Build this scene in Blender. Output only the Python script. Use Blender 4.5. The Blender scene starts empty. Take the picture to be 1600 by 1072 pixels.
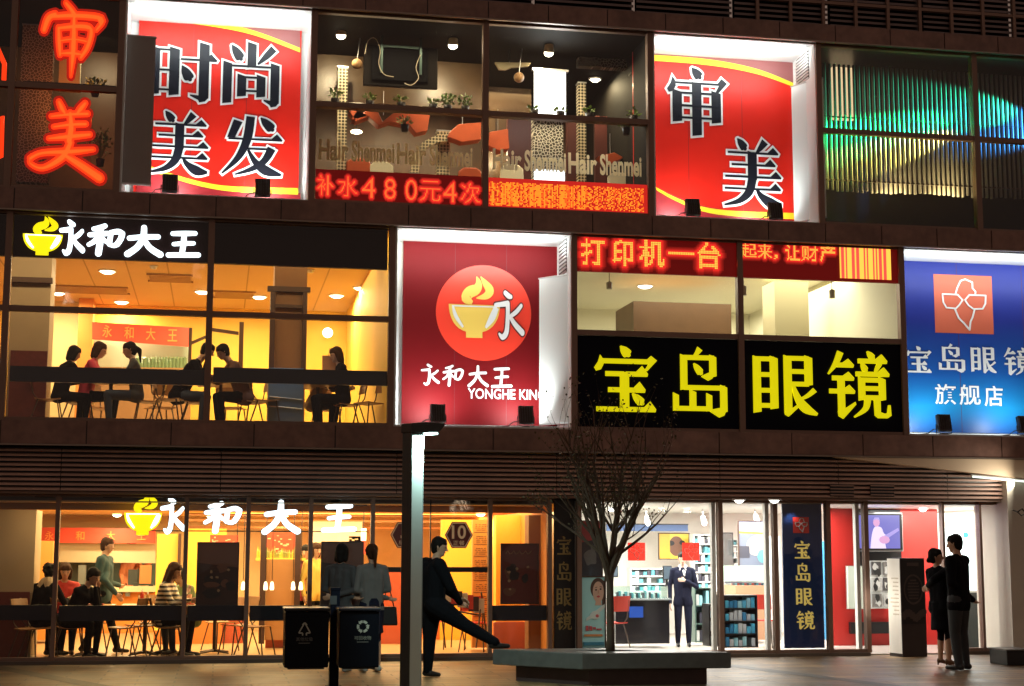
import bpy, bmesh, math, random
import numpy as np
from mathutils import Vector, Matrix
from mathutils.bvhtree import BVHTree

S = bpy.context.scene
C = S.collection
R = math.radians
random.seed(7)

# ------------------------------------------------------------------ camera
F, YAW, PIT, ROLL, CAM_H = 2400.0, R(10.79), R(7.7), R(0.13), 1.58


def ray(px, py):
    u, v = px - 800, py - 536
    c, s = math.cos(ROLL), math.sin(ROLL)
    u, v = u * c + v * s, -u * s + v * c
    x, y, z = u / F, 1.0, -v / F
    c, s = math.cos(PIT), math.sin(PIT)
    y, z = y * c - z * s, y * s + z * c
    c, s = math.cos(YAW), math.sin(YAW)
    return Vector((x * c + y * s, -x * s + y * c, z))


_d = ray(764, 1026.5)
D = _d.y * (0.04 - CAM_H) / _d.z - 0.3          # facade glass of the upper floors stands at Y = 0


def at(px, py, Y=0.0):
    d = ray(px, py)
    t = (Y + D) / d.y
    return Vector((d.x * t, Y, CAM_H + d.z * t))


def gnd(px, py, z=0.0):
    d = ray(px, py)
    t = (z - CAM_H) / d.z
    return Vector((d.x * t, d.y * t - D, z))


def pb(x0, y0, x1, y1, Y):
    xm, ym = (x0 + x1) / 2, (y0 + y1) / 2
    return at(x0, ym, Y).x, at(x1, ym, Y).x, at(xm, y1, Y).z, at(xm, y0, Y).z


cd = bpy.data.cameras.new('camera')
cam = bpy.data.objects.new('camera', cd)
C.objects.link(cam)
cd.sensor_width = 36
cd.lens = F / 1600 * 36
cd.clip_start, cd.clip_end = 0.1, 500
cam.matrix_world = (Matrix.Translation((0, -D, CAM_H)) @ Matrix.Rotation(-YAW, 4, 'Z')
                    @ Matrix.Rotation(math.pi / 2 + PIT, 4, 'X') @ Matrix.Rotation(ROLL, 4, 'Z'))
S.camera = cam

# ------------------------------------------------------------------ world: night sky with a warm city glow
W = bpy.data.worlds.new('World')
S.world = W
W.use_nodes = True
nt = W.node_tree
nt.nodes.clear()
out = nt.nodes.new('ShaderNodeOutputWorld')
sky = nt.nodes.new('ShaderNodeTexSky')
sky.sky_type = 'NISHITA'
sky.sun_disc = False
sky.sun_elevation = R(-4)
sky.sun_rotation = R(200)
b1 = nt.nodes.new('ShaderNodeBackground')
b1.inputs[1].default_value = 0.05
b2 = nt.nodes.new('ShaderNodeBackground')
b2.inputs[0].default_value = (1.0, 0.67, 0.52, 1)
b2.inputs[1].default_value = 0.175
ad = nt.nodes.new('ShaderNodeAddShader')
nt.links.new(sky.outputs[0], b1.inputs[0])
nt.links.new(b1.outputs[0], ad.inputs[0])
nt.links.new(b2.outputs[0], ad.inputs[1])
# far street lights of the city low round the horizon (they show as small reflections in the panes)
tcw = nt.nodes.new('ShaderNodeTexCoord')
vor = nt.nodes.new('ShaderNodeTexVoronoi')
vor.inputs['Scale'].default_value = 24
rmp = nt.nodes.new('ShaderNodeValToRGB')
rmp.color_ramp.elements[0].position, rmp.color_ramp.elements[0].color = .06, (1, 1, 1, 1)
rmp.color_ramp.elements[1].position, rmp.color_ramp.elements[1].color = .13, (0, 0, 0, 1)
spx = nt.nodes.new('ShaderNodeSeparateXYZ')
lo = nt.nodes.new('ShaderNodeValToRGB')
for i_, (pos_, v_) in enumerate(((.0, 0), (.02, 1), (.30, 1), (.36, 0))):
    e_ = lo.color_ramp.elements[i_] if i_ < 2 else lo.color_ramp.elements.new(pos_)
    e_.position, e_.color = pos_, (v_, v_, v_, 1)
hue = nt.nodes.new('ShaderNodeMix')
hue.data_type = 'RGBA'
hue.inputs[6].default_value = (1, .55, .2, 1)
hue.inputs[7].default_value = (.8, 1, 1, 1)
sc_ = nt.nodes.new('ShaderNodeSeparateColor')
m1 = nt.nodes.new('ShaderNodeMath')
m1.operation = 'MULTIPLY'
m2 = nt.nodes.new('ShaderNodeMath')
m2.operation = 'MULTIPLY'
m3 = nt.nodes.new('ShaderNodeMath')
m3.operation = 'GREATER_THAN'
m3.inputs[1].default_value = .62
m4 = nt.nodes.new('ShaderNodeMath')
m4.operation = 'MULTIPLY'
m4.inputs[1].default_value = 9.0
b3 = nt.nodes.new('ShaderNodeBackground')
ad2 = nt.nodes.new('ShaderNodeAddShader')
K_ = nt.links.new
K_(tcw.outputs['Generated'], vor.inputs['Vector'])
K_(tcw.outputs['Generated'], spx.inputs[0])
K_(vor.outputs['Distance'], rmp.inputs[0])
K_(vor.outputs['Color'], sc_.inputs[0])
K_(spx.outputs[2], lo.inputs[0])
K_(sc_.outputs[0], m3.inputs[0])
K_(sc_.outputs[1], hue.inputs[0])
K_(rmp.outputs[0], m1.inputs[0])
K_(lo.outputs[0], m1.inputs[1])
K_(m1.outputs[0], m2.inputs[0])
K_(m3.outputs[0], m2.inputs[1])
K_(m2.outputs[0], m4.inputs[0])
K_(hue.outputs[2], b3.inputs[0])
K_(m4.outputs[0], b3.inputs[1])
K_(ad.outputs[0], ad2.inputs[0])
K_(b3.outputs[0], ad2.inputs[1])
K_(ad2.outputs[0], out.inputs[0])
S.view_settings.view_transform = 'Standard'
S.view_settings.look = 'None'
S.view_settings.exposure = 0.0
S.view_settings.gamma = 1.0
S.cycles.max_bounces = 7
S.cycles.diffuse_bounces = 3
S.cycles.glossy_bounces = 3
S.cycles.transparent_max_bounces = 24
S.cycles.sample_clamp_indirect = 4.0
S.cycles.caustics_reflective = False
S.cycles.caustics_refractive = False

# ------------------------------------------------------------------ materials
_M = {}


def mat(name, col=(.5, .5, .5), rough=.6, metal=0.0, emit=None, es=1.0, noise=0.0, nscale=8.0, bump=0.0, spec=.5, alpha=1.0):
    if name in _M:
        return _M[name]
    m = bpy.data.materials.new(name)
    m.use_nodes = True
    t = m.node_tree
    p = t.nodes['Principled BSDF']
    p.inputs['Base Color'].default_value = (*col, 1)
    p.inputs['Roughness'].default_value = rough
    p.inputs['Metallic'].default_value = metal
    p.inputs['Specular IOR Level'].default_value = spec
    p.inputs['Alpha'].default_value = alpha
    if emit:
        p.inputs['Emission Color'].default_value = (*emit, 1)
        p.inputs['Emission Strength'].default_value = es
    if noise or bump:
        tc = t.nodes.new('ShaderNodeTexCoord')
        n = t.nodes.new('ShaderNodeTexNoise')
        n.inputs['Scale'].default_value = nscale
        n.inputs['Detail'].default_value = 6
        t.links.new(tc.outputs['Object'], n.inputs['Vector'])
        if noise:
            mx = t.nodes.new('ShaderNodeMix')
            mx.data_type = 'RGBA'
            mx.inputs[6].default_value = (*[c * (1 - noise) for c in col], 1)
            mx.inputs[7].default_value = (*[min(1, c * (1 + noise)) for c in col], 1)
            t.links.new(n.outputs[0], mx.inputs[0])
            t.links.new(mx.outputs[2], p.inputs['Base Color'])
        if bump:
            b = t.nodes.new('ShaderNodeBump')
            b.inputs['Strength'].default_value = bump
            b.inputs['Distance'].default_value = .01
            t.links.new(n.outputs[0], b.inputs['Height'])
            t.links.new(b.outputs[0], p.inputs['Normal'])
    _M[name] = m
    return m


def glass_mat(name='window_glass', f=.03, tint=(1, 1, 1)):
    if name in _M:
        return _M[name]
    m = bpy.data.materials.new(name)
    m.use_nodes = True
    t = m.node_tree
    t.nodes.clear()
    o = t.nodes.new('ShaderNodeOutputMaterial')
    tr = t.nodes.new('ShaderNodeBsdfTransparent')
    tr.inputs[0].default_value = (*tint, 1)
    gl = t.nodes.new('ShaderNodeBsdfGlossy')
    gl.inputs['Roughness'].default_value = .02
    mx = t.nodes.new('ShaderNodeMixShader')
    lw = t.nodes.new('ShaderNodeLayerWeight')
    lw.inputs[0].default_value = .12
    ml = t.nodes.new('ShaderNodeMath')
    ml.operation = 'MULTIPLY_ADD'
    ml.inputs[1].default_value = .8
    ml.inputs[2].default_value = f
    tc = t.nodes.new('ShaderNodeTexCoord')
    nz = t.nodes.new('ShaderNodeTexNoise')
    nz.inputs['Scale'].default_value = 1.7
    bp = t.nodes.new('ShaderNodeBump')
    bp.inputs['Strength'].default_value = .12
    bp.inputs['Distance'].default_value = .02
    t.links.new(tc.outputs['Object'], nz.inputs['Vector'])
    t.links.new(nz.outputs[0], bp.inputs['Height'])
    t.links.new(bp.outputs[0], gl.inputs['Normal'])
    t.links.new(lw.outputs['Fresnel'], ml.inputs[0])
    t.links.new(ml.outputs[0], mx.inputs[0])
    t.links.new(tr.outputs[0], mx.inputs[1])
    t.links.new(gl.outputs[0], mx.inputs[2])
    t.links.new(mx.outputs[0], o.inputs[0])
    _M[name] = m
    return m


GLASS = glass_mat()
FRAME = mat('bronze_frame', (.24, .15, .115), .45, .3)
STONE = mat('brown_granite', (.26, .145, .115), .45, noise=.4, nscale=9, bump=.15)


def streaks(m, amount=.55, sx=3.0, sz=.35):
    """rain streaks and blotches: weathering with a shape of its own, multiplied over the colour"""
    t = m.node_tree
    p = t.nodes['Principled BSDF']
    tc = t.nodes.new('ShaderNodeTexCoord')
    mp = t.nodes.new('ShaderNodeMapping')
    mp.inputs['Scale'].default_value = (sx, sx, sz)
    n = t.nodes.new('ShaderNodeTexNoise')
    n.inputs['Scale'].default_value = 1.6
    n.inputs['Detail'].default_value = 7
    r = t.nodes.new('ShaderNodeValToRGB')
    r.color_ramp.elements[0].position = .34
    r.color_ramp.elements[0].color = (1 - amount, 1 - amount, 1 - amount, 1)
    r.color_ramp.elements[1].position = .62
    x = t.nodes.new('ShaderNodeMix')
    x.data_type = 'RGBA'
    x.blend_type = 'MULTIPLY'
    x.inputs[0].default_value = 1
    src = p.inputs['Base Color'].links[0].from_socket
    t.links.new(tc.outputs['Object'], mp.inputs[0])
    t.links.new(mp.outputs[0], n.inputs['Vector'])
    t.links.new(n.outputs[0], r.inputs[0])
    t.links.new(src, x.inputs[6])
    t.links.new(r.outputs[0], x.inputs[7])
    t.links.new(x.outputs[2], p.inputs['Base Color'])


streaks(STONE, .30, 1.1, .9)
DARKM = mat('dark_paint', (.02, .02, .024), .45)
WHITE = mat('white_paint', (.8, .82, .8), .5, noise=.04, nscale=3)
STEEL = mat('steel', (.5, .5, .5), .3, .9)
WOOD = mat('pale_wood', (.5, .3, .13), .45, noise=.2, nscale=12)
BLACK = mat('black', (.008, .008, .01), .35)


# ------------------------------------------------------------------ mesh helpers
class MB:
    def __init__(self):
        self.v, self.f, self.m = [], [], []

    def add(self, vs, fs, mi=0, M=None):
        o = len(self.v)
        self.v += [tuple(M @ Vector(p)) if M else tuple(p) for p in vs]
        for f in fs:
            self.f.append([i + o for i in f])
            self.m.append(mi)
        return self

    def box(self, x0, x1, y0, y1, z0, z1, mi=0, M=None):
        vs = [(x, y, z) for z in (z0, z1) for y in (y0, y1) for x in (x0, x1)]
        return self.add(vs, [(0, 2, 3, 1), (4, 5, 7, 6), (0, 1, 5, 4), (2, 6, 7, 3), (0, 4, 6, 2), (1, 3, 7, 5)], mi, M)

    def quad(self, a, b, c, d, mi=0):
        return self.add([a, b, c, d], [(0, 1, 2, 3)], mi)

    def prism(self, pts, y0, y1, mi=0, M=None, back=True):
        """polygon in XZ extruded from y0 (front) to y1 (back)"""
        a = sum(pts[i][0] * pts[(i + 1) % len(pts)][1] - pts[(i + 1) % len(pts)][0] * pts[i][1] for i in range(len(pts)))
        if a < 0:
            pts = pts[::-1]
        n = len(pts)
        vs = [(x, y0, z) for x, z in pts] + [(x, y1, z) for x, z in pts]
        fs = [list(range(n))] + ([list(range(2 * n - 1, n - 1, -1))] if back else [])
        fs += [(i, i + n, (i + 1) % n + n, (i + 1) % n) for i in range(n)]
        return self.add(vs, fs, mi, M)

    def plan(self, pts, z0, z1, mi=0):
        """polygon in XY extruded in z"""
        a = sum(pts[i][0] * pts[(i + 1) % len(pts)][1] - pts[(i + 1) % len(pts)][0] * pts[i][1] for i in range(len(pts)))
        if a < 0:
            pts = pts[::-1]
        n = len(pts)
        vs = [(x, y, z1) for x, y in pts] + [(x, y, z0) for x, y in pts]
        fs = [list(range(n)), list(range(2 * n - 1, n - 1, -1))]
        fs += [(i, i + n, (i + 1) % n + n, (i + 1) % n) for i in range(n)]
        return self.add(vs, fs, mi)

    def tube(self, pts, r, seg=8, mi=0, caps=True):
        pts = [Vector(p) for p in pts]
        rs = r if isinstance(r, (list, tuple)) else [r] * len(pts)
        vs, fs = [], []
        up = Vector((.12, .31, .94)).normalized()
        for i, p in enumerate(pts):
            t = (pts[min(i + 1, len(pts) - 1)] - pts[max(i - 1, 0)]).normalized()
            a = t.cross(up)
            if a.length < .05:
                a = t.cross(Vector((1, 0, 0)))
            a.normalize()
            b = t.cross(a)
            for k in range(seg):
                g = 2 * math.pi * k / seg
                vs.append(p + (a * math.cos(g) + b * math.sin(g)) * rs[i])
        for i in range(len(pts) - 1):
            for k in range(seg):
                fs.append((i * seg + k, i * seg + (k + 1) % seg, (i + 1) * seg + (k + 1) % seg, (i + 1) * seg + k))
        if caps:
            fs.append(list(range(seg - 1, -1, -1)))
            fs.append([(len(pts) - 1) * seg + k for k in range(seg)])
        return self.add(vs, fs, mi)

    def lathe(self, prof, c=(0, 0, 0), seg=16, mi=0):
        n = len(prof)
        vs = [(c[0] + r * math.cos(2 * math.pi * k / seg), c[1] + r * math.sin(2 * math.pi * k / seg), c[2] + z) for k in range(seg) for r, z in prof]
        fs = [(k * n + i, ((k + 1) % seg) * n + i, ((k + 1) % seg) * n + i + 1, k * n + i + 1) for k in range(seg) for i in range(n - 1)]
        return self.add(vs, fs, mi)

    def ball(self, c, r, mi=0, seg=10, rings=6):
        rx, ry, rz = r if isinstance(r, (tuple, list)) else (r, r, r)
        prof = [(math.sin(math.pi * i / rings), -math.cos(math.pi * i / rings)) for i in range(rings + 1)]
        n = len(prof)
        vs = [(c[0] + rx * a * math.cos(2 * math.pi * k / seg), c[1] + ry * a * math.sin(2 * math.pi * k / seg), c[2] + rz * z) for k in range(seg) for a, z in prof]
        fs = [(k * n + i, ((k + 1) % seg) * n + i, ((k + 1) % seg) * n + i + 1, k * n + i + 1) for k in range(seg) for i in range(n - 1)]
        return self.add(vs, fs, mi)

    def build(self, name, mats, parent=None, smooth=False, bevel=0):
        me = bpy.data.meshes.new(name)
        me.from_pydata(self.v, [], self.f)
        for m in (mats if isinstance(mats, (list, tuple)) else [mats]):
            me.materials.append(m)
        me.polygons.foreach_set('material_index', self.m)
        if smooth:
            me.polygons.foreach_set('use_smooth', [True] * len(self.f))
        me.update()
        o = bpy.data.objects.new(name, me)
        C.objects.link(o)
        if parent:
            par(o, parent)
        if bevel:
            b = o.modifiers.new('bevel', 'BEVEL')
            b.width = bevel
            b.segments = 2
            b.limit_method = 'ANGLE'
        return o


def wmat(o):
    m = o.matrix_basis.copy()
    while o.parent:
        m = o.parent.matrix_basis @ o.matrix_parent_inverse @ m
        o = o.parent
    return m


def par(o, p):
    o.parent = p
    o.matrix_parent_inverse = wmat(p).inverted()
    return o


def tag(o, label, cat=None, group=None, kind=None):
    if label:
        o['label'] = label
    if cat:
        o['category'] = cat
    if group:
        o['group'] = group
    if kind:
        o['kind'] = kind
    return o


def thing(name, label, cat, loc=(0, 0, 0), rz=0, group=None):
    o = bpy.data.objects.new(name, None)
    C.objects.link(o)
    o.empty_display_size = .1
    o.location = loc
    o.rotation_euler = (0, 0, rz)
    return tag(o, label, cat, group)


def dup(o, loc=None, rz=None, label=None, parent=None, scale=None):
    c = o.copy()
    C.objects.link(c)
    if parent:
        c.parent = parent
        c.matrix_parent_inverse = o.matrix_parent_inverse.copy()
    for ch in list(o.children):
        dup(ch, parent=c)
    if loc is not None:
        c.location = loc
    if rz is not None:
        c.rotation_euler = (0, 0, rz)
    if scale:
        c.scale = scale
    if label:
        c['label'] = label
    return c


def lamp(name, kind, loc, power, col=(1, 1, 1), size=.2, target=None, spot=None, parent=None, sy=None, blend=.6):
    l = bpy.data.lights.new(name, kind)
    l.energy = power
    l.color = col
    if kind == 'AREA':
        l.size = size
        if sy:
            l.shape = 'RECTANGLE'
            l.size_y = sy
    else:
        l.shadow_soft_size = size
    if spot:
        l.spot_size = R(spot)
        l.spot_blend = blend
    o = bpy.data.objects.new(name, l)
    C.objects.link(o)
    o.location = loc
    if target is not None:
        o.rotation_euler = (Vector(target) - Vector(loc)).to_track_quat('-Z', 'Y').to_euler()
    if parent:
        par(o, parent)
    return o


# ------------------------------------------------------------------ lettering
def _text(body, size=1.0, offset=0.0):
    c = bpy.data.curves.new('lettering', 'FONT')
    c.body = body
    c.size = size
    c.offset = offset
    c.resolution_u = 4
    o = bpy.data.objects.new('lettering', c)
    C.objects.link(o)
    bpy.context.view_layer.update()
    me = bpy.data.meshes.new_from_object(o.evaluated_get(bpy.context.evaluated_depsgraph_get()))
    vs = [tuple(v.co) for v in me.vertices]
    fs = [list(p.vertices) for p in me.polygons]
    bpy.data.objects.remove(o)
    bpy.data.curves.remove(c)
    bpy.data.meshes.remove(me)
    return vs, fs


def text_on(parent, name, body, box, Y, m, offset=0.0, M=None, shear=0.0):
    """flat lettering fitted to the box (X0,X1,Z0,Z1) on the plane Y, facing the street"""
    vs, fs = _text(body, 1.0, offset)
    xs, ys = [v[0] for v in vs], [v[1] for v in vs]
    a, b, c, d = min(xs), max(xs), min(ys), max(ys)
    X0, X1, Z0, Z1 = box
    sx, sz = (X1 - X0) / (b - a), (Z1 - Z0) / max(d - c, 1e-6)
    mb = MB().add([(X0 + (v[0] - a) * sx, Y, Z0 + (v[1] - c) * sz + shear * (v[0] - a) * sx) for v in vs], fs, 0, M)
    return mb.build(name, m, parent)


def catmull(pts, n=5):
    if len(pts) < 3:
        return pts
    o = []
    P = [pts[0]] + list(pts) + [pts[-1]]
    for i in range(1, len(P) - 2):
        for k in range(n):
            t = k / n
            o.append(tuple(.5 * (2 * P[i][j] + (P[i + 1][j] - P[i - 1][j]) * t + (2 * P[i - 1][j] - 5 * P[i][j] + 4 * P[i + 1][j] - P[i + 2][j]) * t * t
                                 + (3 * P[i][j] - P[i - 1][j] - 3 * P[i + 1][j] + P[i + 2][j]) * t ** 3) for j in range(len(P[i]))))
    o.append(tuple(pts[-1]))
    return o


def ribbon(pts, rnd=False, n=5):
    """pts (x, y, halfwidth) -> outline polygon"""
    p = catmull(pts, n)
    L, Rr = [], []
    N = len(p)
    for i in range(N):
        dx = p[min(i + 1, N - 1)][0] - p[max(i - 1, 0)][0]
        dy = p[min(i + 1, N - 1)][1] - p[max(i - 1, 0)][1]
        l = math.hypot(dx, dy) or 1
        nx, ny = -dy / l, dx / l
        x, y, w = p[i]
        L.append((x + nx * w, y + ny * w))
        Rr.append((x - nx * w, y - ny * w))
        if i == 0:
            a0 = math.atan2(ny, nx)
            c0 = (x, y, w)
        if i == N - 1:
            a1 = math.atan2(-ny, -nx)
            c1 = (x, y, w)
    cap0 = [(c0[0] + c0[2] * math.cos(a0 + math.pi - math.pi * k / 6 + 0), c0[1] + c0[2] * math.sin(a0 + math.pi - math.pi * k / 6)) for k in range(1, 6)] if rnd else []
    cap1 = [(c1[0] + c1[2] * math.cos(a1 + math.pi - math.pi * k / 6), c1[1] + c1[2] * math.sin(a1 + math.pi - math.pi * k / 6)) for k in range(1, 6)] if rnd else []
    if rnd:   # walk: right end of start -> cap -> left side -> cap -> right side back
        cap0 = [(c0[0] + c0[2] * math.cos(a0 + math.pi - math.pi * k / 6 * 1), c0[1] + c0[2] * math.sin(a0 + math.pi - math.pi * k / 6)) for k in range(1, 6)]
        # start cap must bulge backwards
        dx, dy = p[0][0] - p[1][0], p[0][1] - p[1][1]
        g = math.atan2(dy, dx)
        cap0 = [(c0[0] + c0[2] * math.cos(g + math.pi / 2 - math.pi * k / 6), c0[1] + c0[2] * math.sin(g + math.pi / 2 - math.pi * k / 6)) for k in range(1, 6)]
        dx, dy = p[-1][0] - p[-2][0], p[-1][1] - p[-2][1]
        g = math.atan2(dy, dx)
        cap1 = [(c1[0] + c1[2] * math.cos(g + math.pi / 2 - math.pi * k / 6), c1[1] + c1[2] * math.sin(g + math.pi / 2 - math.pi * k / 6)) for k in range(1, 6)]
    return cap0 + L + cap1 + Rr[::-1]


def expand(poly, d):
    a = sum(poly[i][0] * poly[(i + 1) % len(poly)][1] - poly[(i + 1) % len(poly)][0] * poly[i][1] for i in range(len(poly)))
    if a < 0:
        poly = poly[::-1]
    o = []
    n = len(poly)
    for i in range(n):
        p0, p1, p2 = poly[i - 1], poly[i], poly[(i + 1) % n]
        e1 = Vector((p1[0] - p0[0], p1[1] - p0[1]))
        e2 = Vector((p2[0] - p1[0], p2[1] - p1[1]))
        if e1.length < 1e-6 or e2.length < 1e-6:
            o.append(p1)
            continue
        e1.normalize()
        e2.normalize()
        n1, n2 = Vector((e1.y, -e1.x)), Vector((e2.y, -e2.x))
        b = n1 + n2
        b = b / max(b.length, .3)
        k = d / max(b.dot(n1), .55)
        o.append((p1[0] + b.x * k, p1[1] + b.y * k))
    return o


def song(ch, t=2.6, w=7.0):
    """strokes of a bold Song-style character in a 100 x 100 box (y up): thin horizontals with a wedge, thick uprights"""
    P = []

    def h(x0, x1, y, s=1):
        P.append([(x0, y - t), (x1, y - t), (x1 + 1, y + .5), (x1 - 8, y + 9 * s + t), (x1 - 17, y + t), (x0, y + t)])

    def v(x, y0, y1, k=1.0):
        P.append([(x - w * k, y0 + 3), (x + w * k, y0 - 1), (x + w * k, y1), (x - w * k, y1 - 2)])

    def r(*pts):
        P.append(ribbon(pts))

    def dot(x0, y0, x1, y1, k=1.0):
        P.append(ribbon([(x0, y0, 1.5), ((x0 * .6 + x1 * .4), (y0 * .6 + y1 * .4), 5.5 * k), (x1, y1, 7 * k), (x1 + (x1 - x0) * .15, y1 + (y1 - y0) * .15, 3)], True))

    def hook(x, y, k=1.0):
        P.append([(x + w, y + 10), (x + w, y + 1), (x + w - 5, y - 5), (x - 6, y - 7), (x - 8, y - 3), (x - 20 * k, y + 3), (x - 20 * k, y + 5), (x - w, y + 4), (x - w, y + 10)])

    def roof():
        dot(44, 99, 54, 88)
        P.append([(12, 86), (16, 80), (17, 72), (13, 64), (6, 62), (3, 67), (9, 76)])
        P.append([(14, 77 - t), (86, 77 - t), (80, 64), (84, 63), (99, 79), (90, 86), (84, 77 + t), (14, 77 + t)])
    if ch == '时':
        v(9, 84, 10); v(38, 84, 10)
        for y in (82, 49, 17):
            P.append([(9, y - t), (38, y - t), (38, y + t), (9, y + t)])
        h(47, 100, 68); v(82, 94, 6); hook(82, 6)
        dot(50, 56, 60, 38, 1.1)
    elif ch == '尚':
        v(50, 99, 62); dot(17, 94, 30, 76, 1.1)
        r((86, 93, 6), (74, 80, 5), (60, 66, 1.5))
        P.append([(10, 62 - t), (88, 62 - t), (88, 62 + t), (10, 62 + t)])
        v(10, 66, 2); v(89, 66, 4); hook(89, 4, .9)
        v(34, 46, 14); v(66, 46, 14)
        for y in (44, 22):
            P.append([(34, y - t), (66, y - t), (66, y + t), (34, y + t)])
    elif ch == '美':
        dot(27, 100, 37, 88, .9)
        r((72, 98, 6), (64, 88, 4), (57, 80, 1.5))
        h(10, 93, 80, .9); h(16, 88, 62, .9); h(5, 97, 44, .9); h(4, 96, 26, .9)
        v(50, 80, 40)
        r((50, 42, 7), (44, 22, 6.5), (28, 8, 4), (3, 1, 1.2))
        r((56, 27, 1.6), (64, 16, 4.5), (80, 6, 7.5), (97, 4, 2))
    elif ch == '发':
        P.append([(20, 92), (34, 88), (22, 62), (10, 62)])
        h(12, 98, 60)
        r((47, 98, 7), (42, 60, 7), (28, 28, 5), (3, 1, 1.2))
        dot(64, 96, 80, 80, 1.1)
        P.append([(40, 44 - t), (84, 44 - t), (84, 44 + t), (40, 44 + t)])
        r((82, 46, 7), (70, 24, 5.5), (50, 10, 4), (24, 0, 1.2))
        r((44, 42, 2), (56, 22, 5), (74, 8, 8), (98, 2, 2))
    elif ch == '审':
        roof()
        v(19, 64, 20); v(81, 64, 20)
        for y in (62, 43, 25):
            P.append([(19, y - t), (81, y - t), (81, y + t), (19, y + t)])
        v(50, 76, 0)
    elif ch == '宝':
        roof()
        h(20, 84, 58); h(24, 80, 34); h(6, 96, 5); v(49, 58, 5)
        dot(62, 28, 74, 16, .9)
    elif ch == '岛':
        r((52, 100, 5), (47, 93, 3.5), (40, 86, 1.5))
        v(24, 88, 38, .85)
        P.append([(24, 86 - t), (76, 86 - t), (76, 86 + t), (24, 86 + t)])
        v(74, 88, 58, .85)
        P.append([(74 - 6, 64), (74 + 6, 64), (72, 54), (66, 51), (54, 57), (56, 59)])
        dot(42, 76, 52, 64, .8)
        P.append([(24, 40 - t), (94, 40 - t), (94, 40 + t), (24, 40 + t)])
        v(92, 42, 4, .85)
        P.append([(86, 10), (98, 10), (92, -2), (84, -5), (68, 4), (70, 7)])
        v(10, 29, 6, .7); v(39, 34, 8, .8); v(67, 29, 6, .7)
        P.append([(8, 8 - t), (68, 8 - t), (68, 8 + t), (8, 8 + t)])
    elif ch == '眼':
        v(8, 92, 6, .85); v(34, 92, 12, .85)
        for y in (90, 65, 40, 16):
            P.append([(8, y - t), (34, y - t), (34, y + t), (8, y + t)])
        v(55, 94, 6, .85); v(87, 94, 50, .85)
        for y in (92, 71, 51):
            P.append([(55, y - t), (87, y - t), (87, y + t), (55, y + t)])
        P.append([(49, 10), (61, 12), (74, 22), (75, 18), (55, -1), (50, 2)])
        r((96, 42, 4), (84, 32, 3), (70, 25, 1.5))
        r((62, 50, 2), (70, 28, 5), (82, 12, 7), (99, 3, 2))
    elif ch == '镜':
        r((22, 100, 5), (14, 82, 4), (2, 66, 1.2))
        h(16, 42, 80, .7); h(8, 42, 60, .7); h(3, 43, 40, .7)
        v(22, 60, 8, .8)
        P.append([(16, 10), (28, 14), (44, 24), (45, 20), (24, -2), (17, 2)])
        dot(66, 101, 73, 93, .7)
        h(50, 96, 87, .8)
        dot(56, 83, 61, 74, .7)
        r((85, 84, 4), (80, 75, 3), (77, 69, 1.2))
        h(46, 99, 67, .8)
        v(55, 60, 28, .75); v(88, 60, 28, .75)
        for y in (58, 45, 31):
            P.append([(55, y - t), (88, y - t), (88, y + t), (55, y + t)])
        r((64, 30, 5), (60, 14, 4), (42, 1, 1.2))
        P.append([(74, 30), (84, 30), (84, 9), (90, 7), (95, 8), (97, 20), (100, 20), (101, 4), (95, 0), (80, 0), (75, 4)])
    return P


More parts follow.
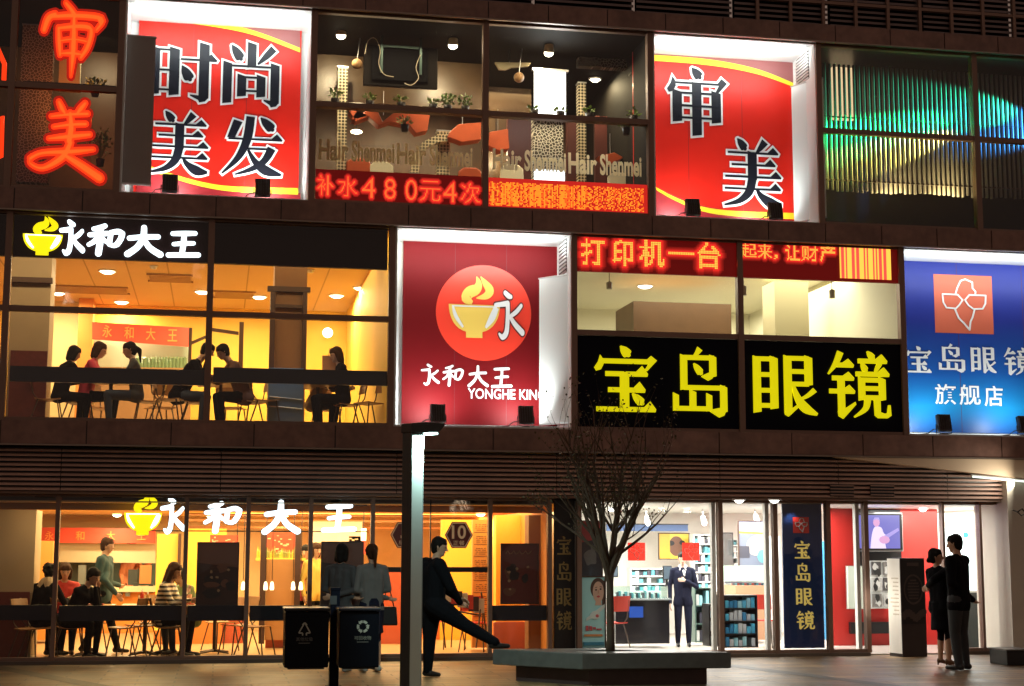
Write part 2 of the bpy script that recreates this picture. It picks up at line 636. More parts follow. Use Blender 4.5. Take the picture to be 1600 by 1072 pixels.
def brush(ch, k=1.0):
    """rounded brush-style strokes"""
    def r(*p):
        return ribbon([(x, y, w * k) for x, y, w in p], True)
    if ch == '永':
        return [r((46, 96, 7), (56, 90, 8), (64, 88, 6)), r((16, 70, 6), (36, 72, 7), (54, 74, 8)), r((54, 74, 8), (54, 45, 8), (50, 14, 9), (38, 4, 8), (28, 10, 4)),
                r((96, 70, 6), (82, 58, 7), (64, 48, 6)), r((62, 46, 6), (78, 30, 8), (100, 14, 9))]
    if ch == '和':
        return [r((46, 97, 7), (32, 90, 8), (14, 86, 6)), r((4, 66, 7), (30, 70, 8), (56, 73, 7)), r((33, 88, 8), (34, 50, 9), (30, 6, 9)), r((28, 62, 7), (18, 46, 7), (2, 34, 6)), r((38, 60, 5), (46, 50, 6), (52, 44, 5)),
                r((64, 76, 7), (84, 80, 8), (96, 74, 8)), r((96, 74, 8), (92, 56, 8), (82, 38, 8)), r((82, 38, 7), (74, 34, 7), (62, 36, 6)), r((64, 76, 7), (62, 58, 7), (60, 38, 7))]
    if ch == '大':
        return [r((10, 60, 8), (50, 66, 8), (90, 68, 8)), r((50, 98, 8), (48, 62, 9), (32, 30, 9), (6, 6, 10)), r((50, 60, 7), (68, 30, 9), (98, 8, 10))]
    if ch == '王':
        return [r((16, 90, 8), (50, 92, 9), (86, 94, 8)), r((20, 50, 7), (50, 54, 8), (82, 56, 7)), r((4, 8, 9), (50, 10, 9), (98, 12, 9)), r((52, 90, 8), (50, 50, 9), (46, 12, 8))]
    if ch == 'n审':   # free neon script
        return [r((36, 100, 5), (44, 92, 6), (50, 84, 7)), r((4, 62, 6), (10, 78, 7), (20, 84, 6)), r((10, 80, 5), (50, 84, 6), (92, 82, 6), (84, 66, 4)),
                r((26, 66, 5), (28, 46, 6), (30, 30, 5)), r((28, 66, 5), (60, 70, 6), (76, 66, 6), (72, 44, 6), (62, 28, 5)), r((30, 49, 4), (50, 52, 4), (70, 50, 4)), r((32, 32, 4), (48, 33, 5), (64, 32, 4)), r((49, 84, 5), (50, 40, 7), (48, 2, 3))]
    if ch == 'n美':
        return [r((40, 100, 5), (44, 92, 6), (48, 86, 5)), r((76, 100, 5), (70, 92, 6), (64, 84, 4)), r((30, 80, 4), (56, 84, 5), (80, 86, 5)), r((34, 66, 4), (56, 70, 5), (78, 72, 5)), r((28, 50, 4), (56, 54, 6), (84, 58, 5)),
                r((56, 86, 5), (58, 66, 7), (56, 48, 7)), r((4, 22, 5), (20, 30, 5), (60, 34, 6), (90, 38, 4)), r((58, 46, 6), (48, 26, 7), (22, 10, 5), (4, 16, 4), (6, 26, 3)), r((48, 30, 5), (70, 18, 7), (100, 0, 8))]


def glyph_on(parent, name, polys, box, Y, m, depth=.01, outline=None, om=None):
    X0, X1, Z0, Z1 = box
    mats = [m]
    mb = MB()
    T = lambda p: [(X0 + (X1 - X0) * x / 100, Z0 + (Z1 - Z0) * y / 100) for x, y in p]
    if outline:
        mats.append(om)
        for i, p in enumerate(polys):
            mb.prism(T(expand(p, outline)), Y - .003 - i * .0003, Y, 1, back=False)
        Y -= .008
    for i, p in enumerate(polys):
        mb.prism(T(p), Y - depth - i * .0005, Y, 0, back=False)
    return mb.build(name, mats, parent)


def led_text(body, cols, rows, offset=0.0):
    """lit cells (column, row) of a dot-matrix rendering of the text"""
    vs, fs = _text(body, 1.0, offset)
    bv = BVHTree.FromPolygons(vs, fs)
    xs, ys = [v[0] for v in vs], [v[1] for v in vs]
    a, b, c, d = min(xs), max(xs), min(ys), max(ys)
    lit = []
    for i in range(cols):
        for j in range(rows):
            if bv.ray_cast((a + (b - a) * (i + .5) / cols, c + (d - c) * (j + .5) / rows, 1), (0, 0, -1))[0]:
                lit.append((i, j))
    return lit


def dots_on(parent, name, lit, cols, rows, box, Y, m, fill=.82, halo=0):
    if halo:      # dim red bloom round the lit diodes, drawn as extra glowing cells
        ls = set(lit)
        for lv in range(1, halo + 1):
            hs = set()
            for i, j in lit:
                for a in range(-lv, lv + 1):
                    for b in range(-lv, lv + 1):
                        if a * a + b * b <= lv * lv + 1:
                            hs.add((i + a, j + b))
            hs -= ls
            ls |= hs
            dots_on(parent, 'led_halo', sorted(hs), cols, rows, box, Y + .003 + .002 * lv, mat('led_halo%d' % lv, (.3, .01, .01), .5, emit=(1, .03, .02), es=(.9, .55, .32, .18)[lv - 1]), 1.0)
    X0, X1, Z0, Z1 = box
    sx, sz = (X1 - X0) / cols, (Z1 - Z0) / rows
    mb = MB()
    for i, j in lit:
        x, z = X0 + (i + .5) * sx, Z0 + (j + .5) * sz
        a, b = sx * fill / 2, sz * fill / 2
        mb.quad((x - a, Y, z - b), (x + a, Y, z - b), (x + a, Y, z + b), (x - a, Y, z + b))
    return mb.build(name, m, parent)

# ================================================================== BUILDING
YG = 0.3                                         # shopfront glass of the ground floor
Z3h, Z3s = at(800, 31, -.14).z, at(800, 327, -.14).z
Z2h, Z2s = at(800, 358, -.14).z, at(800, 669, -.14).z
Z1b, Z1h = at(800, 704, -.14).z, at(800, 777, YG).z
XL, XR = at(-330, 500).x, at(1800, 500).x
B = thing('shop_building', 'three-storey building clad in brown stone bands with glazed shops and lit sign recesses', 'building')


def part(mb, name, m, parent=B, **k):
    return mb.build(name, m, parent, **k)


# stone bands between the storeys, laid from separate slabs
def band(z0, z1, off, step=.93, courses=1, y0=-.14):
    mb = MB()
    mb.box(XL, XR, y0 + .02, .0, z0 + .004, z1 - .004, 1)
    x = XL + off
    while x < XR:
        for c in range(courses):
            a, b = z0 + (z1 - z0) * c / courses, z0 + (z1 - z0) * (c + 1) / courses
            mb.box(x + .008, x + step - .008, y0 + random.uniform(-.004, .004), y0 + .03, a + .003, b - .003, 0)
        x += step
    return part(mb, 'stone_band', [STONE, BLACK])


Zct = at(800, 4, -.14).z
band(Z3h, Zct, .35)
band(Z2h, Z3s, .1)
band(Z1b, Z2s, .55, 1.15)
# thin bright metal drips at the foot of each band
mb = MB()
for z in (Z3h, Z2h, Z1b):
    mb.box(XL, XR, -.155, -.10, z - .022, z - .002)
part(mb, 'drip_edge', mat('dull_alu', (.32, .26, .22), .4, .6))
# floor slabs and roof
mb = MB()
mb.box(XL, XR, .02, 9.5, Z3h + .03, Zct - .01)
mb.box(XL, XR, .02, 9.5, Z2h + .03, Z3s - .03)
mb.box(XL, XR, .02, 9.5, Z1b + .005, Z2s - .03)
mb.box(XL, XR, 9.5, 9.7, 0, Zct)
mb.box(XL - .2, XL, .0, 9.7, 0, Zct)
mb.box(XR, XR + .2, .0, 9.7, 0, Zct)
part(mb, 'concrete_slab', mat('concrete', (.2, .18, .16), .9))

# louvres above the cornice
LOUV = mat('louvre_metal', (.58, .37, .30), .5, .0, noise=.25, nscale=1.2)
streaks(LOUV, .25, .8, 1.2)
ULOUV = mat('upper_louvre_metal', (.20, .15, .15), .5, .0, noise=.25, nscale=1.2)


def louvre(x0, x1, z0, z1, y, pitch, m, name='louvre'):
    mb = MB()
    n = int(round((z1 - z0) / pitch))
    for i in range(n):
        z = z0 + (z1 - z0) * (i + .5) / n
        p = (z1 - z0) / n
        mb.prism([(x0, z - p * .48), (x1, z - p * .48), (x1, z - p * .04), (x0, z - p * .04)], y, y + .012, 0)
        mb.add([(x0, y, z - p * .04), (x1, y, z - p * .04), (x1, y + .09, z + p * .30), (x0, y + .09, z + p * .30)], [(0, 1, 2, 3)], 0)
    mb.box(x0, x1, y + .10, y + .12, z0, z1, 1)
    return part(mb, name, [m, BLACK])


x = at(-200, 0).x
k = 0
while x < XR:
    louvre(x, x + 1.55, Zct + .03, Zct + 1.5, .02 + .1 * (k % 2 == 0 and 0), .085, ULOUV, 'upper_louvre')
    x += 1.6
    k += 1
mb = MB()
xx = at(1180, 10).x
for i in range(9):
    mb.box(xx + i * .55, xx + i * .55 + .05, -.05, .0, Zct + .03, Zct + 1.4)
mb.box(xx, xx + 5.2, -.04, -.01, at(1300, 8).z, at(1300, 8).z + .05)
part(mb, 'upper_rail', FRAME)

# ground floor louvred fascia, in panels
PLX = [-330, -60, 95, 345, 620, 870, 1125, 1310, 1480, 1585]
for a, b in zip(PLX[:-1], PLX[1:]):
    louvre(at(a, 740, .05).x + .006, at(b, 740, .05).x - .006, Z1h + .03, Z1b - .03, .05, .07, LOUV, 'fascia_louvre')
mb = MB()
mb.box(XL, at(1590, 780).x, .10, YG + .08, Z1h - .012, Z1h + .022)
part(mb, 'shopfront_head', FRAME)
# grilles let into the fascia
for a in (1297, 1360):
    mb = MB()
    X0, X1, z0, z1 = pb(a, 757, a + 37, 776, .04)
    mb.box(X0, X1, .035, .055, z0, z1, 1)
    for i in range(4):
        z = z0 + (z1 - z0) * (i + .4) / 4
        mb.box(X0, X1, .02, .034, z, z + .012, 0)
    part(mb, 'vent_grille', [LOUV, BLACK])

# slim tube lamp at the foot of the beige beam, over the right end of the fascia
s_ = thing('tube_light', 'slim pale tube light under the beige beam above the right shop windows', 'lamp', at(1560, 752, -.25))
pa_, pb_ = at(1520, 745, -.2), at(1640, 756, -.2)
MB().tube([pa_, pb_], .014, 8).build('tube', mat('soffit_tube', (.9, .9, .9), .3, emit=(.85, 1.0, .85), es=1.6), s_, True)
MB().tube([pa_ + Vector((0, .05, .02)), pb_ + Vector((0, .05, .02))], .02, 6).build('batten', WHITE, s_)
lamp('soffit_glow', 'AREA', (pa_ + pb_) / 2 + Vector((0, -.12, -.05)), 9, (1, .92, .74), 1.0, (pa_ + pb_) / 2 + Vector((-.9, .3, .02)), parent=s_, sy=.06)
# beige beam under the right end of the lowest band, and the pale corner pier
mb = MB()
a, b, c = at(1305, 716, -.1), at(1790, 722, -.1), at(1790, 768, -.1)
zb_ = at(1600, 748, -.13).z
xa_, xb_ = a.x, b.x
xm_ = at(1600, 748, -.13).x
zm_ = zb_ - (Z1b - .03 - zb_) * (xb_ - xm_) / (xm_ - xa_)
mb.prism([(xa_, Z1b - .026), (xb_, Z1b - .026), (xb_, zm_)], -.13, .03)
part(mb, 'soffit_beam', mat('beige_render', (.80, .62, .44), .6, noise=.1, nscale=2))
mb = MB()
X0 = at(1579, 900, -.1).x
mb.box(X0, XR, -.1, 1.0, 0, at(1590, 752, -.1).z)
part(mb, 'corner_pier', mat('cream_render', (.62, .58, .5), .6, noise=.08, nscale=3))


# ------------------------------------------------------------------ windows (frame > panes)
def window(xs, z0, z1, trans, y=0.0, fw=.045, name='window', skip=()):
    """xs: X of the uprights; trans: list of heights per field (or one list for all)"""
    mb = MB()
    for x in xs:
        mb.box(x - fw, x + fw, y - .07, y + .05, z0, z1)
    for i in range(len(xs) - 1):
        a, b = xs[i] + fw, xs[i + 1] - fw
        mb.box(a, b, y - .045, y + .045, z0, z0 + .05)
        mb.box(a, b, y - .045, y + .045, z1 - .05, z1)
        for tz in trans:
            mb.box(a, b, y - .055, y + .045, tz - .04, tz + .04)
    o = part(mb, name, FRAME)
    lv = [z0 + .05] + sum([[t - .04, t + .04] for t in sorted(trans)], []) + [z1 - .05]
    for i in range(len(xs) - 1):
        for j in range(0, len(lv), 2):
            if (i, j // 2) in skip:
                continue
            MB().box(xs[i] + fw, xs[i + 1] - fw, y - .006, y + .004, lv[j], lv[j + 1]).build('pane', GLASS, o)
    return o


X = lambda px, py, Y=0.0: at(px, py, Y).x
Z = lambda px, py, Y=0.0: at(px, py, Y).z
window([X(-160, 150), X(18, 150), X(187, 150)], Z3s, Z3h, [Z(100, 137)])
window([X(489, 170), X(758, 170), X(1015, 170)], Z3s, Z3h, [Z(757, 178)])
window([X(1279, 200), X(1523, 200), X(1800, 200)], Z3s, Z3h, [Z(1420, 212)])
window([X(-310, 500), X(9, 500), X(327, 500), X(611, 500)], Z2s, Z2h, [Z(327, 491)])
window([X(896, 520), X(1156, 520), X(1409, 520)], Z2s, Z2h, [Z(1156, 527)], skip=((0, 0), (1, 0)))

# ground floor shopfronts: restaurant and optician
GX = [-330, -110, 87, 289, 386, 484, 581, 765, 858]
window([X(p, 900, YG) for p in GX], .05, Z1h, [], YG, .03, 'shopfront_window')
window([X(p, 900, YG) for p in (904, 1125, 1211, 1294, 1353)], .05, Z1h, [], YG, .035, 'shopfront_window')
window([X(p, 900, YG) for p in (1474, 1532, 1579)], .05, Z1h, [], YG, .02, 'shopfront_window')
# white inner jambs of the optician's fins
mb = MB()
for p in (1119, 1203, 1345):
    mb.box(X(p, 900, YG) - .04, X(p, 900, YG) + .02, YG + .06, YG + .16, .05, Z1h)
part(mb, 'inner_jamb', WHITE)
mb = MB()
mb.box(XL, X(1353, 900, YG), YG - .10, YG + .06, 0.0, .05)
mb.box(X(1474, 900, YG), X(1590, 900, YG), YG - .05, YG + .06, 0.0, .05)
part(mb, 'plinth', mat('plinth_stone', (.12, .09, .07), .4))
# dark manifestation strips across the restaurant glass (a table-high ledge behind the pane)
for a, b, y0, y1, yy in [(-300, 3, 575, 598, .0), (15, 322, 575, 599, .0), (333, 606, 577, 600, .0)]:
    X0, X1, z0, z1 = pb(a, y0, b, y1, .08)
    part(MB().box(X0, X1, .07, .13, z0, z1), 'window_rail', mat('rail_navy', (.006, .01, .022), .3))
for a, b in [(-300, 82), (92, 285), (293, 382), (390, 480), (488, 577), (769, 854)]:
    X0, X1, z0, z1 = pb(a, 946, b, 970, YG + .08)
    part(MB().box(X0, X1, YG + .07, YG + .12, z0, z1), 'window_rail', mat('rail_navy'))
# door rail, pull and floor springs of the glass doors
mb = MB()
X0, X1, z0, z1 = pb(585, 886, 761, 894, YG)
mb.box(X0, X1, YG - .05, YG - .02, z0, z1)
mb.box(X(672, 900, YG) - .008, X(672, 900, YG) + .008, YG - .01, YG + .03, .05, Z1h)
part(mb, 'door_rail', BLACK)
mb = MB()
for p in (70, 176, 270, 385):
    mb.box(X(p, 1034, YG) - .16, X(p, 1034, YG) + .16, YG - .03, YG + .02, .052, .1)
    mb.box(X(p, 775, YG) - .13, X(p, 775, YG) + .13, YG - .03, YG + .02, Z1h - .06, Z1h - .015)
part(mb, 'patch_fitting', DARKM)


# ------------------------------------------------------------------ sign recesses
RD = 1.0                                          # depth of the recesses


def recess(p0, p1, pym, z0, z1, pytop):
    x0, x1 = X(p0, pym), X(p1, pym)
    mb = MB()
    t = .03
    mb.box(x0, x0 + t, -.03, RD, z0, z1)
    mb.box(x1 - t, x1, -.03, RD, z0, z1)
    mb.box(x0 + t, x1 - t, -.03, RD, z1 - t, z1)
    mb.box(x0 + t, x1 - t, -.05, RD, z0, z0 + t)
    mb.box(x0 + t, x1 - t, RD - t, RD, z0 + t, z1 - t)
    # hanging rail for the panel
    zr = at((p0 + min(p1, 1600)) / 2, pytop, RD - .14).z
    mb.box(x0 + t, x1 - t, RD - .16, RD - .12, zr, zr + .05)
    for k in (.2, .8):
        xx = x0 + (x1 - x0) * k
        mb.box(xx - .01, xx + .01, RD - .15, RD - .13, zr + .05, z1 - t)
    o = part(mb, 'sign_recess', WHITE)
    return x0, x1


R1 = recess(191, 487, 160, Z3s, Z3h, 21)
R2 = recess(1020, 1277, 200, Z3s, Z3h, 77)
R3 = recess(616, 894, 510, Z2s, Z2h, 366)
R4 = recess(1413, 1790, 540, Z2s, Z2h, 396)


# ------------------------------------------------------------------ rooms
def room(tag_, x0, x1, z0, z1, y0, y1, mfloor, mceil, mback, mleft, mright, dz=.02):
    t = .02
    part(MB().box(x0, x1, y0, y1, z0 - t, z0), tag_ + '_floor', mfloor)
    part(MB().box(x0, x1, y0, y1, z1, z1 + t), tag_ + '_ceiling', mceil)
    part(MB().box(x0, x1, y1, y1 + t, z0 - t, z1 + t), tag_ + '_back_wall', mback)
    part(MB().box(x0 - t, x0, y0, y1 + t, z0 - t, z1 + t), tag_ + '_side_wall', mleft)
    part(MB().box(x1, x1 + t, y0, y1 + t, z0 - t, z1 + t), tag_ + '_side_wall', mright)


WARMW = mat('warm_ceiling', (.74, .52, .26), .7, noise=.05, nscale=1)
YEL = mat('yellow_wall', (.86, .56, .08), .6, noise=.06, nscale=2)
ORW = mat('orange_wall', (.75, .28, .05), .6, noise=.1, nscale=2)
FLW = mat('warm_tile_floor', (.42, .27, .13), .35, noise=.1, nscale=6)
BRW = mat('brown_panel', (.20, .12, .065), .45, noise=.2, nscale=5)
SALW = mat('salon_wall', (.10, .046, .020), .4, noise=.6, nscale=2.5)
SALC = mat('salon_ceiling', (.008, .007, .006), .7, spec=.1)
CREAM = mat('cream_wall', (.74, .70, .52), .6, noise=.04, nscale=2)
OPTW = mat('optician_white', (.8, .79, .74), .5, noise=.03, nscale=2)
GREYF = mat('grey_tile', (.45, .42, .38), .25, noise=.1, nscale=5)
# upper restaurant
U0, U1 = X(-310, 500), X(612, 500)
room('restaurant', U0, U1, Z2s, Z2h - .02, .06, 8.3, FLW, WARMW, YEL, ORW, YEL)
# printer shop strip above the black sign
E0, E1 = X(897, 480), X(1408, 480)
room('showroom', E0, E1, Z(1156, 527) - .3, Z2h - .02, .06, 7.0, GREYF, CREAM, CREAM, CREAM, CREAM)
# salon
room('salon', X(490, 170), X(1014, 170), Z3s, Z3h - .02, .06, 5.0, BRW, SALC, SALW, SALW, SALC)
room('corner_salon', X(-160, 150), X(187, 150), Z3s, Z3h - .02, .06, 2.6, BRW, SALC, SALW, SALW, SALW)
# club room with the light curtain
room('club', X(1279, 200), XR - .05, Z3s, Z3h - .02, .06, 2.4, BLACK, BLACK, mat('club_wall', (.035, .024, .014), .6, noise=.4, nscale=2), BLACK, BLACK)
# ground floor restaurant and optician
ZC1 = Z1h - .12
room('ground_restaurant', X(-330, 900), X(860, 900, YG), .02, ZC1, YG + .06, 9.4, FLW, WARMW, mat('kitchen_wall', (.60, .42, .2), .6), ORW, ORW)
room('optician', X(903, 900, YG), X(1640, 900, YG), .02, ZC1 + .06, YG + .06, 6.5, GREYF, OPTW, OPTW, OPTW, OPTW)
# bulkhead over the restaurant glass
part(MB().box(X(-330, 900), X(858, 900, YG), YG + .5, YG + .54, ZC1 - .10, ZC1), 'bulkhead', mat('bulkhead_brown', (.35, .18, .07), .6))

# ================================================================== SIGNS
RED = mat('sign_red', (.60, .016, .008), .4, spec=.25, noise=.07, nscale=1.3, bump=.25)
MAROON = mat('sign_maroon', (.15, .006, .008), .5, noise=.12, nscale=.8, spec=.12, bump=.25)
TOPGREY = mat('sign_plum', (.24, .07, .07), .4)
YELS = mat('sign_yellow', (.85, .62, .02), .4)
INK = mat('sign_ink', (.008, .009, .015), .4, spec=.2)
WHT = mat('sign_white', (.85, .86, .85), .4)
LITW = mat('lit_letter', (.9, .9, .9), .4, emit=(.80, .95, 1.0), es=2.6)
LITY = mat('lit_yellow', (.9, .8, .05), .4, emit=(1.0, .86, .0), es=1.1)
PY = RD - .1                                      # plane of the big panels


def panel(root, px0, py0, px1, py1, m, Y=PY):
    x0, x1, z0, z1 = pb(px0, py0, px1, py1, Y)
    MB().box(x0, x1, Y, Y + .04, z0, z1).build('panel', m, root)
    for k in (1 / 3, 2 / 3):      # joints between the printed sheets
        x = x0 + (x1 - x0) * k
        MB().box(x - .003, x + .003, Y - .0015, Y + .01, z0, z1).build('sheet_joint', mat('joint_dark', (.10, .01, .015), .6), root)
    return x0, x1, z0, z1


def arc_poly(root, name, edge_pts, corner_pts, Y, m):
    P = [(at(x, y, Y).x, at(x, y, Y).z) for x, y in catmull(edge_pts, 8)] + [(at(x, y, Y).x, at(x, y, Y).z) for x, y in corner_pts]
    MB().prism(P, Y, Y + .002, back=False).build(name, m, root)


def arc_band(root, name, up, lo, Y, m):
    P = [(at(x, y, Y).x, at(x, y, Y).z) for x, y in catmull(up, 8)] + [(at(x, y, Y).x, at(x, y, Y).z) for x, y in catmull(lo, 8)[::-1]]
    MB().prism(P, Y, Y + .002, back=False).build(name, m, root)


def pglyph(root, ch, x0, y0, x1, y1, Y, m, outline=None, om=None, depth=.006, polys=None, name='character', **k):
    return glyph_on(root, name, polys or song(ch, **k), pb(x0, y0, x1, y1, Y), Y - .003, m, depth, outline, om)


# --- salon sign, four characters
s = thing('salon_sign', 'red sign panel with four large black characters in two rows and yellow arcs', 'sign', at(340, 305, PY))
panel(s, 213, 18, 469, 312, RED)
arc_poly(s, 'plum_corner', [(213, 22), (300, 30), (390, 46), (469, 76)], [(469, 31), (213, 19)], PY - .004, TOPGREY)
arc_band(s, 'arc_stripe', [(213, 21), (300, 29), (390, 46), (469, 75)], [(213, 31), (300, 37), (390, 53), (469, 82)], PY - .008, YELS)
arc_poly(s, 'plum_corner', [(213, 262), (270, 276), (350, 294), (469, 302)], [(469, 311), (213, 311)], PY - .004, mat('sign_darkred', (.3, .015, .02), .38))
arc_band(s, 'arc_stripe', [(213, 250), (270, 272), (350, 290), (466, 294)], [(213, 258), (270, 279), (350, 298), (466, 304)], PY - .008, YELS)
for ch, b in (('时', (232, 62, 338, 158)), ('尚', (346, 68, 440, 164)), ('美', (232, 176, 328, 272)), ('发', (345, 181, 442, 274))):
    pglyph(s, ch, *b, PY - .01, INK, 3.2, WHT, t=1.5, w=7.4)
# --- second salon sign
s = thing('salon_sign', 'red sign panel with two large black characters set diagonally and yellow arcs', 'sign', at(1130, 340, PY))
panel(s, 990, 80, 1243, 347, RED)
arc_poly(s, 'plum_corner', [(990, 85), (1100, 93), (1180, 108), (1243, 134)], [(1243, 84), (990, 76)], PY - .004, TOPGREY)
arc_band(s, 'arc_stripe', [(990, 84), (1100, 92), (1180, 107), (1243, 131)], [(990, 93), (1100, 101), (1180, 115), (1243, 137)], PY - .008, YELS)
arc_poly(s, 'plum_corner', [(990, 270), (1050, 304), (1120, 326), (1243, 345)], [(1243, 349), (990, 342)], PY - .004, mat('sign_darkred'))
arc_band(s, 'arc_stripe', [(990, 268), (1050, 306), (1120, 327), (1246, 333)], [(990, 272), (1050, 311), (1120, 335), (1246, 343)], PY - .008, YELS)
pglyph(s, '审', 1039, 107, 1137, 211, PY - .01, INK, 3.2, WHT, t=1.5, w=7.4)
pglyph(s, '美', 1128, 219, 1222, 323, PY - .01, INK, 3.2, WHT, t=1.5, w=7.4)


# --- bowl-and-steam emblem used by the restaurant
def bowl(root, x0, y0, x1, y1, Y, m, mhi=None, depth=.01):
    """pixel box around bowl and steam; the rim sits at 43 % of the height"""
    b = pb(x0, y0, x1, y1, Y)
    rim = 55
    P = [(0, rim), (100, rim)] + [(100 - 2 * k - 38 * (k / 6) ** 2.2 * .8, rim - 44 * math.sin(k / 6 * math.pi / 2)) for k in range(1, 7)]
    right = [(50 + 50 * math.cos(a) ** .75, rim - 46 * math.sin(a)) for a in [i * math.pi / 2 / 9 for i in range(0, 8)]]
    pts = [(0, rim)] + right + [(66, 10), (66, 0), (34, 0), (34, 10)] + [(100 - x, y) for x, y in right[::-1]][:-1]
    steam = ribbon([(46, 58, 3), (34, 65, 9), (40, 75, 10), (54, 81, 9), (58, 91, 6), (54, 102, .8)])
    steam2 = ribbon([(54, 66, 1), (72, 70, 6), (80, 79, 8), (72, 90, 6), (62, 102, .8)])
    glyph_on(root, 'bowl_emblem', [pts, steam, steam2], b, Y - .002, m, depth)
    if mhi:
        hi = [ribbon([(8, rim - 4, 2), (14, rim - 20, 3.5), (28, rim - 38, 2)]), ribbon([(93, rim - 4, 5), (84, rim - 22, 6), (72, rim - 38, 2)]),
              [(6, rim - 2), (6, rim - 4), (94, rim - 4), (94, rim - 2)]]
        glyph_on(root, 'bowl_highlight', hi, b, Y - .002 - depth - .004, mhi, .003)


# --- restaurant sign in its recess
s = thing('restaurant_sign', 'maroon sign panel with a red disc, a yellow bowl emblem and white lettering', 'sign', at(750, 662, PY))
panel(s, 629, 374, 871, 664, MAROON)
b = pb(681, 417, 830, 561, PY - .006)
cx, cz, rr = (b[0] + b[1]) / 2, (b[2] + b[3]) / 2, (b[1] - b[0]) / 2
MB().prism([(cx + rr * math.cos(i * math.pi / 36), cz + rr * math.sin(i * math.pi / 36)) for i in range(72)], PY - .006, PY - .002, back=False).build('disc', mat('disc_red', (.85, .05, .025), .4), s)
bowl(s, 701, 434, 781, 528, PY - .009, mat('emblem_gold', (.9, .62, .12), .4), WHT, .006)
pglyph(s, '永', 766, 455, 816, 530, PY - .009, WHT, 3, mat('emblem_shadow', (.1, .015, .015), .5), polys=brush('永', .75))
for ch, x0, x1, y0 in (('永', 654, 685, 569), ('和', 692, 724, 571), ('大', 731, 762, 572), ('王', 768, 799, 574)):
    pglyph(s, ch, x0, y0, x1, y0 + 33, PY - .004, WHT, polys=brush(ch, .78))
bx = pb(731, 608, 852, 624, PY - .006)
text_on(s, 'lettering', 'YONGHE KING', bx, PY - .006, WHT, .015)

# --- blue optician sign
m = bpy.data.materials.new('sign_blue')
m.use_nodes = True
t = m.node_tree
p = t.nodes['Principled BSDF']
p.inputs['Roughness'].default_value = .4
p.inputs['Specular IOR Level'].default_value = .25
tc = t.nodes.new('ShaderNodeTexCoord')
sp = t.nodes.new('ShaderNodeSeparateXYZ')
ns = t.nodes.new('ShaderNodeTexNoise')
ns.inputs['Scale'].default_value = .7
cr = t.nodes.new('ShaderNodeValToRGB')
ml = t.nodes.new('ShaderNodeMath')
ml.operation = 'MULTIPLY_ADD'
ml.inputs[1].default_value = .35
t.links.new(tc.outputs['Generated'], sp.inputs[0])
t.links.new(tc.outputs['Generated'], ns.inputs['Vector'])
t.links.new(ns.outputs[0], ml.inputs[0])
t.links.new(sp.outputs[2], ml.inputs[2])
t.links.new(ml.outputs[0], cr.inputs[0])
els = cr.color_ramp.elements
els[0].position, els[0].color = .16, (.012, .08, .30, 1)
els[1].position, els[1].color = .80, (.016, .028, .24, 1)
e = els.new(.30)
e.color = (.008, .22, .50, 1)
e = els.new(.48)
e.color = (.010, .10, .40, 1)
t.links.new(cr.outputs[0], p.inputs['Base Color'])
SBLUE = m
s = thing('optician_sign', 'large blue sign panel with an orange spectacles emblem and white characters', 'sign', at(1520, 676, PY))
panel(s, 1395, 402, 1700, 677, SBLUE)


def specs(root, x0, y0, x1, y1, Y, msq, mln, w=2.2, square=True):
    """orange square with a kite and a pair of spectacles in white line"""
    b = pb(x0, y0, x1, y1, Y)
    if square:
        MB().prism([(b[0], b[2]), (b[1], b[2]), (b[1], b[3]), (b[0], b[3])], Y, Y + .002, back=False).build('emblem_square', msq, root)
    L = [[(54, 93), (46, 90), (40, 78), (36, 66)], [(54, 93), (66, 88), (66, 78), (71, 72), (70, 66)], [(48, 57), (40, 66), (14, 66), (15, 52), (20, 43), (36, 42), (42, 48), (48, 57)],
         [(52, 57), (60, 66), (88, 66), (87, 52), (82, 43), (66, 42), (58, 48), (52, 57)], [(34, 42), (40, 26), (50, 16), (58, 6)], [(68, 42), (64, 28), (60, 20), (58, 6)]]
    polys = []
    for l in L:
        for i in range(len(l) - 1):
            polys.append(ribbon([(l[i][0], l[i][1], w * .6), (l[i + 1][0], l[i + 1][1], w * .6)], True))
    glyph_on(root, 'emblem', polys, b, Y - .003, mln, .003)


specs(s, 1460, 430, 1551, 521, PY - .004, mat('emblem_orange', (.62, .12, .06), .5), WHT)
for ch, x0, x1, y0 in (('宝', 1414, 1456, 541), ('岛', 1464, 1508, 538), ('眼', 1516, 1556, 541), ('镜', 1568, 1612, 544)):
    pglyph(s, ch, x0, y0, x1, y0 + 42, PY - .004, WHT, 0, None, t=3.2)
for ch, x0, x1, y0 in (('旗', 1461, 1494, 600), ('舰', 1499, 1532, 601), ('店', 1538, 1567, 603)):
    text_on(s, 'character', ch, pb(x0, y0, x1, y0 + 32, PY - .004), PY - .004, WHT, .012)

# --- black optician sign with yellow characters
YLET = mat('yellow_letter', (.8, .74, .02), .5, emit=(1.0, .90, .0), es=.62)
NAVY = mat('sign_black', (.004, .005, .012), .5, spec=.08)
s = thing('optician_sign', 'black sign board with four large yellow characters below a window strip', 'sign', at(1156, 672))
zt, zb = Z(1156, 527) - .045, Z2s + .05
for a, b in ((896, 1156), (1156, 1409)):
    MB().box(X(a, 520) + .046, X(b, 520) - .046, -.02, .02, zb, zt).build('panel', NAVY, s)
for ch, b in (('宝', (925, 541, 1027, 645)), ('岛', (1046, 545, 1137, 647)), ('眼', (1174, 552, 1276, 650)), ('镜', (1292, 551, 1389, 653))):
    pglyph(s, ch, *b, -.022, YLET, t=3.6, w=6.8, depth=.03)

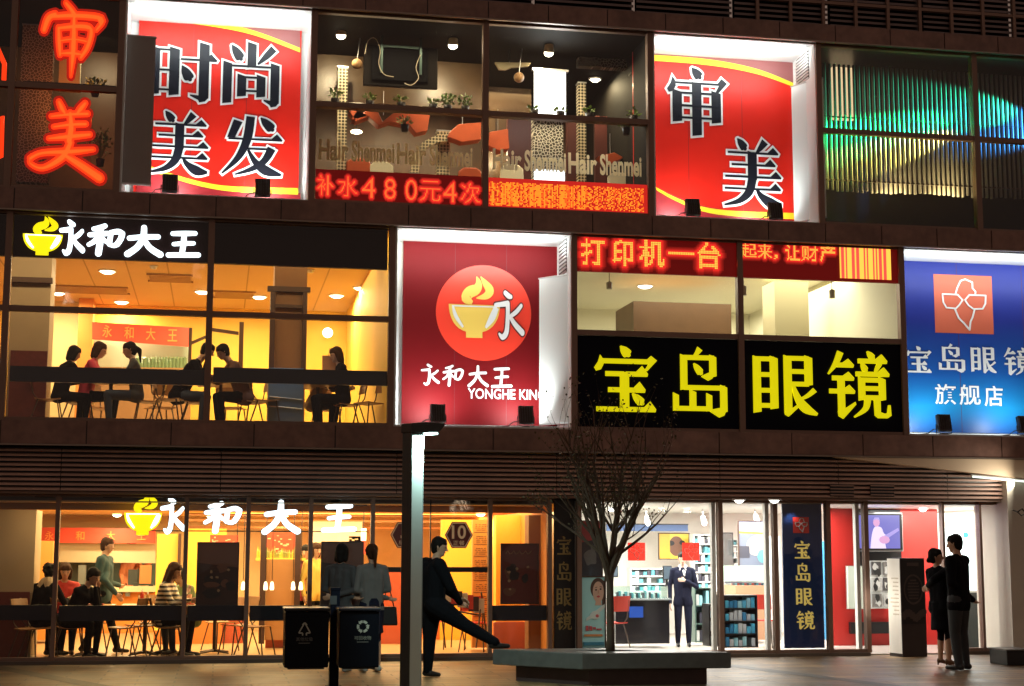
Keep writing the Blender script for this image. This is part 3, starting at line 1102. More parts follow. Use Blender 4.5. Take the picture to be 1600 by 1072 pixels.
# --- illuminated restaurant lettering, upper floor (hung from a dark fascia box)
FASC = mat('fascia_maroon', (.012, .004, .005), .5, spec=.08)
s = thing('illuminated_sign', 'glowing white characters and yellow bowl on a dark fascia above the upper dining room', 'sign', at(170, 405, .1))
MB().box(X(-300, 400, .1), X(611, 400, .1) - .05, .12, .2, Z(327, 411, .12), Z2h - .03).build('fascia_board', FASC, s)
Yl = .10
bowl(s, 36, 340, 98, 399, Yl, LITY, LITW, .03)
for ch, b in (('永', (88, 345, 130, 398)), ('和', (138, 352, 193, 400)), ('大', (197, 355, 252, 401)), ('王', (262, 362, 311, 403))):
    pglyph(s, ch, *b, Yl, LITW, polys=brush(ch), depth=.03)
# --- the same lettering at street level, on a slim rail behind the glass
s = thing('illuminated_sign', 'glowing white characters and yellow bowl spread along the street-level restaurant glass', 'sign', at(380, 835, YG + .1))
Yl = YG + .12
mb = MB()
for y in (788, 830):
    mb.box(X(210, y, Yl), X(574, y, Yl), Yl + .01, Yl + .03, Z(385, y, Yl) - .008, Z(385, y, Yl) + .008)
mb.build('rail', BLACK, s)
bowl(s, 194, 773, 253, 836, Yl, LITY, LITW, .03)
for ch, b in (('永', (246, 778, 287, 833)), ('和', (320, 785, 376, 833)), ('大', (411, 784, 466, 834)), ('王', (504, 788, 554, 832))):
    pglyph(s, ch, *b, Yl, LITW, 1.2, BLACK, polys=brush(ch), depth=.03)

# --- LED display boards
LEDB = mat('led_board', (.16, .008, .008), .5, emit=(.5, .005, .005), es=.16)
LEDR = mat('led_red', (.3, 0, 0), .5, emit=(1.0, .10, .015), es=3.2)
LEDO = mat('led_orange', (.4, .1, 0), .5, emit=(1.0, .30, .02), es=1.25)


def led_board(label, x0, y0, x1, y1, Y=-.03):
    s = thing('led_board', label, 'LED display', at((x0 + x1) / 2, y1, Y))
    b = pb(x0, y0, x1, y1, Y)
    MB().box(b[0], b[1], Y, Y + .06, b[2], b[3]).build('housing', LEDB, s)
    lamp('led_glow', 'AREA', ((b[0] + b[1]) / 2, Y - .06, (b[2] + b[3]) / 2), 7, (1, .05, .02), b[1] - b[0], ((b[0] + b[1]) / 2, -3, b[2] - .8), parent=s, sy=b[3] - b[2])
    return s, Y - .012


s, Yl = led_board('red LED board with one line of red characters and digits below the salon window', 493, 270, 752, 321)
for ch, x0, x1 in (('补', 496, 521), ('水', 529, 558), ('4', 566, 586), ('8', 601, 618), ('0', 634, 651), ('元', 657, 688), ('4', 693, 713), ('次', 720, 750)):
    yy = 274 + (x0 - 496) * .055
    dots_on(s, 'led_character', led_text(ch, 17, 19, -.012), 17, 19, pb(x0, yy, x1, yy + 31, Yl), Yl, mat('led_redorange', (.4, .05, 0), .5, emit=(1.0, .16, .03), es=1.5), halo=3)
s, Yl = led_board('LED board filled with a scrambled orange glow below the right salon window', 761, 284, 1011, 329)
lit, lit2 = [], []
for i in range(120):
    on = random.random()
    for j in range(18):
        if i < 76:
            r_ = .86 if (i // 11) % 2 or on < .5 else .55
            if j in (0, 17) and i % 13 > 9:
                continue
        else:
            r_ = .62 if ((i * 5 + j * 3) % 7 < 4) else .25
        if random.random() < r_:
            (lit if (on < .55 or random.random() < .3) else lit2).append((i, j))
bb_ = pb(764, 289, 1006, 326, Yl)
tag(dots_on(s, 'led_matrix', lit2, 120, 18, bb_, Yl, mat('led_vermilion', (.4, .05, 0), .5, emit=(1.0, .13, .015), es=1.2), .9), None, None, None, 'stuff')
tag(dots_on(s, 'led_matrix', lit, 120, 18, bb_, Yl, LEDO, .9), None, None, None, 'stuff')
dots_on(s, 'led_halo', [(i, j) for i in range(-3, 123) for j in range(-3, 21)], 120, 18, bb_, Yl + .006, mat('led_halo2', (.3, .01, .01), .5, emit=(1, .03, .02), es=.55), 1.0)
s, Yl = led_board('LED board spelling one row of big orange characters above the showroom window', 901, 364, 1151, 428)
for ch, x0, x1, y0, y1 in (('打', 908, 945, 373, 414), ('印', 957, 989, 375, 416), ('机', 999, 1038, 375, 417), ('一', 1044, 1085, 394, 398), ('台', 1090, 1126, 379, 420)):
    dots_on(s, 'led_character', led_text(ch, 15, 2 if ch == '一' else 16, .02), 15, 2 if ch == '一' else 16, pb(x0, y0, x1, y1, Yl), Yl, mat('led_amber', (.4, .2, 0), .5, emit=(1.0, .52, .07), es=1.35), halo=4)
s, Yl = led_board('LED board with small orange characters and bright vertical bars at its right end', 1156, 373, 1402, 438)
for ch, x0, x1, y0, y1 in (('起', 1158, 1182, 380, 403), ('来', 1184, 1206, 381, 404), ('，', 1209, 1215, 398, 405), ('让', 1227, 1250, 382, 407), ('财', 1252, 1278, 384, 408), ('产', 1281, 1305, 383, 409)):
    dots_on(s, 'led_character', led_text(ch, 4 if ch == '，' else 16, 4 if ch == '，' else 16, .02 if ch == '产' else .005), 4 if ch == '，' else 16, 4 if ch == '，' else 16, pb(x0, y0, x1, y1, Yl), Yl, mat('led_amber'), halo=4)
cols = [i for i in range(34) if random.random() < .62]
for on, m_ in ((True, mat('led_amber')), (False, mat('led_pink', (.4, .05, .05), .5, emit=(1, .10, .07), es=1.0))):
    i = 0
    while i < 34:
        k = i
        while k < 34 and ((k in cols) == on):
            k += 1
        if k > i:
            dots_on(s, 'led_bar', [(q, j) for q in range(i, k) for j in range(16)], 34, 16, pb(1312, 385, 1392, 436, Yl), Yl, m_, 1.0)
        i = max(k, i + 1)

# --- neon script in the corner window
NEON = mat('neon_orange', (.5, .1, 0), .4, emit=(1.0, .036, .003), es=1.3)
NEONC = mat('neon_core', (.5, .1, 0), .4, emit=(1.0, .14, .012), es=1.0)
s = thing('neon_sign', 'orange neon script of two characters glowing in the corner salon window', 'neon sign', at(105, 280, .12))
for ch, b in (('n审', (64, 6, 166, 122)), ('n美', (44, 160, 158, 276))):
    polys = brush(ch, .85)
    pglyph(s, ch, *b, .17, mat('neon_bloom', (.2, .01, 0), .5, emit=(1, .015, .002), es=.38), polys=[expand(q, 4) for q in polys], depth=.01, name='bloom_layer')  # dim red bloom round the strokes, built as a glowing layer behind them
    pglyph(s, ch, *b, .14, NEON, polys=[expand(q, .2) for q in polys], depth=.02)
    pglyph(s, ch, *b, .105, NEONC, polys=[expand(q, -2.8) for q in polys], depth=.006, name='glow_core')
MB().box(X(36, 133, .2), X(182, 133, .2), .17, .19, Z(110, 134, .2), Z(110, 131, .2)).build('bracket', BLACK, s)
lamp('neon_light', 'AREA', at(108, 145, .3), 8, (1, .25, .05), .9, at(108, 145, 2), parent=s)
s = thing('neon_sign', 'sliver of a red neon stroke glowing at the left edge of the facade', 'neon sign', at(3, 250, .12))
MB().tube([at(-4, 75, .12), at(7, 100, .12), at(6, 125, .12)], .035, 8).tube([at(-10, 190, .12), at(4, 182, .12), at(2, 245, .12), at(-12, 250, .12)], .03, 8).build('tube', NEON, s, True)

# --- side panels standing in the recesses
FIN = mat('fin_white', (.78, .82, .80), .45)


def fin(label, px, pytop, pybot, w, ang, m, Y):
    a, b = at(px, pytop, Y), at(px, pybot, Y)
    s = thing('side_panel', label, 'panel', (a.x, Y, b.z), ang)
    mb = MB().box(-w / 2, w / 2, -.025, .025, 0, a.z - b.z)
    o = mb.build('board', m)
    o.parent = s
    o = MB().box(-w / 2 - .012, w / 2 + .012, -.032, .032, a.z - b.z, a.z - b.z + .02).build('capping', STEEL)
    o.parent = s
    o = MB().box(-w / 2, w / 2, -.032, .032, -.02, 0).build('foot_rail', STEEL)
    o.parent = s
    return s


fin('dark grey panel standing at the left end of the four-character red sign', 219, 58, 287, .45, R(4), mat('fin_dark', (.28, .24, .22), .5), .12)
fin('white panel covering the right edge of the maroon bowl sign', 870, 433, 661, .66, R(-52), FIN, .36)
fin('white panel at the right end of the two-character red sign', 1261, 130, 343, .62, R(-62), FIN, .36)
# louvred vents high on the recess side walls
for p, y0, y1, rx in ((1262, 80, 128, R2[1]), (884, 370, 428, R3[1])):
    mb = MB()
    z0, z1 = Z(p, y1, .4), Z(p, y0, .4)
    mb.box(rx - .035, rx - .031, .2, .75, z0, z1, 1)
    for i in range(10):
        z = z0 + (z1 - z0) * i / 10
        mb.add([(rx - .032, .2, z), (rx - .032, .75, z), (rx - .055, .75, z + .02), (rx - .055, .2, z + .02)], [(0, 1, 2, 3)], 0)
    part(mb, 'side_vent', [WHITE, BLACK])


# --- floodlights on the sills
FLB = mat('flood_body', (.05, .035, .03), .4, .3)
LENS = mat('flood_lens', (.9, .9, .9), .2, emit=(.95, 1.0, 1.0), es=14)


def make_flood():
    s = thing('floodlight', 'x', 'floodlight', (0, 0, 0), 0, 'floodlights on the sign sills')
    M = Matrix.Translation((0, 0, .17)) @ Matrix.Rotation(R(-14), 4, 'X')
    mb = MB().box(-.11, .11, -.05, .03, -.12, .15, 0, M)
    for i in range(6):
        mb.box(-.1 + i * .037, -.093 + i * .037, -.07, -.05, -.1, .13, 0, M)
    mb.build('housing', FLB, s, bevel=.008)
    MB().box(-.095, .095, .031, .036, -.10, .13, 0, M).build('lens', LENS, s)
    MB().tube([(-.125, 0, .17), (-.125, 0, .03), (.125, 0, .03), (.125, 0, .17)], .01, 6).box(-.05, .05, -.05, .05, 0, .03).build('bracket', FLB, s)
    MB().tube([(-.02, -.03, .06), (-.10, -.06, .10), (-.20, -.05, .08), (-.27, .0, .02), (-.36, .03, .01)], .008, 6).build('cable', BLACK, s)
    return s


FL0 = make_flood()
first = True
for px, py, zz, lab, pw in ((265, 303, Z3s, 'dark floodlight on the sill, left of the two below the four-character sign', 70),
                        (410, 309, Z3s, 'dark floodlight on the sill, right of the two below the four-character sign', 100),
                        (1083, 338, Z3s, 'dark floodlight on the sill, left of the two below the two-character sign', 60),
                        (1212, 345, Z3s, 'dark floodlight on the sill, right of the two below the two-character sign', 60),
                        (684, 662, Z2s, 'dark floodlight below the bowl sign, just behind the street lamp head', 100),
                        (822, 665, Z2s, 'dark floodlight below the bowl sign, by the white side panel', 90),
                        (1476, 681, Z2s, 'dark floodlight below the blue sign, near its left corner', 42),
                        (1602, 683, Z2s, 'dark floodlight below the blue sign, at the right edge of the view', 42)):
    p = at(px, py, .12)
    loc = (p.x, .14, zz + .031)
    if first:
        f = FL0
        f.location = loc
        f['label'] = lab
        first = False
    else:
        f = dup(FL0, loc, 0, lab)
    lamp('flood_beam', 'SPOT', (loc[0], loc[1] + .13, loc[2] + .2), pw, (.95, 1, .98), .06, (loc[0], PY, loc[2] + .75), 150, blend=1)


# --- tube lights at the head of each recess
TUBE = mat('tube_lit', (.9, .9, .9), .3, emit=(.92, 1.0, .97), es=7)
for (a, b), zz, lab in ((R1, Z3h, 'white tube light along the top of the four-character sign'), (R2, Z3h, 'white tube light along the top of the two-character sign'),
                        (R3, Z2h, 'white tube light along the top of the bowl sign'), (R4, Z2h, 'white tube light along the top of the blue sign')):
    s = thing('tube_light', lab, 'lamp', ((a + b) / 2, .2, zz - .1), 0, 'tube lights in the sign recesses')
    MB().tube([(a + .12, .12, zz - .05), (b - .12, .12, zz - .05)], .013, 8).build('tube', TUBE, s, True)
    MB().box(a + .05, b - .05, .10, .14, zz - .036, zz - .031).build('batten', WHITE, s)
    lamp('tube_glow', 'AREA', ((a + b) / 2, .16, zz - .30), 26, (.93, 1, .97), b - a - .3, ((a + b) / 2, .55, zz), parent=s, sy=.12)
    lamp('tube_glow', 'AREA', ((a + b) / 2, .13, zz - .08), 9, (.93, 1, .97), b - a - .3, ((a + b) / 2, .75, zz - .6), parent=s, sy=.05)

# ================================================================== INTERIORS
BULB = mat('downlight_lit', (.9, .9, .9), .3, emit=(1.0, .86, .55), es=9)
BULBW = mat('downlight_white', (.9, .9, .9), .3, emit=(1.0, .97, .85), es=9)
ORD = ['leftmost', 'second from the left', 'third from the left', 'fourth from the left', 'fifth from the left', 'sixth from the left', 'seventh from the left',
       'eighth from the left', 'ninth from the left', 'tenth from the left', 'eleventh from the left', 'twelfth from the left']


def downlights(pts, zc, where, power, col, m, r=.13):
    pts = sorted(pts)
    base = None
    for i, (px, py) in enumerate(pts):
        p = gnd(px, py, zc - .015)
        lab = 'glowing downlight in the %s, %s' % (where, ORD[i] if i < 12 else 'rightmost')
        if base is None:
            base = thing('downlight', lab, 'ceiling light', p, 0, 'downlights in the ' + where)
            MB().lathe([(0, -.05), (r * .6, -.038), (r, -.004)], p, 16).build('lens', m, base)
            MB().lathe([(r, .012), (r, -.008), (r + .02, -.008), (r + .025, .012)], p, 16).build('ring', WHITE, base)
            o = base
        else:
            o = dup(base, p, 0, lab)
        lamp('downlight_beam', 'AREA', (p.x, p.y, p.z - .07), power, col, r * 1.6, (p.x, p.y, 0))


def block(name, label, cat, px, Y, dy, m, bevel=.0, group=None, extra=None):
    """box-like fixture seen at a pixel box, with a capping strip so that it is not a bare block"""
    x0, x1, z0, z1 = pb(*px, Y)
    s = thing(name, label, cat, ((x0 + x1) / 2, Y, z0), 0, group)
    MB().box(x0, x1, Y, Y + dy, z0, z1).build('body', m, s, bevel=bevel)
    return s, x0, x1, z0, z1


# ------------------------------------------------------------------ upper restaurant
zc = Z2h - .02
downlights([(168, 424), (90, 458), (190, 472), (316, 456), (405, 464), (526, 462), (564, 450), (560, 484), (592, 475)], zc, 'upper dining room ceiling', 60, (1, .79, .42), BULB)
lamp('dining_bounce', 'AREA', (at(330, 500, 4).x, 4.2, zc - .06), 170, (1, .78, .36), 7, (at(330, 500, 4).x, 4.2, 0), sy=4)
for px, w_ in ((120, 32), (470, 26)):
    p = at(px, 420, .9)
    lamp('dining_front_fill', 'AREA', (p.x, .45, zc - .06), w_, (1, .74, .38), 3.0, (p.x, 2.2, Z2s), sy=.2)  # unseen fill added near the glass to lift the dark column
VENT = mat('vent_beige', (.42, .24, .09), .5)
for i, (px, py, l) in enumerate(((266, 434, 'square air vent in the upper dining room ceiling, left of the window mullion'), (132, 452, 'long air vent in the upper dining room ceiling, between two downlights'),
                                 (366, 460, 'square air vent in the upper dining room ceiling, right of the window mullion'))):
    p = gnd(px, py, zc - .01)
    s = thing('air_vent', l, 'air vent', p)
    w = .75 if i == 1 else .35
    mb = MB()
    for k in range(5):
        mb.box(p.x - w, p.x + w, p.y - .3 + k * .13, p.y - .3 + k * .13 + .09, zc - .03, zc - .008)
    mb.build('slats', VENT, s)
    MB().box(p.x - w - .04, p.x + w + .04, p.y - .34, p.y - .31, zc - .035, zc - .004).box(p.x - w - .04, p.x + w + .04, p.y + .33, p.y + .36, zc - .035, zc - .004).build('frame', VENT, s)
TAN = mat('tan_column', (.42, .31, .18), .6, noise=.15, nscale=2)
TILE = mat('dark_red_tile', (.13, .028, .02), .4, noise=.3, nscale=14)


SEAM = mat('ceiling_seam', (.45, .28, .11), .6)
mb = MB()
for i in range(1, 12):
    x = U0 + (U1 - U0) * i / 12
    mb.box(x - .012, x + .012, .3, 8.2, zc - .004, zc - .001)
part(mb, 'ceiling_seam', SEAM)
for i, (px, py) in enumerate(((240, 416), (485, 422))):
    p = gnd(px, py, zc - .01)
    s = thing('smoke_detector', 'small white smoke detector on the upper dining room ceiling, %s' % ('left of the window mullion' if i == 0 else 'right of the window mullion'), 'smoke detector', p)
    MB().lathe([(0, -.05), (.05, -.045), (.06, -.01), (.06, 0)], p, 12).build('housing', WHITE, s, True)
    MB().lathe([(.062, -.012), (.075, -.006), (.075, 0)], p, 12).build('base', WHITE, s, True)


def part_box(px, Y, dy, name, m, **k):
    x0, x1, z0, z1 = pb(*px, Y)
    return part(MB().box(x0, x1, Y, Y + dy, z0, z1), name, m, **k)


part_box((14, 395, 76, 662), 1.6, .6, 'column', TAN)
part_box((14, 548, 72, 662), 1.55, .05, 'column_tiles', TILE)
part_box((14, 433, 82, 441), 1.5, .1, 'column_trim', mat('trim_brown', (.07, .03, .014), .5))
part_box((427, 395, 478, 662), 2.4, .6, 'column', mat('brown_column', (.30, .15, .06), .6, noise=.1, nscale=2))
mb = MB()
for q in ((418, 448, 485, 456), (421, 456, 429, 600), (472, 456, 479, 600), (429, 476, 472, 481)):
    x0, x1, z0, z1 = pb(*q, 2.3)
    mb.box(x0, x1, 2.28, 2.38, z0, z1)
part(mb, 'column_frame', mat('trim_brown'))
part_box((121, 400, 144, 660), 7.6, .65, 'orange_pier', ORW)
part_box((76, 400, 121, 660), 8.1, .15, 'pale_wall', mat('pale_yellow', (.9, .74, .38), .6))


def slant(root, name, pts, Y, m, d=.03):
    return MB().prism([(at(x, y, Y).x, at(x, y, Y).z) for x, y in pts], Y, Y + d).build(name, m, root)


REDB = mat('banner_red', (.72, .07, .03), .55, noise=.15, nscale=2)
REDT = mat('banner_text', (.95, .32, .06), .5)
s = thing('hanging_banner', 'long red banner with faint orange characters over the upper dining room kitchen', 'banner', at(220, 540, 7.4))
slant(s, 'cloth', [(144, 503), (297, 512), (297, 542), (144, 530)], 7.4, REDB)
for i, ch in enumerate('永和大王'):
    x0 = 160 + i * 34
    text_on(s, 'character', ch, pb(x0, 508 + i * 2.2, x0 + 15, 527 + i * 2.2, 7.38), 7.38, REDT, .01)
s = thing('kitchen_hatch', 'pale green lit kitchen hatch below the red banner upstairs', 'serving hatch', at(220, 578, 7.5))
slant(s, 'back_panel', [(144, 530), (297, 541), (297, 580), (144, 578)], 8.0, mat('hatch_green', (.36, .47, .38), .4, noise=.15, nscale=3))
slant(s, 'counter', [(144, 573), (297, 575), (297, 662), (144, 662)], 7.45, mat('counter_brown', (.30, .16, .06), .5), .5)
mb = MB()
for i in range(14):
    x, y = 215 + i * 5.6, 574
    a = at(x, y, 7.6)
    mb.lathe([(0, 0), (.05, 0), (.05, .10 + .1 * random.random()), (.02, .22), (0, .22)], (a.x, 7.6, a.z - .02), 8)
mb.build('jars', mat('jar_green', (.12, .2, .1), .3), s)
mb = MB()
for q in ((294, 512, 299, 600), (373, 503, 380, 600)):
    x0, x1, z0, z1 = pb(*q, 5.0)
    mb.box(x0, x1, 5.0, 5.1, z0, z1)
mb.prism([(at(297, 534, 5).x, at(297, 534, 5).z), (at(326, 522, 5).x, at(326, 522, 5).z), (at(326, 526, 5).x, at(326, 526, 5).z), (at(297, 539, 5).x, at(297, 539, 5).z)], 5.01, 5.08)
mb.prism([(at(331, 512, 5).x, at(331, 512, 5).z), (at(373, 518, 5).x, at(373, 518, 5).z), (at(373, 523, 5).x, at(373, 523, 5).z), (at(331, 517, 5).x, at(331, 517, 5).z)], 5.01, 5.08)
part(mb, 'portal_frame', mat('trim_brown'))

# ------------------------------------------------------------------ furniture kit
CHW = mat('chair_plywood', (.34, .17, .06), .4, noise=.12, nscale=9)
CHM = mat('chair_metal', (.09, .065, .05), .4, .6)
TBT = mat('table_top', (.60, .38, .18), .35, noise=.08, nscale=7)


def make_chair(seat_m=CHW):
    s = thing('cafe_chair', 'x', 'chair', (0, 0, 0))
    # faces -y: the back stands at +y
    mb = MB()
    prof = [(-.20, .45), (-.1, .44), (.06, .435), (.17, .45)]
    for i in range(3):
        (a, za), (b, zb) = prof[i], prof[i + 1]
        w0, w1 = .19, .2
        mb.add([(-w0, a, za), (w0, a, za), (w1, b, zb), (-w1, b, zb), (-w0, a, za - .015), (w0, a, za - .015), (w1, b, zb - .015), (-w1, b, zb - .015)],
               [(0, 1, 2, 3), (7, 6, 5, 4), (0, 4, 5, 1), (1, 5, 6, 2), (2, 6, 7, 3), (3, 7, 4, 0)])
    mb.build('seat', seat_m, s)
    mb = MB()
    n = 6
    for i in range(n):
        x0, x1 = -.19 + .38 * i / n, -.19 + .38 * (i + 1) / n
        c0, c1 = .23 - .8 * x0 * x0, .23 - .8 * x1 * x1
        mb.add([(x0, c0, .62), (x1, c1, .62), (x1, c1 + .05, .86), (x0, c0 + .05, .86), (x0, c0 + .015, .62), (x1, c1 + .015, .62), (x1, c1 + .065, .86), (x0, c0 + .065, .86)],
               [(0, 1, 2, 3), (7, 6, 5, 4), (0, 4, 5, 1), (2, 6, 7, 3)])
    mb.build('backrest', seat_m, s)
    for sx in (-1, 1):
        MB().tube([(sx * .15, -.15, .44), (sx * .20, -.22, 0)], .011, 6).build('leg', CHM, s)
        MB().tube([(sx * .15, .12, .44), (sx * .20, .26, 0)], .011, 6).build('leg', CHM, s)
        MB().tube([(sx * .15, .13, .43), (sx * .17, .20, .52), (sx * .16, .255, .80)], .010, 6).build('back_support', CHM, s)
    return s


def make_table(w=.7, d=.7):
    s = thing('cafe_table', 'x', 'table', (0, 0, 0))
    MB().box(-w / 2, w / 2, -d / 2, d / 2, .72, .75).build('tabletop', TBT, s, bevel=.008)
    MB().tube([(0, 0, .02), (0, 0, .72)], .03, 10).build('column', CHM, s)
    mb = MB()
    for a in range(4):
        g = math.pi / 4 + a * math.pi / 2
        mb.tube([(0, 0, .05), (.3 * math.cos(g), .3 * math.sin(g), .015)], [.025, .012], 6)
    mb.build('foot', CHM, s)
    return s


CH0, TB0 = make_chair(), make_table()
CHR = make_chair(mat('chair_red', (.6, .05, .03), .4))
used = set()


def put(o, loc, rz, label, group=None):
    if o.name in used:
        c = dup(o, loc, rz, label)
    else:
        used.add(o.name)
        c = o
        c.location, c.rotation_euler = loc, (0, 0, rz)
        c['label'] = label
    if group:
        c['group'] = group
    return c


Z2f = Z2s
for px, Y, rz, lab in ((74, 1.5, 90, 'plywood cafe chair behind the leftmost upstairs diner'), (122, 2.0, 80, 'plywood cafe chair under the upstairs woman in pink'), (232, 1.5, -90, 'plywood cafe chair under the upstairs woman with a ponytail'),
                       (262, 1.1, 80, 'empty plywood cafe chair between two upstairs diners left of the mullion'), (306, 1.5, 90, 'plywood cafe chair of the upstairs diner bent over beside the mullion'), (398, 1.3, -70, 'plywood cafe chair under the upstairs man right of the mullion'),
                       (545, 1.4, -80, 'plywood cafe chair under the rightmost upstairs diner'), (580, 1.1, -60, 'empty plywood cafe chair by the right upstairs window frame'), (150, 2.9, 30, 'empty plywood cafe chair behind the upstairs woman in pink'), (250, 2.6, 200, 'empty plywood cafe chair behind the ponytailed upstairs diner'),
                       (362, 2.4, 160, 'empty plywood cafe chair behind the upstairs man right of the mullion'), (510, 2.4, 20, 'empty plywood cafe chair behind the table with the paper bag'), (415, 1.0, 90, 'empty plywood cafe chair just left of the grey serving cabinet')):
    put(CH0, (at(px, 640, Y).x, Y, Z2f), R(rz), lab, 'upstairs cafe chairs')
for px, Y, lab in ((172, 1.6, 'cafe table between the two left groups of upstairs diners'), (344, 1.6, 'cafe table behind the upstairs window mullion'), (496, 1.6, 'cafe table carrying the paper bag upstairs')):
    put(TB0, (at(px, 640, Y).x, Y, Z2f), 0, lab, 'upstairs cafe tables')
TRAY, BOWLM, CUPM = mat('tray_red', (.35, .04, .025), .4), mat('bowl_white', (.8, .74, .6), .3), mat('cup_paper', (.7, .3, .15), .5)


def tray(label, px, Y, z, dy=0):
    x = at(px, 900, Y).x
    s = thing('meal_tray', label, 'tray', (x, Y, z))
    MB().box(x - .2, x + .2, Y - .14, Y + .14, z + .001, z + .016).build('tray', TRAY, s)
    MB().lathe([(.03, 0), (.05, .01), (.085, .07), (.08, .07), (.04, .015), (0, .012)], (x - .07, Y, z + .017), 14).build('bowl', BOWLM, s, True)
    MB().lathe([(0, 0), (.03, 0), (.04, .13), (.036, .13), (.028, .01), (0, .01)], (x + .12, Y + .02, z + .017), 12).build('cup', CUPM, s, True)
    MB().tube([(x + .12, Y + .02, z + .03), (x + .135, Y + .02, z + .24)], .004, 5).build('straw', WHITE, s)


for px, Y, lab in ((165, 1.5, 'meal tray with a bowl on the table between the left upstairs diners'), (335, 1.5, 'meal tray with a bowl on the table behind the upstairs mullion'), (492, 1.75, 'meal tray with a bowl on the upstairs table near the brown column')):
    tray(lab, px, Y, Z2f + .75)
# paper carrier bag on the table
p = at(520, 582, 1.3)
zt = Z2f + .75
s = thing('paper_bag', 'brown paper carrier bag with string handles on the upstairs table', 'bag', (p.x, 1.4, zt))
BAG = mat('paper_brown', (.5, .22, .09), .7)
MB().prism([(p.x - .15, zt), (p.x + .15, zt), (p.x + .155, zt + .44), (p.x - .155, zt + .44)], 1.35, 1.47).build('body', BAG, s)
MB().tube([(p.x - .07, 1.36, zt + .43), (p.x - .05, 1.36, zt + .55), (p.x + .05, 1.36, zt + .55), (p.x + .07, 1.36, zt + .43)], .006, 6).build('handle', BAG, s)
# dark cabinet with chrome bars beside the brown column
s, x0, x1, z0, z1 = block('serving_cabinet', 'grey cabinet with chrome bars below the rail beside the brown column upstairs', 'cabinet', (419, 575, 474, 660), 1.0, .5, mat('cabinet_grey', (.12, .15, .17), .35))
mb = MB()
for k in (.12, .22, .55, .72):
    z = z1 - (z1 - z0) * k
    mb.tube([(x0 + .02, .98, z + .01), (x1 - .02, .98, z - .03)], .012, 6)
mb.build('chrome_bar', mat('chrome', (.8, .85, .9), .15, 1.0), s)
lamp('cabinet_light', 'AREA', ((x0 + x1) / 2, .5, z1 + .25), 2.5, (.7, .85, 1), .3, ((x0 + x1) / 2, .9, z0))

p = at(512, 520, 8.0)
s = thing('wall_highlight', 'small bright highlight, built as a glowing globe, on the yellow wall right of the brown column', 'wall highlight', p)
MB().ball((p.x, 8.0, p.z), (.10, .05, .10), 0, 12, 8).build('globe', BULB, s, True)  # glowing globe added in place of a spotlight's bright patch on the wall
MB().box(p.x - .05, p.x + .05, 8.03, 8.29, p.z - .03, p.z + .03).build('bracket', WHITE, s)
# ------------------------------------------------------------------ printer showroom strip
downlights([(1008, 447), (925, 487), (1317, 460), (1297, 490), (1110, 480)], zc, 'pale showroom ceiling', 50, (1, .95, .72), BULBW)
lamp('showroom_bounce', 'AREA', (at(1150, 480, 3).x, 3.2, zc - .08), 230, (1, .96, .74), 4, (at(1150, 480, 3).x, 3.2, 0), sy=3)
part_box((990, 473, 1143, 560), 3.0, 1.2, 'brown_bulkhead', mat('bulkhead_wood', (.13, .065, .025), .4, noise=.25, nscale=3))
part_box((1211, 440, 1264, 560), 2.6, .6, 'showroom_column', mat('column_khaki', (.42, .36, .2), .6))
part_box((1378, 455, 1400, 560), 1.6, .5, 'showroom_column', mat('column_cream', (.75, .55, .3), .6))
part_box((1352, 490, 1366, 560), 3.6, .5, 'showroom_column', mat('column_khaki'))
for px, y0, y1, l in ((952, 440, 452, 'small hanging fixture in the showroom window, left of a downlight'), (1162, 446, 462, 'small hanging fixture in the showroom window, just right of the mullion'), (1300, 452, 466, 'small hanging fixture in the showroom window, left of the cream column')):
    x0, x1, z0, z1 = pb(px - 5, y0, px + 5, y1, 1.2)
    s = thing('sprinkler_fixture', l, 'ceiling fixture', ((x0 + x1) / 2, 1.2, z1))
    MB().lathe([(0, 0), (.045, 0), (.05, z1 - z0 - .02), (.02, z1 - z0)], ((x0 + x1) / 2, 1.2, z0), 12).build('shade', mat('shade_grey', (.4, .36, .28), .4), s)
    MB().tube([((x0 + x1) / 2, 1.2, z1 - .01), ((x0 + x1) / 2, 1.2, zc)], .006, 6).build('stem', CHM, s)

# ------------------------------------------------------------------ salon on the top floor
zs = Z3h - .02
PERF = bpy.data.materials.new('perforated_cream')


def perf(m, a, b, sc, thr=.28, tex='VORONOI'):
    m.use_nodes = True
    t = m.node_tree
    p = t.nodes['Principled BSDF']
    tc = t.nodes.new('ShaderNodeTexCoord')
    v = t.nodes.new('ShaderNodeTexVoronoi')
    v.inputs['Scale'].default_value = sc
    if tex == 'EDGE':
        v.feature = 'DISTANCE_TO_EDGE'
    else:
        v.inputs['Randomness'].default_value = 0
    r = t.nodes.new('ShaderNodeValToRGB')
    r.color_ramp.interpolation = 'CONSTANT'
    r.color_ramp.elements[0].color = (*b, 1)
    r.color_ramp.elements[1].color = (*a, 1)
    r.color_ramp.elements[1].position = thr
    sp = t.nodes.new('ShaderNodeSeparateXYZ')
    cb = t.nodes.new('ShaderNodeCombineXYZ')
    t.links.new(tc.outputs['Object'], sp.inputs[0])
    t.links.new(sp.outputs[0], cb.inputs[0])
    t.links.new(sp.outputs[2], cb.inputs[1])
    v.voronoi_dimensions = '2D'
    t.links.new(cb.outputs[0], v.inputs['Vector'])
    t.links.new(v.outputs[0], r.inputs[0])
    t.links.new(r.outputs[0], p.inputs['Base Color'])
    return m


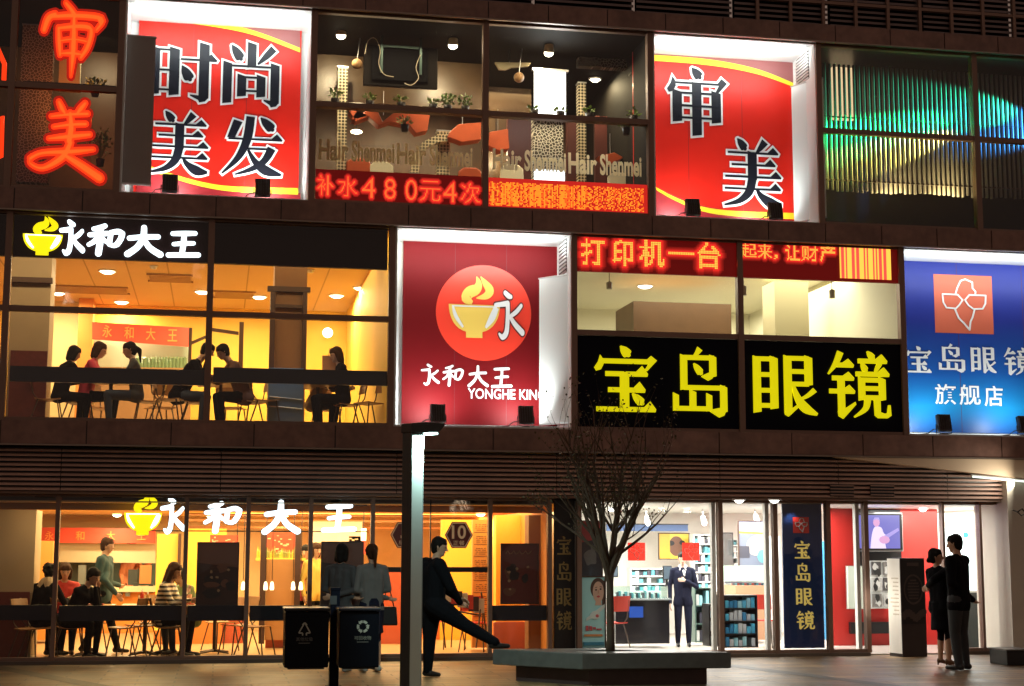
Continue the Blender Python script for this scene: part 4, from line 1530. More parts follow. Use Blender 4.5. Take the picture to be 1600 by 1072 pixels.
perf(PERF, (.62, .52, .34), (.05, .04, .02), 19, .40)
PATT = perf(bpy.data.materials.new('lattice_dark'), (.05, .045, .04), (.42, .38, .32), 22, .055, 'EDGE')
PATW = perf(bpy.data.materials.new('lattice_white'), (.06, .05, .04), (.8, .78, .7), 20, .10, 'EDGE')
for px, lab in ((534, 'track spotlight at the top of the salon window, leftmost of three'), (709, 'track spotlight at the top of the salon window, middle of three'), (859, 'track spotlight at the top of the salon window, right of the mullion')):
    y0 = 30 if px < 600 else (46 if px < 800 else 58)
    p = at(px, y0, .8)
    s = thing('track_spotlight', lab, 'spotlight', p, 0, 'salon track spotlights')
    MB().tube([(p.x, .8, zs), (p.x, .8, p.z + .03)], .015, 8).build('stem', STEEL, s)
    MB().box(p.x - .07, p.x + .07, .72, .86, p.z - .07, p.z + .11).build('gearbox', mat('spot_cream', (.7, .6, .4), .4), s, bevel=.008)
    MB().tube([(p.x, .82, p.z - .07), (p.x, .88, p.z - .22)], [.06, .085], 12).build('head', mat('spot_cream'), s)
    q = MB().ball((p.x, .88, p.z - .24), (.075, .075, .055)).build('bulb', mat('spot_lit', (.9, .9, .9), .3, emit=(1, .9, .62), es=12), s, True)
    lamp('spot_beam', 'SPOT', (p.x, .9, p.z - .3), 120, (1, .8, .46), .05, (p.x + .1, 2.3, p.z - 1.3), 120, parent=s, blend=.9)
downlights([(548, 116), (737, 120), (930, 124), (640, 128)], zs, 'salon ceiling', 35, (1, .8, .45), BULB, .09)
SALB = mat('salon_bulkhead', (.11, .066, .032), .35, noise=.4, nscale=3)
part_box((488, 82, 757, 164), 2.0, .1, 'salon_bulkhead', SALB)
part_box((488, 76, 757, 82), 1.97, .1, 'salon_trim', mat('salon_trim_gold', (.45, .32, .16), .4))
part_box((762, 108, 830, 300), 3.2, .1, 'salon_panel', SALB)
for q in ((793, 184, 832, 300), (886, 186, 905, 300), (930, 182, 962, 300)):
    part_box(q, 2.6, .1, 'salon_maroon_panel', mat('salon_maroon', (.10, .025, .02), .4))
for px in (610, 860):
    q_ = at(px, 60, .55)
    lamp('salon_window_fill', 'AREA', (q_.x, .45, zs - .06), 46, (1, .82, .5), 1.9, (q_.x, .0, Z3s), sy=.12)  # unseen fill added behind the glass to brighten the lettering
lamp('salon_room_light', 'AREA', (at(750, 170, 3.4).x, 3.4, zs - .1), 40, (1, .76, .4), 3, (at(750, 170, 3.4).x, 3.4, 0), sy=1)
# hanging television seen from behind
b = pb(568, 72, 684, 136, 1.0)
s = thing('television', 'dark television hung from two poles with loose cables in the salon window', 'television', ((b[0] + b[1]) / 2, 1.0, b[2]))
MB().box(b[0], b[1], 1.0, 1.07, b[2], b[3]).build('casing', mat('tv_case', (.010, .008, .007), .7, spec=.08), s, bevel=.015)
MB().box(b[0] + .12, b[1] - .16, .96, .998, b[2] + .08, b[3] - .05).build('back_cover', mat('tv_black', (.004, .004, .005), .7, spec=.06), s, bevel=.02)
for px in (596, 657):
    a = at(px, 90, .97)
    MB().box(a.x - .018, a.x + .018, .92, .955, b[2] + .2, zs).build('hanger', mat('hanger_teal', (.06, .10, .09), .35, .5), s)
MB().box(at(596, 90, .97).x + .02, at(657, 90, .97).x - .02, .925, .95, at(620, 76, .97).z, at(620, 72, .97).z).build('crossbar', mat('hanger_teal'), s)
cb = [at(x, y, .9) for x, y in ((570, 84), (575, 64), (586, 60), (594, 78), (592, 100), (600, 116), (615, 120))]
cc = [at(x, y, .9) for x, y in ((657, 86), (650, 105), (654, 122), (643, 133), (632, 130))]
MB().tube([Vector(q) for q in catmull([tuple(v) for v in cb], 4)], .0055, 6).tube([Vector(q) for q in catmull([tuple(v) for v in cc], 4)], .0055, 6).build('cable', mat('cable_cream', (.6, .5, .35), .5), s)


def salon_col(label, px0, y0, px1, y1, Y, m, cat='column'):
    x0, x1, z0, z1 = pb(px0, y0, px1, y1, Y)
    s = thing('lattice_column', label, cat, ((x0 + x1) / 2, Y, z0))
    MB().box(x0, x1, Y, Y + .16, z0, z1).build('screen', m, s)
    MB().box(x0 - .01, x1 + .01, Y - .01, Y + .17, z1, z1 + .02).build('cap', STEEL, s)
    return s


salon_col('cream perforated column in the salon, left of the hanging television', 527, 105, 542, 300, 1.5, PERF)
salon_col('cream perforated column in the salon, between the glowing panel and the right frame', 904, 130, 916, 300, 1.5, PERF)
salon_col('low cream perforated column behind the salon lettering, right of the arch', 683, 205, 703, 300, 1.9, PERF)
salon_col('grey perforated column beside the right salon frame', 988, 115, 1003, 300, 1.0, PERF)
salon_col('dark lattice panel hung at the upper right of the salon window', 904, 52, 1012, 106, 1.3, PATT, 'panel')
salon_col('white lattice column below the glowing panel in the salon', 833, 175, 880, 290, 1.35, PATW)
# glowing white panel
b = pb(835, 112, 884, 180, 1.3)
s = thing('hanging_screen_lamp', 'blazing white light panel hanging in the right half of the salon window', 'light panel', ((b[0] + b[1]) / 2, 1.3, b[2]))
MB().box(b[0], b[1], 1.3, 1.33, b[2], b[3]).build('diffuser', mat('panel_lit', (.9, .9, .9), .3, emit=(.93, 1, 1), es=2.6), s)
MB().box(b[0] - .04, b[1] + .04, 1.26, 1.34, b[3], b[3] + .04).box(b[0] - .04, b[1] + .04, 1.26, 1.34, b[2] - .04, b[2]).build('frame', STEEL, s)
lamp('panel_glow', 'AREA', ((b[0] + b[1]) / 2, 1.2, (b[2] + b[3]) / 2), 14, (.93, 1, 1), .6, ((b[0] + b[1]) / 2, -5, b[2] - 2), parent=s)
b = pb(835, 266, 882, 284, 1.32)
s = thing('hanging_screen_lamp', 'low glowing white strip at the foot of the salon lattice column', 'light panel', ((b[0] + b[1]) / 2, 1.3, b[2]))
MB().box(b[0], b[1], 1.3, 1.33, b[2], b[3]).build('diffuser', mat('panel_lit'), s)
MB().box(b[0] - .02, b[1] + .02, 1.28, 1.34, b[3], b[3] + .02).build('frame', STEEL, s)
# bright rectangular lamp low on the back wall
b = pb(643, 143, 684, 158, 2.4)
s = thing('wall_light', 'bright warm rectangular wall light under the salon television', 'wall light', ((b[0] + b[1]) / 2, 2.4, b[2]))
MB().box(b[0], b[1], 2.4, 2.45, b[2], b[3]).build('diffuser', mat('wall_lit', (.9, .8, .6), .3, emit=(1, .86, .5), es=5), s)
MB().box(b[0] - .03, b[1] + .03, 2.45, 2.5, b[2] - .03, b[3] + .03).build('backplate', STEEL, s)
lamp('wall_glow', 'AREA', ((b[0] + b[1]) / 2, 2.3, b[2] + .1), 14, (1, .8, .45), .4, ((b[0] + b[1]) / 2, 0, b[2] - 1), parent=s)
# angular orange ceiling sculpture, in pieces
ORS = mat('sculpture_orange', (.50, .085, .022), .45, noise=.25, nscale=6)
for lab, pts in (('angular orange zigzag sculpture hanging below the salon transom', [(545, 173), (560, 172), (552, 184), (575, 172), (590, 173), (598, 190), (618, 174), (672, 176), (668, 204), (650, 208), (640, 196), (610, 190), (592, 196), (576, 182), (556, 190)]),
                 ('round orange drum sculpture hanging beside the salon mullion', [(702, 207), (716, 194), (752, 191), (752, 218), (722, 222), (700, 214)]),
                 ('orange block sculpture hanging right of the salon mullion', [(765, 206), (794, 201), (796, 232), (780, 236), (764, 228)]),
                 ('small orange sculpture low at the right end of the salon', [(935, 244), (960, 238), (975, 246), (955, 256)])):
    q = [(at(x, y, 1.6).x, at(x, y, 1.6).z) for x, y in pts]
    s = thing('hanging_sculpture', lab, 'sculpture', (q[0][0], 1.6, min(a[1] for a in q)))
    MB().prism(q, 1.6, 1.85).build('body', ORS, s, bevel=.01)
    c = (sum(a[0] for a in q) / len(q), max(a[1] for a in q) - .05)
    MB().tube([(c[0], 1.72, c[1]), (c[0], 1.72, c[1] + .4)], .006, 6).build('wire', STEEL, s)
# cream arch behind the lettering
P = [(640, 270), (648, 240), (660, 222), (680, 212), (700, 210), (700, 220), (684, 222), (668, 230), (658, 246), (654, 270)]
q = [(at(x, y, 1.7).x, at(x, y, 1.7).z) for x, y in P]
s = thing('lattice_arch', 'cream perforated arch curving behind the salon lettering', 'arch', (q[0][0], 1.7, q[0][1]))
MB().prism(q, 1.7, 1.85).build('screen', PERF, s)
MB().box(q[0][0], q[-1][0], 1.69, 1.86, q[0][1] - .04, q[0][1]).build('foot', STEEL, s)
# oval object hung by the light panel
p = at(790, 102, 1.2)
s = thing('wall_bracket', 'cream curved bracket hanging left of the glowing salon panel', 'bracket', p)
MB().prism([(at(x, y, 1.2).x, at(x, y, 1.2).z) for x, y in ((773, 97), (830, 98), (826, 103), (800, 105), (790, 109), (780, 108))], 1.2, 1.26).build('plate', mat('bracket_cream', (.5, .42, .25), .5), s)
MB().tube([at(796, 98, 1.2), at(796, 60, 1.2)], .008, 6).build('rod', STEEL, s)
for px, py, l in ((558, 100, 'round ball lamp left of the salon television'), (811, 121, 'round ball lamp left of the glowing salon panel')):
    p = at(px, py, 1.1)
    s = thing('ball_lamp', l, 'lamp', p)
    MB().ball(tuple(p), .085, 0, 14, 9).build('globe', mat('ball_brown', (.38, .22, .10), .4), s, True)
    MB().tube([(p.x, p.y, p.z + .08), (p.x + .05, p.y, p.z + .5)], .008, 6).build('stem', STEEL, s)

for px, py, Y, lab in ((557, 206, 3.0, 'small glowing downlight low behind the left salon lettering'), (950, 226, 3.0, 'small glowing downlight low behind the right salon lettering'), (775, 236, 3.0, 'small glowing downlight low beside the salon mullion'), (985, 152, 2.4, 'small glowing strip lamp by the right salon frame')):
    p = at(px, py, Y)
    s = thing('salon_lamp', lab, 'lamp', p, 0, 'small lamps deep in the salon')
    MB().ball(tuple(p), (.10, .08, .035), 0, 12, 6).build('lens', BULB, s, True)
    MB().tube([(p.x, Y, p.z + .03), (p.x, Y, min(p.z + .6, zs))], .01, 5).build('stem', BLACK, s)
    lamp('salon_lamp_glow', 'POINT', (p.x, Y - .1, p.z - .12), 9, (1, .78, .42), .06, parent=s)
# things standing about on the salon floor, seen over the display boards
random.seed(17)
for px, h_, m_, lab in ((560, .34, ORS, 'orange chair back over the left salon display board'), (596, .30, CREAM, 'cream chair back over the left salon display board'), (735, .26, ORS, 'orange chair back beside the salon mullion'), (800, .34, CREAM, 'cream chair back right of the salon mullion'), (968, .28, CREAM, 'cream chair back at the right of the salon')):
    p = at(px, 272 + (px - 500) * .04, 1.4)
    s = thing('salon_chair', lab, 'chair', (p.x, 1.4, Z3s), 0, 'salon chairs')
    MB().prism([(p.x - .2, p.z - .3), (p.x + .2, p.z - .3), (p.x + .19, p.z + h_ - .12), (p.x + .1, p.z + h_ - .05), (p.x - .1, p.z + h_ - .05), (p.x - .19, p.z + h_ - .12)], 1.4, 1.46).build('backrest', m_, s, bevel=.02)
    MB().box(p.x - .22, p.x + .22, 1.0, 1.39, p.z - .42, p.z - .32).build('seat', m_, s, bevel=.02)
    MB().tube([(p.x, 1.2, Z3s + .01), (p.x, 1.2, p.z - .42)], .04, 8).build('column', STEEL, s)

# lettering stuck on the glass
LETG = bpy.data.materials.new('glass_lettering')
LETG.use_nodes = True
t = LETG.node_tree
t.nodes.clear()
o_ = t.nodes.new('ShaderNodeOutputMaterial')
a_ = t.nodes.new('ShaderNodeBsdfTranslucent')
a_.inputs[0].default_value = (.95, .86, .60, 1)
b_ = t.nodes.new('ShaderNodeBsdfDiffuse')
b_.inputs[0].default_value = (.9, .8, .55, 1)
c_ = t.nodes.new('ShaderNodeMixShader')
c_.inputs[0].default_value = .35
t.links.new(a_.outputs[0], c_.inputs[1])
t.links.new(b_.outputs[0], c_.inputs[2])
t.links.new(c_.outputs[0], o_.inputs[0])
for x0, x1, y, lab in ((498, 742, 218, 'row of condensed pale letters on the left salon pane'), (770, 1006, 233, 'row of condensed pale letters on the right salon pane')):
    s = thing('window_lettering', lab, 'lettering', at((x0 + x1) / 2, y + 34, -.02), 0, 'window lettering')
    half = (x1 - x0) / 2
    for j in range(2):
        for w, a, b in (('Hair', 0, .38), ('Shenmei', .42, .97)):
            xa, xb = x0 + half * (j + a), x0 + half * (j + b)
            dy = (xa - x0) * .055
            text_on(s, 'word', w, pb(xa, y + dy, xb, y + dy + 33, -.012), -.012, LETG, .034)

# potted plants standing on the transom shelf
LEAF = mat('plant_leaf', (.22, .34, .08), .5, noise=.5, nscale=30)
POT = mat('pot_dark', (.03, .02, .018), .4)
part(MB().box(X(492, 170, .2), X(1012, 185, .2), .06, .34, Z(757, 178) + .035, Z(757, 178) + .055), 'transom_shelf', BRW)


def plant(label, px, Y, z, h, n, spread, m=LEAF, pot=POT, leafs=.06):
    x = at(px, 160, Y).x
    s = thing('potted_plant', label, 'plant', (x, Y, z))
    MB().lathe([(0, 0), (.05, 0), (.065, .11), (.055, .11), (.05, .09), (0, .09)], (x, Y, z), 12).build('pot', pot, s, True)
    mb = MB()
    for i in range(n):
        g, e = random.uniform(0, 6.28), random.uniform(.2, 1.2)
        r, hh = spread * random.uniform(.2, 1), .10 + h * random.uniform(.25, 1)
        p = Vector((x + r * math.cos(g), Y + r * math.sin(g) * .7, z + hh))
        l = leafs * random.uniform(.6, 1.3)
        d = Vector((math.cos(g) * math.cos(e), math.sin(g) * math.cos(e), math.sin(e) * random.choice((1, 1, -.4)))) * l
        w = d.cross(Vector((random.uniform(-1, 1), random.uniform(-1, 1), 1))).normalized() * l * .35
        mb.add([p, p + d * .5 + w, p + d, p + d * .5 - w], [(0, 1, 2, 3)])
        if i % 4 == 0:
            mb.tube([(x, Y, z + .09), tuple(p)], .004, 4)
    mb.build('foliage', m, s)
    return s


zsh = Z(757, 178) + .055
for px, h, n, lab in ((524, .14, 40, 'small bright potted plant on the salon transom, by the left perforated column'), (578, .10, 30, 'low potted plant on the salon transom, below the left pole of the television'),
                      (627, .10, 36, 'low red-tinged potted plant on the salon transom, left of the bright wall light'), (677, .08, 24, 'low potted plant on the salon transom, right of the bright wall light'), (700, .17, 60, 'bushy potted plant on the salon transom, left of a matching pair'),
                      (727, .17, 60, 'bushy potted plant on the salon transom, right of a matching pair'), (835, .06, 30, 'small round potted plant below the glowing panel, left one'), (876, .05, 20, 'small round potted plant below the glowing panel, right one'), (921, .08, 20, 'small potted plant right of the glowing panel'),
                      (990, .10, 30, 'dark potted plant by the right salon frame')):
    plant(lab, px, .22, zsh, h, n, .09)
for px, py, lab in ((633, 200, 'trailing plant hanging below the salon transom by the zigzag sculpture'), (978, 205, 'trailing plant hanging below the transom at the right of the salon')):
    p = at(px, py, .3)
    plant(lab, px, .3, p.z - .06, .12, 40, .1)
# corner salon left of the first sign
salon_col('dark red lattice screen behind the neon script, at its left', 30, 40, 80, 285, .9, PATT, 'screen')
p = at(165, 93, .9)
downlights([(164, 93)], zs, 'corner salon ceiling', 26, (1, .8, .45), BULB, .09)
salon_col('pale glowing vase-shaped column behind the neon script', 92, 85, 125, 140, 1.4, CREAM)
lamp('corner_glow', 'AREA', at(150, 60, 1.6), 16, (1, .78, .42), .5, at(130, 240, 2.4))
p = at(150, 120, .6)
plant('leafy plant on the transom of the corner salon window, right of the neon script', 148, .3, Z(100, 137) - .02, .16, 70, .14)
plant('leafy plant low in the corner salon window, right of the neon script', 160, .4, Z(160, 250, .4) - .1, .45, 120, .15)
for l_ in (MB(),):
    for k in range(3):
        a, c = at(137 + k * 3, 175, .5), at(134 + k * 3, 262, .5)
        l_.tube([a, c], .007, 5)
    s = thing('cord_bundle', 'bundle of red and cream cords hanging in the corner salon window', 'cords', at(138, 262, .5))
    l_.build('cord', mat('cord_red', (.5, .12, .05), .5), s)
    MB().ball(tuple(at(139, 205, .5)), (.03, .03, .12)).build('tassel', mat('tassel_gold', (.6, .35, .08), .5), s, True)

# ------------------------------------------------------------------ club: curtain of tubes lit in colours
s = thing('slat_curtain', 'curtain of upright pale slats glowing green, teal, blue and gold in the dark club window', 'curtain', at(1420, 305, .5))
SLAT = mat('slat_translucent', (.34, .34, .32), .35)
mb = MB()
px = 1284
x = X(1283, 205, .55)
zt0 = Z(1420, 108, .55)
zb0 = Z(1420, 303, .55)
while x < XR - .4:
    mb.tube([(x, .55, zb0 + random.uniform(-.02, .02)), (x, .55, zt0)], .024, 6)
    x += .084
mb.build('slats', SLAT, s, True)
MB().box(X(1283, 205, .55) - .05, XR - .4, .53, .57, zb0 + .16, zb0 + .18).box(X(1283, 205, .55) - .05, XR - .4, .53, .57, Z(1420, 190, .55), Z(1420, 190, .55) + .015).build('rail', CHM, s)
# the colour projectors stand between glass and slats
PRJ = mat('projector_black', (.02, .02, .02), .4)


def projector(lab, loc, tgt, power, col, ang, blend=.35, asp=1):
    s = thing('stage_light', lab, 'stage light', loc)
    d = (Vector(tgt) - Vector(loc)).normalized()
    MB().tube([Vector(loc) - d * .22, Vector(loc) - d * .02], [.05, .06], 12).build('body', PRJ, s)
    MB().tube([Vector(loc) - d * .1 + Vector((0, 0, .07)), Vector(loc) - d * .1 + Vector((0, 0, .2))], .012, 6).build('yoke', PRJ, s)
    o = lamp('stage_beam', 'SPOT', loc, power, col, .02, tgt, ang, parent=s, blend=blend)
    return o


projector('small green stage light beyond the right edge of the club window', (X(1668, 150, .2), .14, Z(1668, 138, .2)), (X(1290, 205, .55), .56, Z(1290, 226, .55)), 24000, (.01, 1, .24), 13, .7)
projector('small teal stage light beside the green one at the right of the club window', (X(1676, 150, .2), .16, Z(1676, 168, .2)), (X(1500, 170, .55), .56, Z(1500, 172, .55)), 2000, (.03, 1, .55), 26, .6)
projector('small blue stage light at the far right of the club window', (X(1684, 160, .2), .12, Z(1684, 190, .2)), (X(1590, 190, .55), .56, Z(1590, 200, .55)), 750, (.04, .32, 1), 44, .5)
projector('small amber stage light low at the far right of the club window', (X(1664, 150, .2), .18, Z(1664, 150, .2)), (X(1288, 255, .55), .56, Z(1288, 272, .55)), 22000, (.9, .75, .16), 11, .6)
for px in (1390, 1470):
    lamp('club_gold_light', 'AREA', at(px, 318, .62), 12, (1, .72, .3), .5, at(px, 200, .52))
p0 = at(1318, 165, 1.0)
s = thing('lit_pillar', 'narrow warm lit pillar behind the slats at the left of the club window', 'pillar', at(1318, 190, 1.0))
b = pb(1302, 105, 1334, 186, 1.0)
MB().box(b[0], b[1], 1.0, 1.1, b[2], b[3]).build('diffuser', mat('pillar_lit', (.8, .7, .5), .4, emit=(1, .72, .40), es=.9), s)
MB().box(b[0] - .02, b[1] + .02, .98, 1.12, b[3], b[3] + .03).build('cap', BLACK, s)

# ------------------------------------------------------------------ street-level restaurant
zg = ZC1
downlights([(105, 811), (183, 804), (330, 806), (445, 804)], zg, 'street-level ceiling, left part', 45, (1, .79, .42), BULB, .09)
downlights([(751, 803), (797, 815)], zg, 'street-level ceiling by the doors', 45, (1, .72, .34), BULB, .09)
for px, w in ((170, 60), (450, 75), (690, 55)):
    p = at(px, 850, 4)
    q_ = at(px, 850, .8)
    lamp('ground_front_fill', 'AREA', (q_.x, YG + .62, zg - .05), w * .22, (1, .72, .36), 2.6, (q_.x, 2.4, 0), sy=.15)  # added fill without a fixture, brightens the column and the front tables
    lamp('ground_bounce', 'AREA', (p.x, 4.2, zg - .05), w * 4.6, (1, .75, .34), 3.2, (p.x, 4.2, 0), sy=5)
part_box((-120, 796, 52, 1036), 1.6, .8, 'column', TAN)
part_box((-120, 925, 44, 1036), 1.5, .08, 'column_tiles', TILE)
part_box((52, 845, 80, 1000), 5.0, .5, 'orange_pier', ORW)
KY = 8.3
s = thing('hanging_banner', 'long red banner with faint orange characters over the street-level kitchen', 'banner', at(150, 848, KY - .2))
slant(s, 'cloth', [(56, 824), (243, 826), (243, 849), (56, 848)], KY - .2, REDB)
for i, ch in enumerate('永和大王'):
    text_on(s, 'character', ch, pb(70 + i * 48, 830, 84 + i * 48, 844, KY - .22), KY - .22, REDT, .01)
s = thing('kitchen_counter', 'street-level kitchen hatch with a pale counter and shelves of dark equipment', 'counter', at(160, 1000, KY))
slant(s, 'shutter', [(56, 849), (243, 850), (243, 880), (56, 878)], KY, mat('shutter_beige', (.52, .44, .28), .5))
slant(s, 'back_panel', [(56, 870), (243, 870), (243, 926), (56, 926)], KY + .95, mat('hatch_teal', (.10, .17, .16), .3, noise=.5, nscale=2))
slant(s, 'worktop', [(70, 916), (243, 916), (243, 925), (70, 925)], KY - .3, mat('worktop_cream', (.7, .6, .4), .4), .6)
slant(s, 'front', [(70, 925), (243, 925), (243, 1004), (70, 1004)], KY - .1, ORW, .3)
mb = MB()
for q, mi in (((122, 883, 134, 914), 0), ((150, 885, 158, 914), 1), ((200, 890, 215, 914), 1), ((218, 883, 236, 912), 2), ((160, 896, 172, 916), 0)):
    x0, x1, z0, z1 = pb(*q, KY)
    mb.box(x0, x1, KY, KY + .12, z0, z1, mi)
for px in range(112, 240, 12):
    x0, x1, z0, z1 = pb(px, 920 - random.random() * 12, px + 7, 926, KY - .25)
    mb.box(x0, x1, KY - .25, KY - .1, z1 - .16, z1, random.choice((0, 1, 2)))
mb.build('equipment', [mat('equip_steel', (.25, .3, .3), .3, .6), mat('equip_dark', (.03, .04, .04), .4), mat('equip_orange', (.55, .2, .06), .5)], s)
part_box((243, 834, 277, 1000), 6.0, .2, 'yellow_pier', YEL)
part_box((292, 826, 352, 1000), 7.0, .2, 'yellow_pier', YEL)
part_box((276, 834, 281, 1000), 5.9, .1, 'dark_post', mat('trim_brown'))
# ceiling beams glowing along the middle of the room
mb = MB()
for y in (803, 811, 821):
    a, b_ = at(292, y, 5), at(770, y - 4, 5)
    mb.box(a.x, b_.x, 5 + (y - 800) * .1, 5.15 + (y - 800) * .1, a.z - .015, a.z + .02)
part(mb, 'ceiling_beam', mat('beam_brown', (.3, .12, .03), .5))
lamp('cove_light', 'AREA', (at(560, 800, 6).x, 6.5, zg - .2), 110, (1, .5, .12), 5, (at(560, 800, 6).x, 6.5, zg), sy=.3)
PAN = mat('partition_orange', (.62, .20, .04), .5, noise=.1, nscale=3)
s = thing('partition', 'brown partition panel between dark posts in the middle of the street-level restaurant', 'partition', at(437, 1000, 3.0))
b = pb(415, 874, 461, 1000, 3.0)
MB().box(b[0], b[1], 3.0, 3.06, b[2], b[3]).build('panel', mat('partition_tan', (.42, .19, .06), .5, noise=.12, nscale=2), s)
for px in (411, 465):
    q = pb(px - 5, 826, px + 4, 1006, 2.95)
    MB().box(q[0], q[1], 2.95, 3.08, q[2], q[3]).build('post', mat('post_dark', (.05, .02, .012), .5), s)
# red pelmets and the yellow shelf of bottles
for q, Y, lab in (((408, 832, 462, 866), 4.0, 'red pelmet with white flecks above the brown partition'), ((328, 836, 372, 860), 5.5, 'red pelmet above the first poster'), ((545, 838, 572, 866), 5.5, 'short red pelmet behind the two girls'), ((340, 772, 382, 790), 3.5, 'red strip sign near the restaurant ceiling, left of the mullion'), ((415, 776, 457, 792), 3.5, 'red strip sign near the restaurant ceiling, right of the mullion')):
    b = pb(*q, Y)
    s = thing('red_pelmet', lab, 'pelmet', ((b[0] + b[1]) / 2, Y, b[2]))
    MB().box(b[0], b[1], Y, Y + .05, b[2], b[3]).build('cloth', REDB, s)
    mb = MB()
    for i in range(14):
        x = random.uniform(b[0], b[1] - .06)
        z = random.uniform(b[2] + .02, b[3] - .05)
        mb.box(x, x + random.uniform(.02, .06), Y - .008, Y - .003, z, z + random.uniform(.01, .03))
    mb.build('print', mat('print_cream', (.7, .5, .3), .5), s)
s = thing('bottle_shelf', 'yellow-lit shelf of bottles and plants above the brown partition', 'shelf', at(437, 874, 3.6))
b = pb(400, 872, 478, 876, 3.6)
MB().box(b[0], b[1], 3.6, 3.85, b[2], b[3]).build('board', YEL, s)
mb = MB()
for i in range(26):
    x = b[0] + .03 + (b[1] - b[0] - .06) * i / 25
    h = random.uniform(.08, .2)
    mb.lathe([(0, 0), (.02, 0), (.02, h * .6), (.008, h * .8), (.008, h), (0, h)], (x, 3.7, b[3]), 6, random.choice((0, 1)))
mb.build('bottles', [mat('bottle_gold', (.6, .42, .06), .3), mat('bottle_green', (.25, .25, .06), .3)], s)
PEN = mat('pendant_lit', (.9, .9, .8), .4, emit=(1, .84, .5), es=2.2)
for px, lab in ((369, 'first'), (380, 'second'), (415, 'third'), (425, 'fourth'), (458, 'fifth'), (470, 'sixth')):
    p = at(px, 914, 2.4)
    s = thing('pendant_lamp', 'small white pendant lamp over the restaurant tables, %s from the left of six' % lab, 'pendant lamp', p, 0, 'pendant lamps in the street-level restaurant')
    MB().lathe([(.014, .10), (.024, .08), (.034, .0), (.028, -.03)], (p.x, 2.4, p.z - .05), 10).build('shade', PEN, s, True)
    MB().tube([(p.x, 2.4, p.z + .08), (p.x, 2.4, zg)], .006, 5).build('cord', BLACK, s)


def poster(label, q, Y, base, shapes, cat='poster', name='poster', frame=True, text=()):
    b = pb(*q, Y)
    s = thing(name, label, cat, ((b[0] + b[1]) / 2, Y, b[2]))
    MB().box(b[0], b[1], Y, Y + .02, b[2], b[3]).build('sheet', base, s)
    mb, ms = MB(), []
    for k, (pts, m) in enumerate(shapes):
        if m not in ms:
            ms.append(m)
        P = catmull(pts + [pts[0]], 4)[:-1] if len(pts) > 5 else pts
        mb.prism([(b[0] + (b[1] - b[0]) * x / 100, b[2] + (b[3] - b[2]) * y / 100) for x, y in P], Y - .002 - k * .0012, Y - .0005, ms.index(m), back=False)
    if ms:
        mb.build('picture', ms, s)
    if frame:
        mb = MB()
        t = .018
        mb.box(b[0] - t, b[1] + t, Y - .015, Y + .025, b[3], b[3] + t).box(b[0] - t, b[1] + t, Y - .015, Y + .025, b[2] - t, b[2])
        mb.box(b[0] - t, b[0], Y - .015, Y + .025, b[2], b[3]).box(b[1], b[1] + t, Y - .015, Y + .025, b[2], b[3])
        mb.build('frame', mat('poster_frame', (.06, .03, .02), .4), s)
    return s, b


def blob(cx, cy, rx, ry, n=10, j=.0):
    return [(cx + rx * math.cos(2 * math.pi * i / n) * (1 + random.uniform(-j, j)), cy + ry * math.sin(2 * math.pi * i / n) * (1 + random.uniform(-j, j))) for i in range(n)]


PD, PD2, PD3 = mat('poster_dark', (.05, .016, .010), .4), mat('poster_brown', (.17, .06, .03), .4), mat('poster_glint', (.42, .25, .12), .4)
PK = mat('poster_black', (.018, .010, .010), .4)


def food(seed):
    random.seed(seed)
    L = [([(0, 68), (100, 60), (100, 100), (0, 100)], PD2)]
    for i in range(7):
        L.append((blob(random.uniform(15, 85), random.uniform(15, 60), random.uniform(8, 24), random.uniform(5, 11), 9, .25), random.choice((PK, PD2, PK, PD2))))
    for i in range(5):
        L.append((blob(random.uniform(15, 85), random.uniform(20, 62), 4, 2.2, 8, .3), PD3))
    return L


poster('dark framed food poster on the restaurant glass, beside the yellow wall', (309, 849, 371, 944), YG + .16, PD, food(3))
poster('dark framed food poster on the restaurant glass, partly behind the girls', (503, 848, 566, 944), YG + .16, PD, food(5))
s, b = poster('dark red framed poster with a scrawled heading right of the glass doors', (784, 851, 840, 942), YG + .16, mat('poster_red', (.13, .018, .012), .4), food(8)[1:])
mb = MB()
x0, zt_ = b[0] + .06, b[3] - .13
pts = [(x0 + .03 * i, YG + .155, zt_ + .035 * math.sin(i * 2.1) + .01 * (i % 3)) for i in range(14)]
mb.tube(pts, .006, 4)
mb.build('scrawl', PD3, s)
